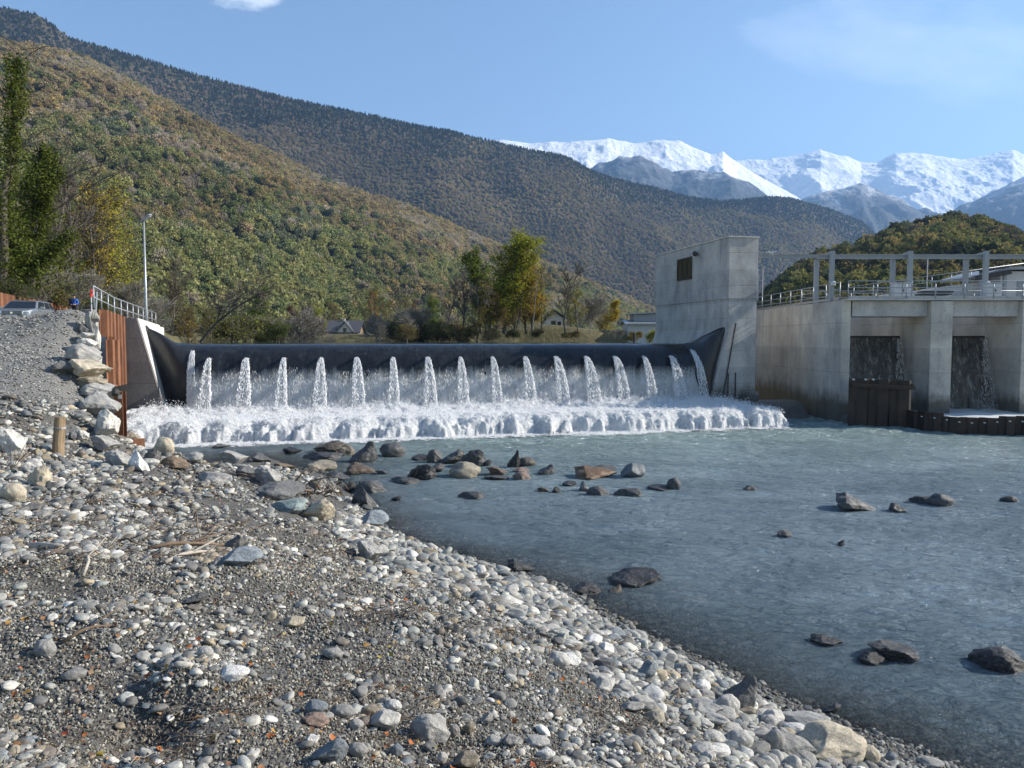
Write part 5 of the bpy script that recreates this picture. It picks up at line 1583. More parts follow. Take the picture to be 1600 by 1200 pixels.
for px, py, hpx, lb in ((18, 735, 62, 'dry brown leafless weed beside the pale boulder at the left edge'), (30, 700, 34, 'second smaller dry weed stalk left of the wooden stake')):
    p = hit_ground(px, py); k_ = p.y / 1200; root = thing('dry_weed', p, lb, 'weed', 'dry weeds at the left edge')
    for q in range(9):
        mb = MB(); d = Vector((tr_.uniform(-.6, .6), tr_.uniform(-.3, .3), tr_.uniform(.5, 1))); L = hpx * k_ * tr_.uniform(.5, 1.1)
        mb.tube([p, p + d * L * .5, p + d * L + Vector((tr_.uniform(-.1, .1), 0, .05))], [.009, .007, .003], 5)
        c = p + d * L * .55; mb.tube([c, c + Vector((tr_.uniform(-.25, .25), 0, .2))], [.005, .002], 4); mb.build('stalk', M_TWIG, root)

# ------------------------------------------------------------------ the grey car
M_CAR = surf('silver_paint', [(0, (.27, .29, .31)), (1, (.31, .33, .35))], 1, .28, 0, metal=.6, spec=.6)
M_TYRE = surf('tyre', [(0, (.015, .015, .015)), (1, (.03, .03, .03))], 5, .85, .1)
m, t = newmat('car_glass'); b = N(t); b.out(b.principled((.012, .014, .016), .06, None, 0, .6)); M_CGL = m
m, t = newmat('headlight'); b = N(t); b.out(b.principled((.75, .76, .78), .12, None, .3, .6)); M_HL = m
cy = 41.0
pc = at(18, 480, cy); zg = at(18, 465, cy).z - 1.40
CAR = thing('parked_car', (pc.x, cy, zg), 'silver grey off-road car parked on the gravel road at the left edge', 'car')
cz = R(15)
CM = Matrix.Translation((pc.x, cy, zg)) @ Matrix.Rotation(cz, 4, 'Z')


def cp_(x, y, z): return CM @ Vector((x, y, z * .8))   # x across, y back from the front bumper, z up


def section(y, hw, zb, zt, rnd=.12): return [(-hw * .96, y, zb), (-hw, y, zb + .18), (-hw, y, zt - rnd), (-hw + rnd, y, zt), (hw - rnd, y, zt), (hw, y, zt - rnd), (hw, y, zb + .18), (hw * .96, y, zb)]


mb = MB(); secs = [section(0.0, .70, .42, .80), section(.10, .84, .34, .93), section(.45, .90, .30, 1.02), section(1.15, .92, .28, 1.10), section(3.9, .92, .28, 1.10), section(4.35, .88, .32, 1.08), section(4.5, .80, .42, .95)]
n_ = 8; vs = [cp_(*q) for s_ in secs for q in s_]; fs = [(i * n_ + k, i * n_ + (k + 1) % n_, (i + 1) * n_ + (k + 1) % n_, (i + 1) * n_ + k) for i in range(len(secs) - 1) for k in range(n_)]
fs += [tuple(range(n_ - 1, -1, -1)), tuple((len(secs) - 1) * n_ + k for k in range(n_))]
mb.add(vs, fs); mb.build('body', M_CAR, CAR, True, bevel=.02)
mb = MB()
lo = [(-.86, 1.12, 1.08), (.86, 1.12, 1.08), (.86, 4.38, 1.08), (-.86, 4.38, 1.08)]; hi_ = [(-.66, 1.92, 1.66), (.66, 1.92, 1.66), (.68, 4.05, 1.66), (-.68, 4.05, 1.66)]
mb.hexa([cp_(*q) for q in lo + hi_]); mb.build('cabin', M_CAR, CAR, bevel=.05)


def quad_on(a, b_, c, d, off):
    P = [Vector(q) for q in (a, b_, c, d)]; n__ = (P[1] - P[0]).cross(P[3] - P[0]).normalized() * off
    return [cp_(*(q + n__)) for q in P]


def ins(a, b_, c, d, k0, k1, m0, m1):
    P = [Vector(q) for q in (a, b_, c, d)]
    f = lambda u_, v_: P[0].lerp(P[1], u_).lerp(P[3].lerp(P[2], u_), v_)
    return f(k0, m0), f(k1, m0), f(k1, m1), f(k0, m1)


ws = ins(lo[0], lo[1], hi_[1], hi_[0], .05, .95, .05, .90)
mb = MB(); mb.prism(quad_on(*ws, .012), CM.to_3x3() @ Vector((0, .012, .0))); mb.build('windscreen', M_CGL, CAR)
for (a, b_, c, d) in ((lo[1], lo[2], hi_[2], hi_[1]), (lo[3], lo[0], hi_[0], hi_[3])):
    for k0, k1 in ((.06, .42), (.46, .74), (.78, .95)):
        w_ = ins(a, b_, c, d, k0, k1, .12, .88); mb = MB(); mb.add(quad_on(*w_, .012), [(0, 1, 2, 3)]); mb.build('side_window', M_CGL, CAR)
for x in (-1, 1):
    mb = MB(); mb.hexa([cp_(x * a_, y_, z_) for a_, y_, z_ in ((.48, -.02, .70), (.82, .08, .70), (.86, .35, .74), (.5, .2, .72), (.5, .0, .86), (.82, .10, .92), (.86, .38, .95), (.5, .2, .88))]); mb.build('headlight', M_HL, CAR)
    mb = MB(); mb.tube([cp_(x * .60, .02, .48), cp_(x * .60, -.03, .48)], .075, 12); mb.build('fog_lamp', M_HL, CAR)
    mb = MB(); mb.box(cp_(x * 1.05, 1.42, 1.14), (.24, .13, .16), cz); mb.build('mirror', M_CAR, CAR, bevel=.04)
    for y in (.85, 3.55):
        w_ = MB(); c0, c1 = cp_(x * .72, y, .34), cp_(x * .935, y, .34); w_.tube([c0, c0.lerp(c1, .12), c0.lerp(c1, .88), c1], [.24, .275, .275, .25], 22); wo_ = w_.build('wheel', M_TYRE, CAR)
        w_ = MB(); w_.tube([c1, c1.lerp(cp_(x * .96, y, .34), .6)], [.18, .16], 16); w_.build('rim', M_GALV, wo_)
mb = MB(); mb.box(cp_(0, -.01, .74), (.92, .06, .20), cz); gr = mb.build('grille', M_DARK, CAR, bevel=.02)
mb = MB()
for z_ in (.68, .74, .80): mb.box(cp_(0, -.05, z_), (.88, .03, .018), cz)
mb.build('grille_bar', M_GALV, gr)
mb = MB(); mb.tube([cp_(0, -.055, .75), cp_(0, -.075, .75)], .06, 16); mb.build('emblem', M_HL, gr)
mb = MB(); mb.box(cp_(0, .02, .46), (1.3, .08, .16), cz); mb.build('lower_grille', M_DARK, CAR)
mb = MB(); mb.box(cp_(0, -.03, .56), (.52, .03, .11), cz); mb.build('number_plate', M_WHITE, CAR)
for x in (-1, 1):
    mb = MB(); mb.tube([cp_(x * .58, 2.1, 1.70), cp_(x * .58, 2.3, 1.74), cp_(x * .58, 3.7, 1.74), cp_(x * .58, 3.9, 1.70)], .02, 6); mb.build('roof_rail', M_DARK, CAR)

# ------------------------------------------------------------------ the person by the ramp head
yp = 56.0
fp = at(117, 497, yp); top_ = at(117, 461, yp).z; hp = 1.74; zf = top_ - hp
PX, PY, PZ = fp.x, yp, float(valley(fp.x, yp))
M_SKIN = surf('skin', [(0, (.42, .25, .18)), (1, (.48, .30, .22))], 6, .6, 0)
M_BLUE = surf('blue_jacket', [(0, (.025, .075, .30)), (1, (.04, .13, .48))], 9, .75, .4, 20, .01)
M_TROU = surf('dark_trousers', [(0, (.02, .022, .03)), (1, (.04, .042, .05))], 9, .85, .3)
M_HAIR = surf('dark_hair', [(0, (.012, .009, .007)), (1, (.03, .022, .016))], 20, .7, .4)
M_SIDEBOX = surf('dark_side_cloth', [(0, (.012, .014, .03)), (1, (.03, .03, .05))], 8, .8, .3)


def skin_fig(name, J, E, rad, mat, parent, sub=2, root_i=0):
    me = bpy.data.meshes.new(name); me.from_pydata([tuple(np.array(j)) for j in J], E, []); me.update(); me.materials.append(mat)
    o = bpy.data.objects.new(name, me); COL.objects.link(o); o.parent = parent; ORG[o.name] = ORG[parent.name]
    md = o.modifiers.new('skin', 'SKIN'); md.use_smooth_shade = True
    if not me.skin_vertices: me.skin_vertices.new()
    for i, r_ in enumerate(rad):
        me.skin_vertices[0].data[i].radius = (r_, r_) if not hasattr(r_, '__len__') else r_
        me.skin_vertices[0].data[i].use_root = (i == root_i)
    ms_ = o.modifiers.new('sub', 'SUBSURF'); ms_.levels = sub; ms_.render_levels = sub
    return o


PER = thing('person', (PX, PY, PZ), 'person in a bright blue jacket and dark trousers standing at the head of the ramp', 'person')
# x to the right in the photo, y away from the camera; standing, facing the camera, hands held together before the belly
J = [(0, 0, .95), (0, .0, 1.18), (0, .01, 1.36), (0, 0, 1.47), (0, -.03, 1.56), (0, -.03, 1.67),
     (-.17, .0, 1.40), (-.27, .02, 1.14), (-.12, -.22, 1.02), (.17, .0, 1.40), (.28, .02, 1.15), (.15, -.22, 1.03),
     (-.10, 0, .90), (-.12, -.01, .50), (-.12, .03, .09), (-.13, -.15, .04), (.10, 0, .90), (.12, .02, .50), (.14, .06, .09), (.16, -.12, .04)]
Ed = [(0, 1), (1, 2), (2, 3), (3, 4), (4, 5), (2, 6), (6, 7), (7, 8), (2, 9), (9, 10), (10, 11), (0, 12), (12, 13), (13, 14), (14, 15), (0, 16), (16, 17), (17, 18), (18, 19)]
rad = [.135, .125, .15, .055, .075, .085, .065, .048, .034, .065, .048, .034, .09, .06, .042, .035, .09, .06, .042, .035]
for s_, w_, base in ((-1, 8, (-.12, -.22, 1.02)), (1, 11, (.15, -.22, 1.03))):
    bx = np.array(base); pi = len(J); J.append(tuple(bx + (-s_ * .05, -.06, -.005))); Ed.append((w_, pi)); rad.append(.030)
    for k in range(4):
        a_ = bx + np.array((-s_ * .085, -.075 + .004 * k, .028 - .019 * k)); J.append(tuple(a_)); Ed.append((pi, len(J) - 1)); rad.append(.009)
        J.append(tuple(a_ + (-s_ * (.035 - .005 * abs(k - 1)), .012, -.012))); Ed.append((len(J) - 2, len(J) - 1)); rad.append(.0075)
    J.append(tuple(bx + (-s_ * .05, -.085, .04))); Ed.append((pi, len(J) - 1)); rad.append(.010); J.append(tuple(bx + (-s_ * .075, -.10, .06))); Ed.append((len(J) - 2, len(J) - 1)); rad.append(.009)
skin_fig('body', J, Ed, rad, M_SKIN, PER)
skin_fig('jacket', [J[0][:2] + (.90,), J[1], J[2], (0, 0, 1.45), J[6], J[7], (-.15, -.17, 1.04), J[9], J[10], (.18, -.17, 1.05)],
         [(0, 1), (1, 2), (2, 3), (2, 4), (4, 5), (5, 6), (2, 7), (7, 8), (8, 9)], [.19, .17, .19, .085, .095, .075, .058, .095, .075, .058], M_BLUE, PER)
skin_fig('trousers', [(0, 0, .93), J[12], J[13], (-.12, .03, .08), J[16], J[17], (.14, .06, .08)], [(0, 1), (1, 2), (2, 3), (0, 4), (4, 5), (5, 6)], [.165, .115, .085, .072, .115, .085, .072], M_TROU, PER)
for s_, q in ((-1, 14), (1, 18)): skin_fig('boot', [J[q], tuple(np.array(J[q]) + (0, -.05, -.045)), J[q + 1]], [(0, 1), (1, 2)], [.06, .058, .048], M_DARK, PER)
V, F = ICO3; hv = V * np.array([.098, .108, .115]) + np.array([PX, PY + .005, PZ + 1.645]); kk = hv.copy(); kk[:, 1] = np.where(hv[:, 2] < PZ + 1.64, np.maximum(hv[:, 1], PY - .02), hv[:, 1])
mesh_obj('hair', kk, F, M_HAIR, PER, True)
mb = MB(); mb.tube([(PX, PY - .105, PZ + 1.63), (PX, PY - .135, PZ + 1.60), (PX, PY - .112, PZ + 1.595)], [.010, .016, .008], 8); mb.build('nose', M_SKIN, PER)
for s_ in (-1, 1):
    mb = MB(); mb.tube([(PX + s_ * .034, PY - .106, PZ + 1.625), (PX + s_ * .034, PY - .116, PZ + 1.625)], [.012, .008], 8); mb.build('eye', M_DARK, PER)
    mb = MB(); mb.tube([(PX + s_ * .086, PY - .02, PZ + 1.65), (PX + s_ * .102, PY - .02, PZ + 1.62), (PX + s_ * .088, PY - .025, PZ + 1.585)], [.012, .018, .010], 8); mb.build('ear', M_SKIN, PER)
mb = MB(); mb.tube([(PX - .025, PY - .110, PZ + 1.565), (PX, PY - .114, PZ + 1.562), (PX + .025, PY - .110, PZ + 1.565)], .006, 6); mb.build('mouth', surf('lips', [(0, (.30, .10, .09)), (1, (.34, .13, .11))], 5, .6, 0), PER)
mb = MB(); mb.box((PX - .25, PY + .02, PZ + 1.22), (.26, .22, .52), .1); mb.build('shoulder_bag', M_SIDEBOX, PER, bevel=.06)  # dark rounded box at the figure's left side

# traffic cone, concrete block, roadside piles
p = at(104, 491, 55)
p.z = float(valley(p.x, 55)) + .10
root = thing('traffic_cone', (p.x, 55, p.z - .1), 'small orange traffic cone left of the person', 'cone')
mb = MB(); mb.tube([(p.x, 55, p.z - .06), (p.x, 55, p.z + .36)], [.16, .04], 12); mb.build('cone_body', M_ORANGE, root)
mb = MB(); mb.box((p.x, 55, p.z - .08), (.38, .38, .05)); mb.build('base', M_ORANGE, root)
p = at(138, 490, 44)
root = thing('concrete_block', (p.x, 44, p.z), 'dark concrete block lying behind the top rocks of the ramp', 'block')
mb = MB(); mb.box((p.x, 44, p.z - .02), (.62, .6, .52), .15); mb.build('block', M_CONC_D, root, bevel=.05)
mb = MB(); mb.tube([(p.x - .15, 43.95, p.z + .22), (p.x - .15, 43.95, p.z + .30), (p.x + .1, 43.95, p.z + .30), (p.x + .1, 43.95, p.z + .22)], .03, 6); mb.build('lifting_loop', M_DARK, root)
root = thing('roadside_sheet_piles', at(50, 470, 52), 'orange rust sheet pile wall along the road behind the grey car', 'sheet piles')
wa, wb = at(-14, 470, 46), at(109, 486, 66)
for mb in zigzag(wa, wb, (5.4, 5.4), (at(-6, 456, 46).z, at(106, 481, 66).z), .62, .34): mb.build('pile', M_RUST, root)

# ------------------------------------------------------------------ valley floor: one wide sheet beyond the weir
m, t = newmat('valley_floor'); b = N(t)
v = b.coords(); n1 = b.noise(v, .06, 8, .65); n2 = b.noise(v, 1.3, 6, .7)
col = b.ramp(b.rng(b.math('ADD', b.math('MULTIPLY', n1, .6), b.math('MULTIPLY', n2, .4)), .35, .65), [(0, (.045, .042, .022)), (.5, (.10, .09, .045)), (1, (.17, .145, .08))])
b.out(b.principled(col, .95, b.bump(n2, .8, .3), 0, .2)); M_VAL = m


ys = np.r_[np.linspace(45, 140, 120), np.geomspace(142, 13500, 60)]
Xg, Yg = trap_grid(ys, 330, .95, 22)
V = np.stack([Xg, Yg, valley(Xg, Yg)], -1).reshape(-1, 3)
tag(mesh_obj('valley_floor', V, grid_faces(*Xg.shape), M_VAL, smooth=True, base=(0, 0, 0)), kind='structure')

# ------------------------------------------------------------------ leaves and trees


def leaf_mat(name, kind, src):
    m, t = newmat(name); b = N(t)
    if src == 'inst': c = b.n('ShaderNodeAttribute', attribute_type='INSTANCER', attribute_name='col').outputs['Color']
    else: c = b.n('ShaderNodeObjectInfo').outputs['Color']
    g = b.n('ShaderNodeNewGeometry')
    lo_ = .72 if src == 'inst' else .55
    f = b.ramp(g.outputs['Random Per Island'], [(0, (lo_, lo_, lo_ - .04)), (.5, (1, 1, 1)), (1, (2 - lo_, 1.95 - lo_, 1.78 - lo_))])
    c = b.mix(1.0, c, f, 'MULTIPLY')
    d = b.n('ShaderNodeBsdfDiffuse'); tr = b.n('ShaderNodeBsdfTranslucent'); b.l(c, d.inputs['Color'])
    b.l(b.mix(1.0, c, (1.25, 1.2, .7), 'MULTIPLY'), tr.inputs['Color'])
    mx = b.n('ShaderNodeMixShader'); mx.inputs[0].default_value = .35 if kind == 'leaf' else .1; b.l(d.outputs[0], mx.inputs[1]); b.l(tr.outputs[0], mx.inputs[2])
    b.out(mx.outputs[0]); return m


M_LEAF = leaf_mat('foliage', 'leaf', 'obj')
M_FOR = leaf_mat('forest_foliage', 'leaf', 'inst')
M_BARK = surf('bark', [(0, (.055, .045, .036)), (.6, (.10, .085, .068)), (1, (.16, .14, .115))], 5, .9, .5, stretch=(1, 1, .25))
M_BARKP = surf('pale_bark', [(0, (.16, .145, .12)), (1, (.28, .26, .23))], 5, .9, .4, stretch=(1, 1, .25))


def leaves(P, size, r, up=.3):
    """quads at points P"""
    n = len(P); nn = r.normal(size=(n, 3)); nn[:, 2] = np.abs(nn[:, 2]) + up; nn /= np.linalg.norm(nn, axis=1)[:, None]
    a = r.normal(size=(n, 3)); a -= nn * (a * nn).sum(1)[:, None]; a /= np.linalg.norm(a, axis=1)[:, None]; c = np.cross(nn, a)
    s = size * r.uniform(.6, 1.4, (n, 1))
    V = np.stack([P - a * s, P - c * s * .55, P + a * s, P + c * s * .55], 1).reshape(-1, 3)
    return V, np.arange(4 * n).reshape(-1, 4)


def grow(r, p, d, L, rad, lvl, out, tips, P):
    n = 5 if lvl > 0 else 4; path = [p]; q = p.copy(); dd = d / np.linalg.norm(d)
    for i in range(n):
        dd = dd + r.normal(0, P['wob'], 3) + np.array([0, 0, P['up'] * (1 if lvl < P['lv'] else .2)]); dd /= np.linalg.norm(dd)
        q = q + dd * L / n; path.append(q.copy())
    out.append((path, [rad * (1 - .75 * i / n) if lvl < P['lv'] else rad * (1 - .6 * i / n) for i in range(n + 1)], lvl))
    if lvl == 0: tips.extend(path[1:]); return
    k = P['k'][P['lv'] - lvl]
    for i in range(k):
        f = P['f0'] + (1 - P['f0']) * (i + r.random()) / k if lvl == P['lv'] else .25 + .75 * r.random()
        j = f * n; a = int(min(j, n - 1)); base = path[a] + (path[a + 1] - path[a]) * (j - a)
        ax = path[a + 1] - path[a]; ax /= np.linalg.norm(ax)
        s_ = r.normal(size=3); s_ -= ax * (s_ @ ax); s_ /= np.linalg.norm(s_)
        ang = R(P['ang'] + r.normal(0, 10)); nd = ax * math.cos(ang) + s_ * math.sin(ang)
        taper = (1 - P['cone'] * f) if lvl == P['lv'] else 1
        grow(r, base, nd, L * P['len'] * taper * r.uniform(.75, 1.2), rad * (1 - .75 * f) * .62 + .004, lvl - 1, out, tips, P)


def tubes(branches, minr=0.0):
    mb = MB()
    for path, rad, lvl in branches: mb.tube(path, [max(q, minr) for q in rad], 7 if lvl >= 2 else 4, cap=False)
    return np.array(mb.v), mb.f


VAR = {}


def tree_variant(key, seed, H, trunk_r, P, leaf_n, leaf_size, leaf_spread, bark, lean=(0, 0), minr=.012):
    r = np.random.default_rng(seed); out, tips = [], []
    grow(r, np.zeros(3), np.array([lean[0], lean[1], 1.]), H, trunk_r, P['lv'], out, tips, P)
    big = [o_ for o_ in out if o_[2] >= P['lv'] - 1]; small = [o_ for o_ in out if o_[2] < P['lv'] - 1]
    mt = bpy.data.meshes.new('trunk'); v, f = tubes(big, minr * 1.5); fill_mesh(mt, v, f); mt.materials.append(bark)
    tips = np.array(tips); mc = bpy.data.meshes.new('crown')
    v, f = tubes(small, minr); nv = len(v); f = list(f); ms_ = [0] * len(f)
    if leaf_n:
        sel = tips[r.integers(0, len(tips), leaf_n)] + r.normal(0, leaf_spread, (leaf_n, 3))
        lv, lf = leaves(sel, leaf_size, r); f += [tuple(q) for q in (lf + nv).tolist()]; ms_ += [1] * len(lf); v = np.concatenate([v, lv])
    fill_mesh(mc, v, f); mc.materials.append(bark); mc.materials.append(M_LEAF); mc.polygons.foreach_set('material_index', np.array(ms_, dtype=np.int32))
    top = max(v[:, 2].max(), 1); VAR[key] = (mt, mc, float(top))


def PP(lv=3, k=(10, 7, 5), wob=.12, up=.05, f0=.3, ang=45, length=.42, cone=.45): return dict(lv=lv, k=k, wob=wob, up=up, f0=f0, ang=ang, len=length, cone=cone)


for i in range(3):
    tree_variant('bare%d' % i, 500 + i, 9, .14, PP(k=(13, 9, 7), f0=.22, ang=36, length=.40, cone=.35), 0, 0, 0, M_BARK, minr=.018)
    tree_variant('shrub%d' % i, 520 + i, 3.2, .06, PP(k=(16, 9, 5), f0=.03, ang=48, length=.62, cone=.35, wob=.2), 2600, .11, .22, M_BARK, minr=.014)
    tree_variant('bushbare%d' % i, 540 + i, 4.5, .06, PP(k=(20, 10, 7), f0=.02, ang=30, length=.6, cone=.45, wob=.13), 350, .09, .15, M_BARKP, minr=.014)
    tree_variant('leafy%d' % i, 560 + i, 10, .17, PP(k=(24, 9, 6), f0=.10, ang=50, length=.34, cone=.6), 8200, .12, .34, M_BARK, minr=.016)
    tree_variant('sparse%d' % i, 580 + i, 9, .12, PP(k=(18, 9, 6), f0=.12, ang=42, length=.36, cone=.45), 2300, .095, .28, M_BARK, minr=.016)
tree_variant('poplar', 601, 12.5, .2, PP(k=(36, 10, 6), f0=.12, ang=42, length=.27, cone=.35), 17000, .115, .32, M_BARK, minr=.018)
tree_variant('crook', 611, 8, .16, PP(k=(9, 8, 7), f0=.35, ang=50, length=.5, wob=.22, up=-.02), 0, 0, 0, M_BARK, lean=(-.55, .1), minr=.018)
tree_variant('leaner', 612, 7.5, .14, PP(k=(10, 8, 7), f0=.25, ang=42, length=.5, wob=.16, up=.0), 0, 0, 0, M_BARK, lean=(.75, 0), minr=.018)
tree_variant('slim', 613, 9, .09, PP(k=(9, 6, 4), f0=.45, ang=38, length=.28, cone=.5, wob=.06), 700, .10, .22, M_BARKP, minr=.014)

LEAFC = {'yel': (.34, .27, .05), 'ygreen': (.28, .265, .045), 'green': (.11, .14, .03), 'olive': (.17, .155, .055), 'dark': (.05, .058, .025), 'ochre': (.21, .135, .032), 'brown': (.13, .085, .045), 'pink': (.19, .13, .09), 'bank': (.07, .10, .028)}
tri = random.Random(77)


def plant(name, key, px, py, Y, hpx, tone, label, cat='tree', group=None, wide=1.0, rz=None):
    mt, mc, top = VAR[key]; p = at(px, py, Y); h = hpx / 1200 * Y; s_ = h / top
    root = thing(name, (p.x, Y, p.z - (.15 if name == 'tree' else .22 * h)), label, cat, group)
    root.rotation_euler = (0, 0, tri.uniform(0, 6.28) if rz is None else rz); root.scale = (s_ * wide, s_ * wide, s_)
    for nm, me in (('trunk', mt), ('crown', mc)):
        o = bpy.data.objects.new(nm, me); COL.objects.link(o); o.parent = root; c = LEAFC[tone]; o.color = (*[q * tri.uniform(.85, 1.15) for q in c], 1)
    return root


G1 = 'trees on the bank beyond the weir'
for a in [
    ('tree', 'poplar', 788, 520, 106, 164, 'ygreen', 'tallest yellow green tree rising behind the middle of the weir'),
    ('tree', 'leafy0', 822, 520, 108, 143, 'ygreen', 'green leafy tree right of the tallest tree behind the weir'),
    ('tree', 'leafy1', 765, 520, 110, 140, 'green', 'darker green tree on the left shoulder of the tallest tree'),
    ('tree', 'sparse0', 806, 520, 104, 100, 'yel', 'yellow sparse tree at the foot of the tallest tree'),
    ('tree', 'leafy2', 775, 522, 103, 112, 'ygreen', 'yellow green tree low in the left half of the tall group'),
    ('tree', 'leafy0', 803, 521, 110, 126, 'green', 'mid green tree filling the gap right of the tallest trunk'),
    ('tree', 'leafy1', 832, 521, 107, 96, 'ygreen', 'lower yellow green tree at the right flank of the tall group'),
    ('tree', 'sparse1', 758, 523, 101, 92, 'yel', 'yellow tree standing between the ochre shrub and the tallest tree'),
    ('tree', 'leafy2', 790, 523, 101, 74, 'olive', 'short olive tree right before the tallest trunk'),
    ('tree', 'slim', 832, 518, 102, 105, 'olive', 'slim half bare tree right of the leafy tree behind the weir'),
    ('tree', 'sparse1', 846, 518, 112, 112, 'olive', 'thin olive tree at the right end of the tall group'),
    ('tree', 'bare0', 883, 518, 104, 112, 'brown', 'bare dark tree standing alone left of the yellow small tree'),
    ('tree', 'sparse2', 903, 520, 106, 80, 'ygreen', 'small yellow green tree right of the lone bare tree'),
    ('tree', 'bushbare0', 922, 522, 108, 70, 'pink', 'reddish bare shrub between two small yellow green trees'),
    ('tree', 'leafy2', 944, 524, 106, 60, 'yel', 'small yellow leaved tree left of the grey shed'),
    ('tree', 'crook', 752, 520, 100, 92, 'brown', 'crooked bare tree leaning left beside the tall group'),
    ('tree', 'bare1', 722, 520, 110, 105, 'brown', 'bare upright tree behind the crooked leaning one'),
    ('shrub', 'sparse0', 744, 524, 100, 78, 'ochre', 'yellow ochre shrub in front of the crooked tree'),
    ('tree', 'bare2', 700, 522, 112, 96, 'brown', 'bare tree left of the crooked leaning one'),
    ('shrub', 'shrub0', 690, 534, 104, 48, 'dark', 'dark evergreen shrub at the left foot of the crooked tree'),
    ('shrub', 'shrub1', 722, 534, 100, 40, 'dark', 'dark shrub right of the dark evergreen, by the water'),
    ('shrub', 'shrub2', 770, 530, 98, 26, 'dark', 'low dark hedge shrub under the yellow ochre shrub'),
    ('shrub', 'shrub0', 803, 528, 98, 22, 'dark', 'low dark hedge shrub under the tallest tree'),
    ('shrub', 'shrub1', 838, 526, 99, 20, 'dark', 'low dark hedge shrub under the slim half bare tree'),
    ('shrub', 'bushbare1', 612, 534, 106, 68, 'olive', 'rounded bare shrub left of the dark shrubs, behind the weir'),
    ('shrub', 'bushbare2', 640, 534, 108, 82, 'olive', 'tall bare shrub between the rounded one and the dark evergreen'),
    ('shrub', 'shrub2', 662, 535, 104, 50, 'dark', 'dark round shrub just left of the dark evergreen'),
    ('tree', 'leaner', 312, 534, 84, 118, 'brown', 'bare tree with dark limbs leaning right, left of the weir crest'),
    ('tree', 'bare1', 268, 534, 84, 138, 'brown', 'upright bare tree right of the street lamp'),
    ('shrub', 'sparse1', 330, 536, 88, 78, 'olive', 'olive shrub under the leaning bare limbs'),
    ('shrub', 'sparse2', 285, 536, 90, 96, 'olive', 'olive leaved small tree behind the upright bare tree'),
    ('shrub', 'shrub0', 372, 536, 92, 70, 'olive', 'olive rounded shrub right of the leaning bare tree'),
    ('shrub', 'bushbare0', 242, 530, 80, 96, 'olive', 'thicket of bare stems right beside the street lamp foot'),
    ('shrub', 'bushbare1', 458, 536, 96, 76, 'pink', 'pinkish bare shrub left of the dark roofed chalet'),
    ('shrub', 'bushbare2', 430, 536, 98, 60, 'olive', 'dull bare shrub left of the pinkish one'),
    ('shrub', 'bushbare0', 480, 537, 100, 62, 'olive', 'bare yellowish shrub right beside the chalet'),
    ('shrub', 'shrub1', 415, 538, 94, 26, 'green', 'small dark green shrub behind the weir, left part'),
    ('tree', 'slim', 586, 532, 130, 80, 'ochre', 'slim yellow tree right of the chalet'),
    ('tree', 'sparse0', 602, 532, 128, 66, 'olive', 'olive tree right of the slim yellow tree'),
    ('shrub', 'shrub2', 1014, 532, 70, 24, 'ygreen', 'yellow green shrub touching the left side of the tower'),
    ('shrub', 'shrub0', 990, 533, 90, 16, 'olive', 'low olive shrub between the shed and the tower'),
    # left bank
    ('tree', 'bare0', 104, 486, 66, 250, 'brown', 'bare tree with fine fanning branches behind the person'),
    ('tree', 'bare2', 78, 470, 62, 225, 'brown', 'bare tree behind the ivy covered trunk with the long bough'),
    ('tree', 'bare1', 150, 486, 72, 215, 'brown', 'bare tree fanning to the right behind the handrail'),
    ('tree', 'sparse1', 160, 490, 76, 192, 'yel', 'thin yellow leaved tree behind the handrail, left of the lamp'),
    ('tree', 'sparse2', 176, 492, 80, 160, 'ygreen', 'yellow green tree between the handrail and the lamp'),
    ('tree', 'sparse0', 118, 490, 74, 130, 'olive', 'low olive tree right behind the person'),
    ('tree', 'sparse0', 140, 488, 70, 205, 'yel', 'tall ochre tinted thin tree in the mass behind the person'),
    ('tree', 'sparse2', 60, 468, 66, 215, 'olive', 'tall olive thin tree between the two ivy covered trees'),
    ('tree', 'sparse1', 178, 492, 84, 188, 'yel', 'bright yellow thin tree nearest to the lamp post on its left'),
    ('tree', 'leafy1', 100, 482, 78, 120, 'olive', 'bushy olive tree behind the traffic cone'),
    ('shrub', 'bushbare0', 112, 486, 64, 95, 'olive', 'bare twiggy bush directly behind the person'),
    ('tree', 'sparse0', 205, 500, 90, 150, 'ygreen', 'yellow green thin tree just left of the lamp post, farther back'),
    ('tree', 'sparse1', 122, 484, 68, 160, 'ygreen', 'yellow green thin tree rising straight behind the person'),
    ('tree', 'sparse2', 152, 490, 74, 232, 'yel', 'highest yellowing thin tree left of the lamp post'),
    ('tree', 'leafy2', 176, 494, 86, 120, 'ygreen', 'full yellow green tree low behind the handrail'),
    ('tree', 'slim', 125, 486, 70, 150, 'olive', 'pale slim trunk, left of three behind the person'),
    ('tree', 'slim', 131, 486, 71, 138, 'olive', 'pale slim trunk, middle of three behind the person'),
    ('tree', 'slim', 139, 487, 70, 160, 'olive', 'pale slim trunk, right of three behind the person'),
    ('shrub', 'shrub1', 94, 478, 60, 56, 'olive', 'olive shrub left of the person, behind the rust wall'),
    ('shrub', 'bushbare1', 70, 470, 58, 70, 'brown', 'brown bare bush behind the grey car'),
    ('shrub', 'shrub2', 12, 462, 50, 44, 'bank', 'low green bush on the bank above the rust wall, at the left edge'),
    ('shrub', 'shrub0', 38, 464, 52, 32, 'bank', 'low green bush on the bank behind the car roof'),
    ('shrub', 'shrub1', 160, 488, 66, 40, 'green', 'green shrub behind the handrail corner'),
    ('shrub', 'bushbare2', 196, 498, 72, 90, 'olive', 'bare twiggy shrub behind the handrail, left of the lamp'),
]:
    nm, key, px, py, Y, hpx, tone, lb = a
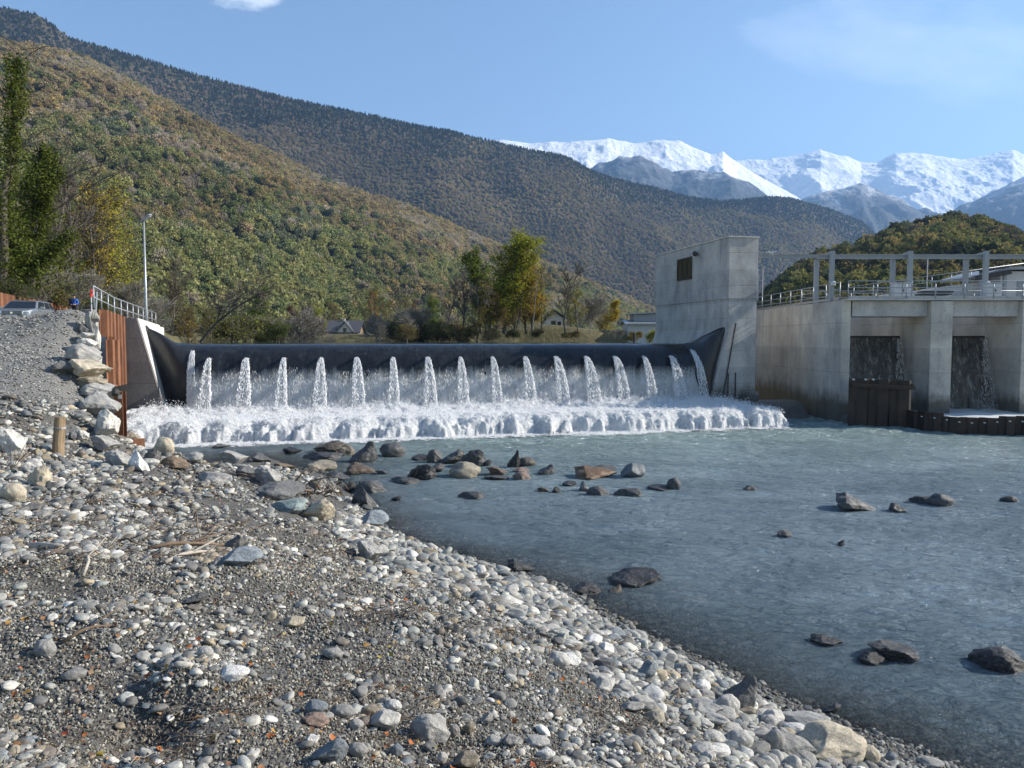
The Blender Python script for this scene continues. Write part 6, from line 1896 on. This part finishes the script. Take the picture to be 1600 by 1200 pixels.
    plant(nm, key, px, py, Y, hpx, tone, lb, nm if nm == 'shrub' else 'tree', wide=1.35 if nm == 'shrub' else (1.55 if key == 'poplar' else 1.0), rz=0 if key in ('crook', 'leaner') else None)

for k in range(64):
    Y = tri.uniform(92, 150); px = tri.choice([tri.uniform(185, 500), tri.uniform(185, 500), tri.uniform(585, 700)]) if k < 52 else tri.uniform(850, 1015)
    key = tri.choice(['shrub0', 'shrub1', 'shrub2', 'bushbare0', 'bushbare1', 'bushbare2']); tone = tri.choice(['olive', 'olive', 'brown', 'ochre', 'green'])
    tw = {'olive': 'olive', 'green': 'green', 'ochre': 'ochre', 'brown': 'brown'}[tone]; bare = 'leafless' if key[0] == 'b' else 'leafy'
    plant('shrub', key, px, 530 - .3 / Y * 1200, Y, tri.uniform(2.2, 4.4) * 1200 / Y if k < 52 else tri.uniform(.9, 1.6) * 1200 / Y, tone, '%s %s shrub in the thicket lining the held water beyond the weir' % (tw, bare), 'shrub', '%s %s shrubs beyond the weir' % (tw, bare), wide=1.3)

# two ivy-covered trees at the left edge


def ivy_tree(label, px, py, Y, pxtop, pytop, rpx, n, bough, twigs):
    r = np.random.default_rng(int(px) + 900); p = at(px, py, Y); q = at(pxtop, pytop, Y); k = Y / 1200
    root = thing('ivy_tree', p, label, 'tree', None)
    path = [p.lerp(q, f) + Vector((r.normal() * .25 * math.sin(f * 3.1), r.normal() * .2, 0)) for f in np.linspace(0, 1, 8)]
    mb = MB(); mb.tube(path, [.34, .3, .28, .24, .2, .15, .1, .05], 9); P = []; lim = []
    for (a, b_, r0) in bough:
        A, B = at(*a, Y), at(*b_, Y); mid = A.lerp(B, .5) + Vector((0, -.3, -.25)); mb.tube([A, mid, B], [r0, r0 * .85, r0 * .5], 8); lim.append((A, mid, B))
    mb.build('trunk', M_BARK, root, True)
    arr = np.array([tuple(x) for x in path])
    f = r.random(n) ** .9; i = np.minimum((f * 7).astype(int), 6); c = arr[i] + (arr[i + 1] - arr[i]) * (f * 7 - i)[:, None]
    ang = r.uniform(0, 6.28, n); lump = .12 + 1.9 * np.clip(vnoise(f * 13 + px, ang * .9 + 2) - .22, 0, 1)
    rr = rpx * k * lump * np.sqrt(r.random(n)) * (1.2 - .8 * f)
    P.append(c + np.stack([np.cos(ang) * rr, np.sin(ang) * rr, r.normal(0, .25, n)], -1))
    for A, mid, B in lim:
        nn = n // 5; g = r.random(nn); cc = np.array([tuple(A.lerp(mid, x * 2) if x < .5 else mid.lerp(B, x * 2 - 1)) for x in g]); P.append(cc + r.normal(0, .28, (nn, 3)) + np.array([0, 0, -.1]))
    P = np.concatenate(P); V, F = leaves(P, .105, r); o = mesh_obj('ivy', V, F, M_LEAF, root); o.color = (.095, .118, .030, 1)
    mb = MB()
    for (a, b_) in twigs:
        A, B = at(*a, Y), at(*b_, Y)
        for w in range(5):
            e = B + Vector((r.normal() * 1.3, r.normal() * 1.0, r.normal() * .9)) * (0 if w == 0 else 1); s_ = A.lerp(B, 0 if w == 0 else r.uniform(.2, .7)); mb.tube([s_, s_.lerp(e, .5) + Vector((0, 0, .25)), e], [.05 if w == 0 else .028, .03, .012], 5)
    mb.build('bare_branches', M_BARK, root)
    return root


ivy_tree('tall narrow ivy covered tree at the very left edge', 0, 462, 52, 26, 92, 34, 7600, [], [((10, 250), (75, 200)), ((14, 170), (-40, 60)), ((-30, 40), (88, 112))])
ivy_tree('ivy covered tree with a long mossy bough reaching right, behind the car', 46, 458, 55, 66, 232, 52, 9800, [((40, 425), (112, 362), .20), ((62, 330), (92, 262), .14), ((30, 440), (5, 300), .2)], [((66, 300), (160, 240)), ((70, 340), (180, 270)), ((90, 262), (108, 238)), ((60, 260), (60, 215))])

# more single trees on the flat between river and slope
for k in range(34):
    Y = tri.uniform(125, 300); px = tri.choice([tri.uniform(-60, 420), tri.uniform(200, 700), tri.uniform(560, 1010)])
    key = tri.choice(['sparse0', 'sparse1', 'sparse2', 'leafy0', 'leafy1', 'leafy2', 'bare0', 'bare2', 'bushbare1'])
    tone = tri.choice(['olive', 'olive', 'green', 'ochre', 'brown', 'ygreen'])
    kind = {'s': 'half bare', 'l': 'leafy', 'b': 'leafless'}[key[0]]
    tw = {'olive': 'olive', 'green': 'green', 'ochre': 'ochre', 'brown': 'brown', 'ygreen': 'yellowish'}[tone]
    if key[:4] == 'bare' or key[:5] == 'bushb': tone, tw = 'brown', 'brown'
    plant('tree', key, px, 530 - .9 / Y * 1200, Y, tri.uniform(8, 12) * 1200 / Y, tone, '%s %s tree on the flat between river and left slope' % (tw, kind), 'tree', '%s %s trees below the left slope' % (tw, kind))

# ------------------------------------------------------------------ wooded slopes
fp_ = []
r = np.random.default_rng(801)
for k in range(5):     # broad crowns
    n = 420; d = r.normal(size=(n, 3)); d /= np.linalg.norm(d, axis=1)[:, None]; d[:, 2] = np.abs(d[:, 2]) * 1.0 - .25 * (r.random(n) < .35)
    rad = .78 + .34 * np.array([mnoise.noise(Vector(q * 2.3 + k * 9.1)) for q in d]) + r.normal(0, .05, n)
    P = d * (rad * r.uniform(.72, 1.06, n))[:, None] * np.array([1, 1, 1.12]) + np.array([0, 0, .75]); V, F = leaves(P, .155, r, .2)
    fp_.append(mesh_obj('crown', V, F, M_FOR, link=False, base=(0, 0, 0)))
for k in range(3):     # leafless crowns: thin slivers
    n = 300; d = r.normal(size=(n, 3)); d /= np.linalg.norm(d, axis=1)[:, None]; d[:, 2] = np.abs(d[:, 2])
    P = d * (.45 + .6 * r.random(n))[:, None] * np.array([.85, .85, 1.3]) + np.array([0, 0, .3]); ax = d * np.array([.6, .6, 1]) + r.normal(0, .2, (n, 3)) + np.array([0, 0, .5])
    V, F = drops(P, ax, r.uniform(.16, .34, n), r.uniform(.016, .034, n)); fp_.append(mesh_obj('crown', V, F, M_FOR, link=False, base=(0, 0, 0)))
for k in range(3):     # conifers
    n = 330; f = r.random(n) ** .7; ang = r.uniform(0, 6.28, n); rr = (.06 + .50 * f) * r.uniform(.6, 1.08, n) * (1 + .15 * np.sin(ang * 3 + k))
    P = np.stack([np.cos(ang) * rr, np.sin(ang) * rr, 1.75 * (1 - f) + .12], -1); V, F = leaves(P, .15, r, .1); fp_.append(mesh_obj('crown', V, F, M_FOR, link=False, base=(0, 0, 0)))
FC = proto_collection('crown_kinds', fp_)
m, t = newmat('forest_floor'); b = N(t)
n1 = b.noise(b.coords(), .02, 8, .7)
b.out(b.principled(b.ramp(b.rng(n1, .3, .7), [(0, (.045, .038, .026)), (.6, (.085, .068, .045)), (1, (.075, .08, .035))]), .95, None, 0, .1)); M_FLOOR = m


def hill(name, ridge, foot, c0, c1, nu, nv, amp, wl, mat, drop=0.0, conv=1.0, rid=0.0, foot_z=5.0, back=.5, jag=0.0, seed=0, kind='structure'):
    c = np.linspace(c0, c1, nu); ra = np.array(ridge, float); fa = np.array(foot, float)
    rp = np.stack([np.interp(c, ra[:, 0], ra[:, 1]), np.interp(c, ra[:, 0], ra[:, 2])], 1); fy = np.interp(c, fa[:, 0], fa[:, 1])
    Rp = np.array([at(a, q[0], q[1]) for a, q in zip(c, rp)]); Rp[:, 2] -= drop
    Fp = np.stack([(c - 800) / 1200 * fy, fy, np.full(nu, foot_z)], 1)
    v = np.r_[np.linspace(0, 1, nv), 1 + np.linspace(.08, 1, max(6, nv // 6)) * back]
    G = Fp[None] + (Rp - Fp)[None] * np.minimum(v, 9)[:, None, None]
    zf = np.where(v <= 1, np.clip(v, 0, 1) ** conv, 1 - (v - 1) ** 1.0 * .9)
    G[:, :, 2] = Fp[None, :, 2] + (Rp - Fp)[None, :, 2] * zf[:, None]
    e = np.sin(np.pi * np.clip(v, 0, 1)) ** .6 * (v < 1)
    G[:, :, 2] += (e[:, None]) * (amp * 2 * fbm(G[:, :, 0] / wl + seed, G[:, :, 1] / wl + seed * 1.7, 6) + rid * 2 * ridged(G[:, :, 0] / wl * 1.3 + seed, G[:, :, 1] / wl * 1.3, 9 if jag else 6, .56 if jag else .5))
    if jag:
        je = np.clip((v - .55) / .45, 0, 1)[:, None] * (v[:, None] <= 1) + (v[:, None] > 1)
        G[:, :, 2] += je * jag * ridged(G[:, :, 0] / (wl * .3) + seed, G[:, :, 1] / (wl * .3), 7, .58)
    o = mesh_obj(name, G.reshape(-1, 3), grid_faces(len(v), nu), mat, smooth=True, base=(0, 0, 0)); tag(o, kind=kind)
    return G[:nv + 2], c


def sample(G, n, seed, vmin=0, vmax=1):
    r = np.random.default_rng(seed); a, b_ = G.shape[:2]
    e1 = G[1:, :-1] - G[:-1, :-1]; e2 = G[:-1, 1:] - G[:-1, :-1]; ar = np.linalg.norm(np.cross(e1, e2), axis=2)
    i0, i1 = int(vmin * (a - 1)), int(vmax * (a - 1)); ar[:i0] = 0; ar[i1:] = 0
    k = r.choice(ar.size, n, p=(ar / ar.sum()).ravel()); i, j = np.unravel_index(k, ar.shape); f, g = r.random(n)[:, None], r.random(n)[:, None]
    return (G[i, j] * (1 - f) + G[i + 1, j] * f) * (1 - g) + (G[i, j + 1] * (1 - f) + G[i + 1, j + 1] * f) * g, (i + f[:, 0]) / (a - 1)


FPAL = np.array([1.40, 1.36, 1.30]) * np.array([(.150, .155, .060), (.105, .128, .050), (.185, .165, .082), (.205, .158, .098), (.250, .195, .085), (.180, .155, .130), (.210, .180, .158), (.034, .046, .032), (.085, .102, .066)])
FPAL = 1.28 * (.76 * FPAL + .24 * FPAL.mean(1, keepdims=True))  # greyed and lifted so the haze over the slopes sits in the colours


def forest(name, G, n, seed, wfun, smin, smax, conif, vmin=0, vmax=1, cs=None):
    P, v = sample(G, n, seed, vmin, vmax); r = np.random.default_rng(seed + 5); wl = cs or 120.
    cl = fbm(P[:, 0] / wl + seed, P[:, 1] / wl * .6 + P[:, 2] / wl, 4) * 3.0; cl2 = fbm(P[:, 0] / wl * 2.3 + 40, P[:, 2] / wl * 2.6 + seed, 4) * 2.4
    ci, ki, sc = wfun(P, v, cl, cl2, r)
    col = FPAL[ci] * (.55 if name[0] == 'k' else (.82 if name[0] == 'r' else 1)) * r.uniform(.85, 1.17, (len(P), 1)) * np.clip(1 + .40 * cl2, .6, 1.45)[:, None]
    s = r.uniform(smin, smax, len(P)) * sc; z = s * r.uniform(.9, 1.3, len(P))
    P = P.copy(); P[:, 2] -= s * .25
    scatter(name, P, np.stack([r.normal(0, .06, len(P)), r.normal(0, .06, len(P)), r.uniform(0, 6.28, len(P))], -1), np.stack([s, s, z], -1), ki, col, FC)


def w_near(P, v, cl, cl2, r):
    n = len(P); up = np.clip(.5 + (v * 1.15 + cl * .55 - .5) * 1.9, .04, .96)
    a = np.where(r.random(n) < up, np.where(cl2 > .12, r.choice([5, 6, 2], n, p=[.5, .35, .15]), r.choice([3, 2, 4, 8], n, p=[.55, .25, .12, .08])), np.where(cl2 > 0, r.choice([0, 1, 8], n, p=[.6, .3, .1]), r.choice([1, 0, 2, 5], n, p=[.35, .25, .25, .15])))
    a = np.where((cl2 > .42) & (r.random(n) < .6), 8, a); a = np.where((cl2 < -.5) & (r.random(n) < .5), 4, a)
    bare = np.isin(a, (5, 6)) & (r.random(n) < .7); con = (a == 8) & (r.random(n) < .25)
    k = np.where(bare, r.integers(5, 8, n), r.integers(0, 5, n)); k = np.where(con, r.integers(8, 11, n), k)
    return a, k, np.where(con, .75, 1.0)


def w_far(P, v, cl, cl2, r):
    n = len(P); pc = np.clip((v - .60 + cl * .22) * 4.5, .03, .97)
    con = r.random(n) < pc
    a = np.where(con, r.choice([7, 8], n, p=[.85, .15]), r.choice([3, 5, 6, 2, 4, 8, 0], n, p=[.24, .22, .18, .14, .07, .08, .07]))
    bare = np.isin(a, (5, 6)) & (r.random(n) < .5)
    k = np.where(con, r.integers(8, 11, n), np.where(bare, r.integers(5, 8, n), r.integers(0, 5, n)))
    return a, k, np.where(con, .95, 1.0)


def w_knoll(P, v, cl, cl2, r):
    n = len(P); up = np.clip((v - .35) * 2 + cl * .5, 0, 1)
    a = np.where(r.random(n) < up, r.choice([8, 1, 3, 5, 7, 0], n, p=[.30, .22, .12, .12, .16, .08]), r.choice([0, 4, 2, 1], n, p=[.44, .06, .28, .22]))
    bare = (a == 5); k = np.where(bare, r.integers(5, 8, n), r.integers(0, 5, n))
    return a, k, np.ones(n)


H1R = [(-520, -150, 1000), (-200, -10, 1050), (0, 62, 1120), (60, 72, 1150), (130, 88, 1180), (200, 122, 1200), (260, 157, 1220), (330, 197, 1240), (400, 227, 1260), (480, 265, 1280), (560, 298, 1300), (640, 324, 1330), (700, 350, 1350), (760, 377, 1380), (830, 404, 1400), (900, 430, 1430), (960, 454, 1460), (1015, 481, 1490), (1070, 508, 1500), (1110, 526, 1500)]
G1_, c_ = hill('wooded_slope', H1R, [(-520, 190), (0, 270), (200, 310), (400, 360), (600, 470), (800, 680), (1000, 1050), (1110, 1450)], -520, 1108, 190, 120, 26, 190, M_FLOOR, drop=7, conv=1.0, rid=26, seed=3)
forest('slope_forest', G1_, 30000, 11, w_near, 3.4, 6.6, False, cs=110)
H2R = [(-520, -210, 2000), (-250, -90, 2050), (0, 6, 2200), (60, 18, 2220), (110, 55, 2250), (200, 80, 2300), (300, 111, 2350), (420, 141, 2400), (500, 160, 2450), (600, 181, 2500), (700, 204, 2550), (790, 223, 2600), (880, 241, 2650), (920, 262, 2700), (960, 276, 2750), (1030, 291, 2850), (1080, 306, 2950), (1130, 311, 3000), (1200, 305, 3050), (1240, 308, 3100), (1300, 325, 3200), (1350, 346, 3300), (1400, 392, 3350), (1500, 455, 3400), (1640, 515, 3400)]
G2_, c_ = hill('far_wooded_ridge', H2R, [(-520, 1250), (600, 1500), (900, 1750), (1200, 2000), (1640, 2400)], -520, 1640, 200, 110, 70, 560, M_FLOOR, drop=9, conv=1.0, rid=62, seed=9)
forest('ridge_forest', G2_, 95000, 21, w_far, 3.2, 5.4, True, cs=330)
H3R = [(1120, 527, 330), (1165, 490, 345), (1200, 462, 360), (1225, 438, 370), (1250, 418, 380), (1280, 400, 390), (1330, 386, 400), (1365, 378, 405), (1385, 362, 410), (1440, 350, 415), (1480, 340, 420), (1540, 348, 425), (1600, 372, 430), (1700, 400, 440), (1900, 440, 460), (2200, 520, 480)]
G3_, c_ = hill('wooded_knoll', H3R, [(1120, 300), (1250, 200), (1600, 190), (2200, 260)], 1120, 2200, 110, 60, 5, 60, M_FLOOR, drop=4.0, conv=.85, rid=4, foot_z=6.5, seed=14)
forest('knoll_forest', G3_, 3600, 31, w_knoll, 2.6, 4.6, False, cs=60)

# snow mountains
def snow_mat(name, snowline, rock_amt, tree_line):
    m, t = newmat(name); b = N(t)
    v = b.coords(); g = b.n('ShaderNodeNewGeometry'); sp = b.n('ShaderNodeSeparateXYZ'); b.l(g.outputs['Position'], sp.inputs[0]); sn = b.n('ShaderNodeSeparateXYZ'); b.l(g.outputs['Normal'], sn.inputs[0])
    n1 = b.noise(v, .0016, 10, .7); n2 = b.noise(v, .008, 8, .72)
    nn = b.math('SUBTRACT', b.math('ADD', b.math('MULTIPLY', n1, .5), b.math('MULTIPLY', n2, .5)), .5)
    alt = b.math('ADD', sp.outputs['Z'], b.math('MULTIPLY', nn, 1500.0))
    hsn = b.rng(alt, snowline - 180, snowline + 180)
    steep = b.rng(b.math('ADD', sn.outputs['Z'], b.math('MULTIPLY', nn, .9)), rock_amt - .06, rock_amt + .06)
    sfac = b.math('MULTIPLY', hsn, steep)
    rockc = b.ramp(b.rng(n2, .35, .65), [(0, (.035, .040, .050)), (1, (.095, .10, .115))])
    tree = b.rng(alt, tree_line - 120, tree_line + 120, 1, 0)
    rockc = b.mix(tree, rockc, b.ramp(b.rng(n2, .4, .6), [(0, (.016, .024, .026)), (1, (.036, .044, .042))]))
    c = b.mix(sfac, rockc, (.80, .82, .85))
    b.out(b.principled(c, .8, b.bump(n2, .6, 60), 0, .2)); return m


M_S1 = snow_mat('high_snow', 760, .30, 600); M_S2 = snow_mat('rock_and_snow', 1560, .72, 1250); M_S2B = snow_mat('snowy_rock', 1330, .64, 1050); M_S3 = snow_mat('far_snow', 950, .40, 800)
hill('snow_mountains', [(560, 250, 9000), (700, 236, 9000), (785, 222, 9000), (835, 228, 9000), (880, 226, 9000), (905, 224, 9000), (950, 217, 9000), (990, 224, 9000), (1040, 219, 9000), (1080, 230, 9000), (1110, 240, 9000), (1130, 235, 9000), (1152, 254, 9000), (1200, 285, 9000), (1260, 320, 9000), (1320, 380, 9000), (1400, 460, 9000)], [(560, 5200), (1400, 5600)], 560, 1400, 560, 260, 160, 1900, M_S1, conv=1.05, rid=230, jag=90, seed=5, foot_z=150)
hill('snow_mountains', [(1050, 320, 11000), (1110, 275, 11000), (1150, 254, 11000), (1200, 253, 11000), (1240, 247, 11000), (1282, 237, 11000), (1320, 247, 11000), (1345, 258, 11000), (1372, 256, 11000), (1400, 243, 11000), (1440, 243, 11000), (1462, 247, 11000), (1500, 250, 11000), (1540, 247, 11000), (1582, 239, 11000), (1620, 256, 11000), (1700, 250, 11000), (1850, 280, 11000)], [(1050, 7000), (1850, 6800)], 1050, 1850, 560, 260, 180, 2100, M_S3, conv=1.05, rid=270, jag=130, seed=8, foot_z=150)
hill('rocky_foreground_peaks', [(850, 330, 6500), (900, 285, 6500), (935, 258, 6500), (965, 246, 6500), (1000, 244, 6500), (1050, 270, 6500), (1092, 268, 6500), (1140, 277, 6500), (1170, 290, 6500), (1205, 310, 6500), (1260, 350, 6500), (1330, 420, 6500)], [(850, 4200), (1330, 4200)], 850, 1330, 260, 130, 90, 900, M_S2, conv=1.0, rid=190, jag=90, seed=12, foot_z=100)
hill('rocky_foreground_peaks', [(1180, 350, 6800), (1240, 318, 6800), (1280, 306, 6800), (1320, 298, 6800), (1348, 292, 6800), (1395, 306, 6800), (1440, 328, 6800), (1480, 335, 6800), (1530, 312, 6800), (1580, 285, 6800), (1640, 265, 6800), (1800, 250, 6800)], [(1180, 4400), (1800, 4300)], 1180, 1800, 300, 130, 100, 900, M_S2B, conv=1.0, rid=190, jag=90, seed=17, foot_z=100)

# ------------------------------------------------------------------ houses beyond the weir
M_ROOF = surf('slate_roof', [(0, (.05, .052, .06)), (1, (.10, .10, .11))], 3, .7, .3)
M_WALL = surf('rendered_wall', [(0, (.50, .47, .42)), (1, (.62, .59, .54))], 2, .85, .1)
M_TIMB = surf('timber_wall', [(0, (.15, .10, .06)), (1, (.26, .18, .11))], 3, .8, .2)


def house(name, label, px, py, Y, wpx, hw, hr, wall, roof, ridge_x=True, ov=.5, dpt=7.0):
    p = at(px, py, Y); w = wpx / 1200 * Y; root = thing(name, (p.x, Y, p.z), label, 'house'); x0, x1 = p.x - w / 2, p.x + w / 2; y0, y1 = Y, Y + dpt; z0, z1 = p.z - 1.5, p.z + hw
    mb = MB(); bxw(mb, x0, x1, y0, y1, z0, z1)
    if ridge_x:
        for x in (x0 + .02, x1 - .22): mb.prism([(x, y0 + .02, z1), (x, y1 - .02, z1), (x, (y0 + y1) / 2, z1 + hr - .1)], (.2, 0, 0))
    else:
        for y in (y0 + .02, y1 - .22): mb.prism([(x0 + .02, y, z1), (x1 - .02, y, z1), ((x0 + x1) / 2, y, z1 + hr - .1)], (0, .2, 0))
    mb.build('wall', wall, root); mb = MB()
    if ridge_x:
        ym = (y0 + y1) / 2
        for a, e in ((y0 - ov, 1), (y1 + ov, -1)): mb.prism([(x0 - ov, a, z1 - .25), (x0 - ov, ym, z1 + hr), (x0 - ov, ym, z1 + hr + .2), (x0 - ov, a, z1 - .05)], (x1 - x0 + 2 * ov, 0, 0))
    else:
        xm = (x0 + x1) / 2
        for a in (x0 - ov, x1 + ov): mb.prism([(a, y0 - ov, z1 - .25), (xm, y0 - ov, z1 + hr), (xm, y0 - ov, z1 + hr + .2), (a, y0 - ov, z1 - .05)], (0, dpt + 2 * ov, 0))
    rf = mb.build('roof', roof, root)
    return root, rf, (x0, x1, y0, y1, z0, z1)


def openings(root, bx_, specs):
    x0, x1, y0, y1, z0, z1 = bx_
    for nm, u, zz, w, h in specs:
        x = lerp(x0, x1, u); mb = MB(); mb.box((x, y0 - .02, z1 - zz), (w, .10, h)); f = mb.build(nm, M_TIMB, root); mb = MB(); mb.box((x, y0 - .05, z1 - zz), (w * .8, .08, h * .85)); mb.build('pane', M_GLASS, f)


root, rf, bx_ = house('chalet', 'small chalet with a steep dark roof and white gable beyond the weir', 536, 532, 190, 46, 2.0, 2.8, M_TIMB, M_ROOF, True, .7, 8)
x0, x1, y0, y1, z0, z1 = bx_; xm = lerp(x0, x1, .58); g = 1.9
mb = MB(); mb.prism([(xm - g, y0 - .6, z1 - .3), (xm + g, y0 - .6, z1 - .3), (xm + g, y0 - .6, z1 + .2), (xm, y0 - .6, z1 + 2.4), (xm - g, y0 - .6, z1 + .2)], (0, 4, 0)); mb.build('gable', M_WALL, root)
mb = MB()
for e in (-1, 1): mb.prism([(xm + e * (g + .5), y0 - 1.0, z1 - .35), (xm, y0 - 1.0, z1 + 2.5), (xm, y0 - 1.0, z1 + 2.75), (xm + e * (g + .5), y0 - 1.0, z1 - .1)], (0, 5, 0))
mb.build('gable_roof', M_ROOF, root)
mb = MB(); mb.box((lerp(x0, x1, .42), (y0 + y1) / 2, z1 + 2.9), (.6, .6, 1.2)); mb.build('chimney', M_WALL, rf)
openings(root, bx_, [('window', .15, .8, .9, .9), ('window', .85, .8, .9, .9)])
mb = MB(); mb.box((xm, y0 - .64, z1 + .6), (.8, .08, .9)); mb.build('window', M_GLASS, root)
root, rf, bx_ = house('white_house', 'white walled house with a brown door and sloping roof right of the tall trees', 866, 519, 140, 26, 2.6, 1.3, M_WALL, M_ROOF, False, .8, 9)
openings(root, bx_, [('door', .45, 1.5, .9, 2.0), ('window', .8, 1.1, .7, .9)])
root, rf, bx_ = house('grey_shed', 'low grey shed with two stepped flat roofs at the left of the tower', 1010, 524, 120, 58, 1.9, .4, M_WHITE, M_GALV, True, .5, 6)
x0, x1, y0, y1, z0, z1 = bx_; mb = MB(); bxw(mb, x0 + 1.2, x1 + 2, y0 + 1.5, y1, z1 + .3, z1 + 1.4); mb.build('upper_wall', M_PAINT, root)
mb = MB(); mb.prism([(x0 + .6, y0 + 1, z1 + 1.4), (x1 + 2.5, y0 + 1, z1 + 1.75), (x1 + 2.5, y0 + 1, z1 + 1.95), (x0 + .6, y0 + 1, z1 + 1.6)], (0, 5.5, 0)); mb.build('upper_roof', M_GALV, root)
root, rf, bx_ = house('dark_roof_house', 'low dark roofed house half hidden right of the chalet', 590, 536, 210, 34, 1.0, 1.8, M_TIMB, M_ROOF, True, .6, 8)
mb = MB(); mb.box((lerp(bx_[0], bx_[1], .35), bx_[2] + 4, bx_[5] + 2.0), (.6, .6, 1.4)); mb.build('chimney', M_WALL, rf); openings(root, bx_, [('window', .5, .6, .9, .7)])
root, rf, bx_ = house('pale_roof_house', 'small pale roofed house half hidden by shrubs left of the chalet', 396, 536, 180, 24, 1.4, 1.5, M_WALL, surf('old_tiles', [(0, (.25, .20, .17)), (1, (.36, .30, .27))], 3, .8, .3), True, .4, 6)
openings(root, bx_, [('window', .3, .7, .8, .8)])
p = at(991, 535, 84); root = thing('dark_stake', p, 'short dark stake standing at the water behind the right end of the weir', 'stake')
mb = MB(); mb.tube([(p.x, 84, p.z - .3), (p.x, 84, p.z + .8)], .16, 8); mb.build('post', M_DARK, root); mb = MB(); mb.tube([(p.x, 84, p.z + .8), (p.x, 84, p.z + .88)], .19, 8); mb.build('cap', M_DARK, root)
p = at(428, 535, 120); root = thing('utility_pole', p, 'thin grey utility pole behind the weir left of the chalet', 'pole')
mb = MB(); mb.tube([(p.x, 120, p.z - .5), (p.x, 120, at(428, 518, 120).z)], .12, 8); mb.build('shaft', M_GALV, root); mb = MB(); mb.box((p.x, 120, at(428, 519, 120).z), (.7, .1, .1)); mb.build('cross_arm', M_GALV, root)

# hovering drone right of the tower
p = at(1205, 395, 42); root = thing('drone', p, 'small white four armed drone hovering above the beam right of the tower', 'drone')
mb = MB(); mb.box(p, (.14, .18, .08)); mb.build('hull', M_WHITE, root, bevel=.02)
for sx in (-1, 1):
    for sy in (-1, 1):
        e = p + Vector((sx * .19, sy * .17, .05)); mb = MB(); mb.bar(p, e, .03, .025); mb.build('arm', M_WHITE, root)
        mb = MB(); mb.tube([e + Vector((0, 0, -.02)), e + Vector((0, 0, .05))], .025, 8); mo = mb.build('motor', M_WHITE, root); mb = MB(); mb.box(e + Vector((0, 0, .06)), (.20, .018, .006), sx * .5 + sy * .4); mb.build('rotor_blade', M_PAINT, mo)
for sx in (-1, 1): mb = MB(); mb.tube([p + Vector((sx * .05, 0, -.03)), p + Vector((sx * .10, 0, -.14))], .012, 6); mb.build('landing_leg', M_WHITE, root)

# ------------------------------------------------------------------ the air of the valley
m = bpy.data.materials.new('haze'); m.use_nodes = True; t = m.node_tree; t.nodes.clear()
pv = t.nodes.new('ShaderNodeVolumePrincipled'); pv.inputs['Color'].default_value = (.31, .56, 1, 1); pv.inputs['Density'].default_value = 7.5e-5; pv.inputs['Anisotropy'].default_value = .2
o_ = t.nodes.new('ShaderNodeOutputMaterial'); t.links.new(pv.outputs[0], o_.inputs['Volume'])
mb = MB(); bxw(mb, -14000, 14000, -400, 14000, -4, 2950)
hz = mb.build('haze', m); tag(hz, kind='stuff')
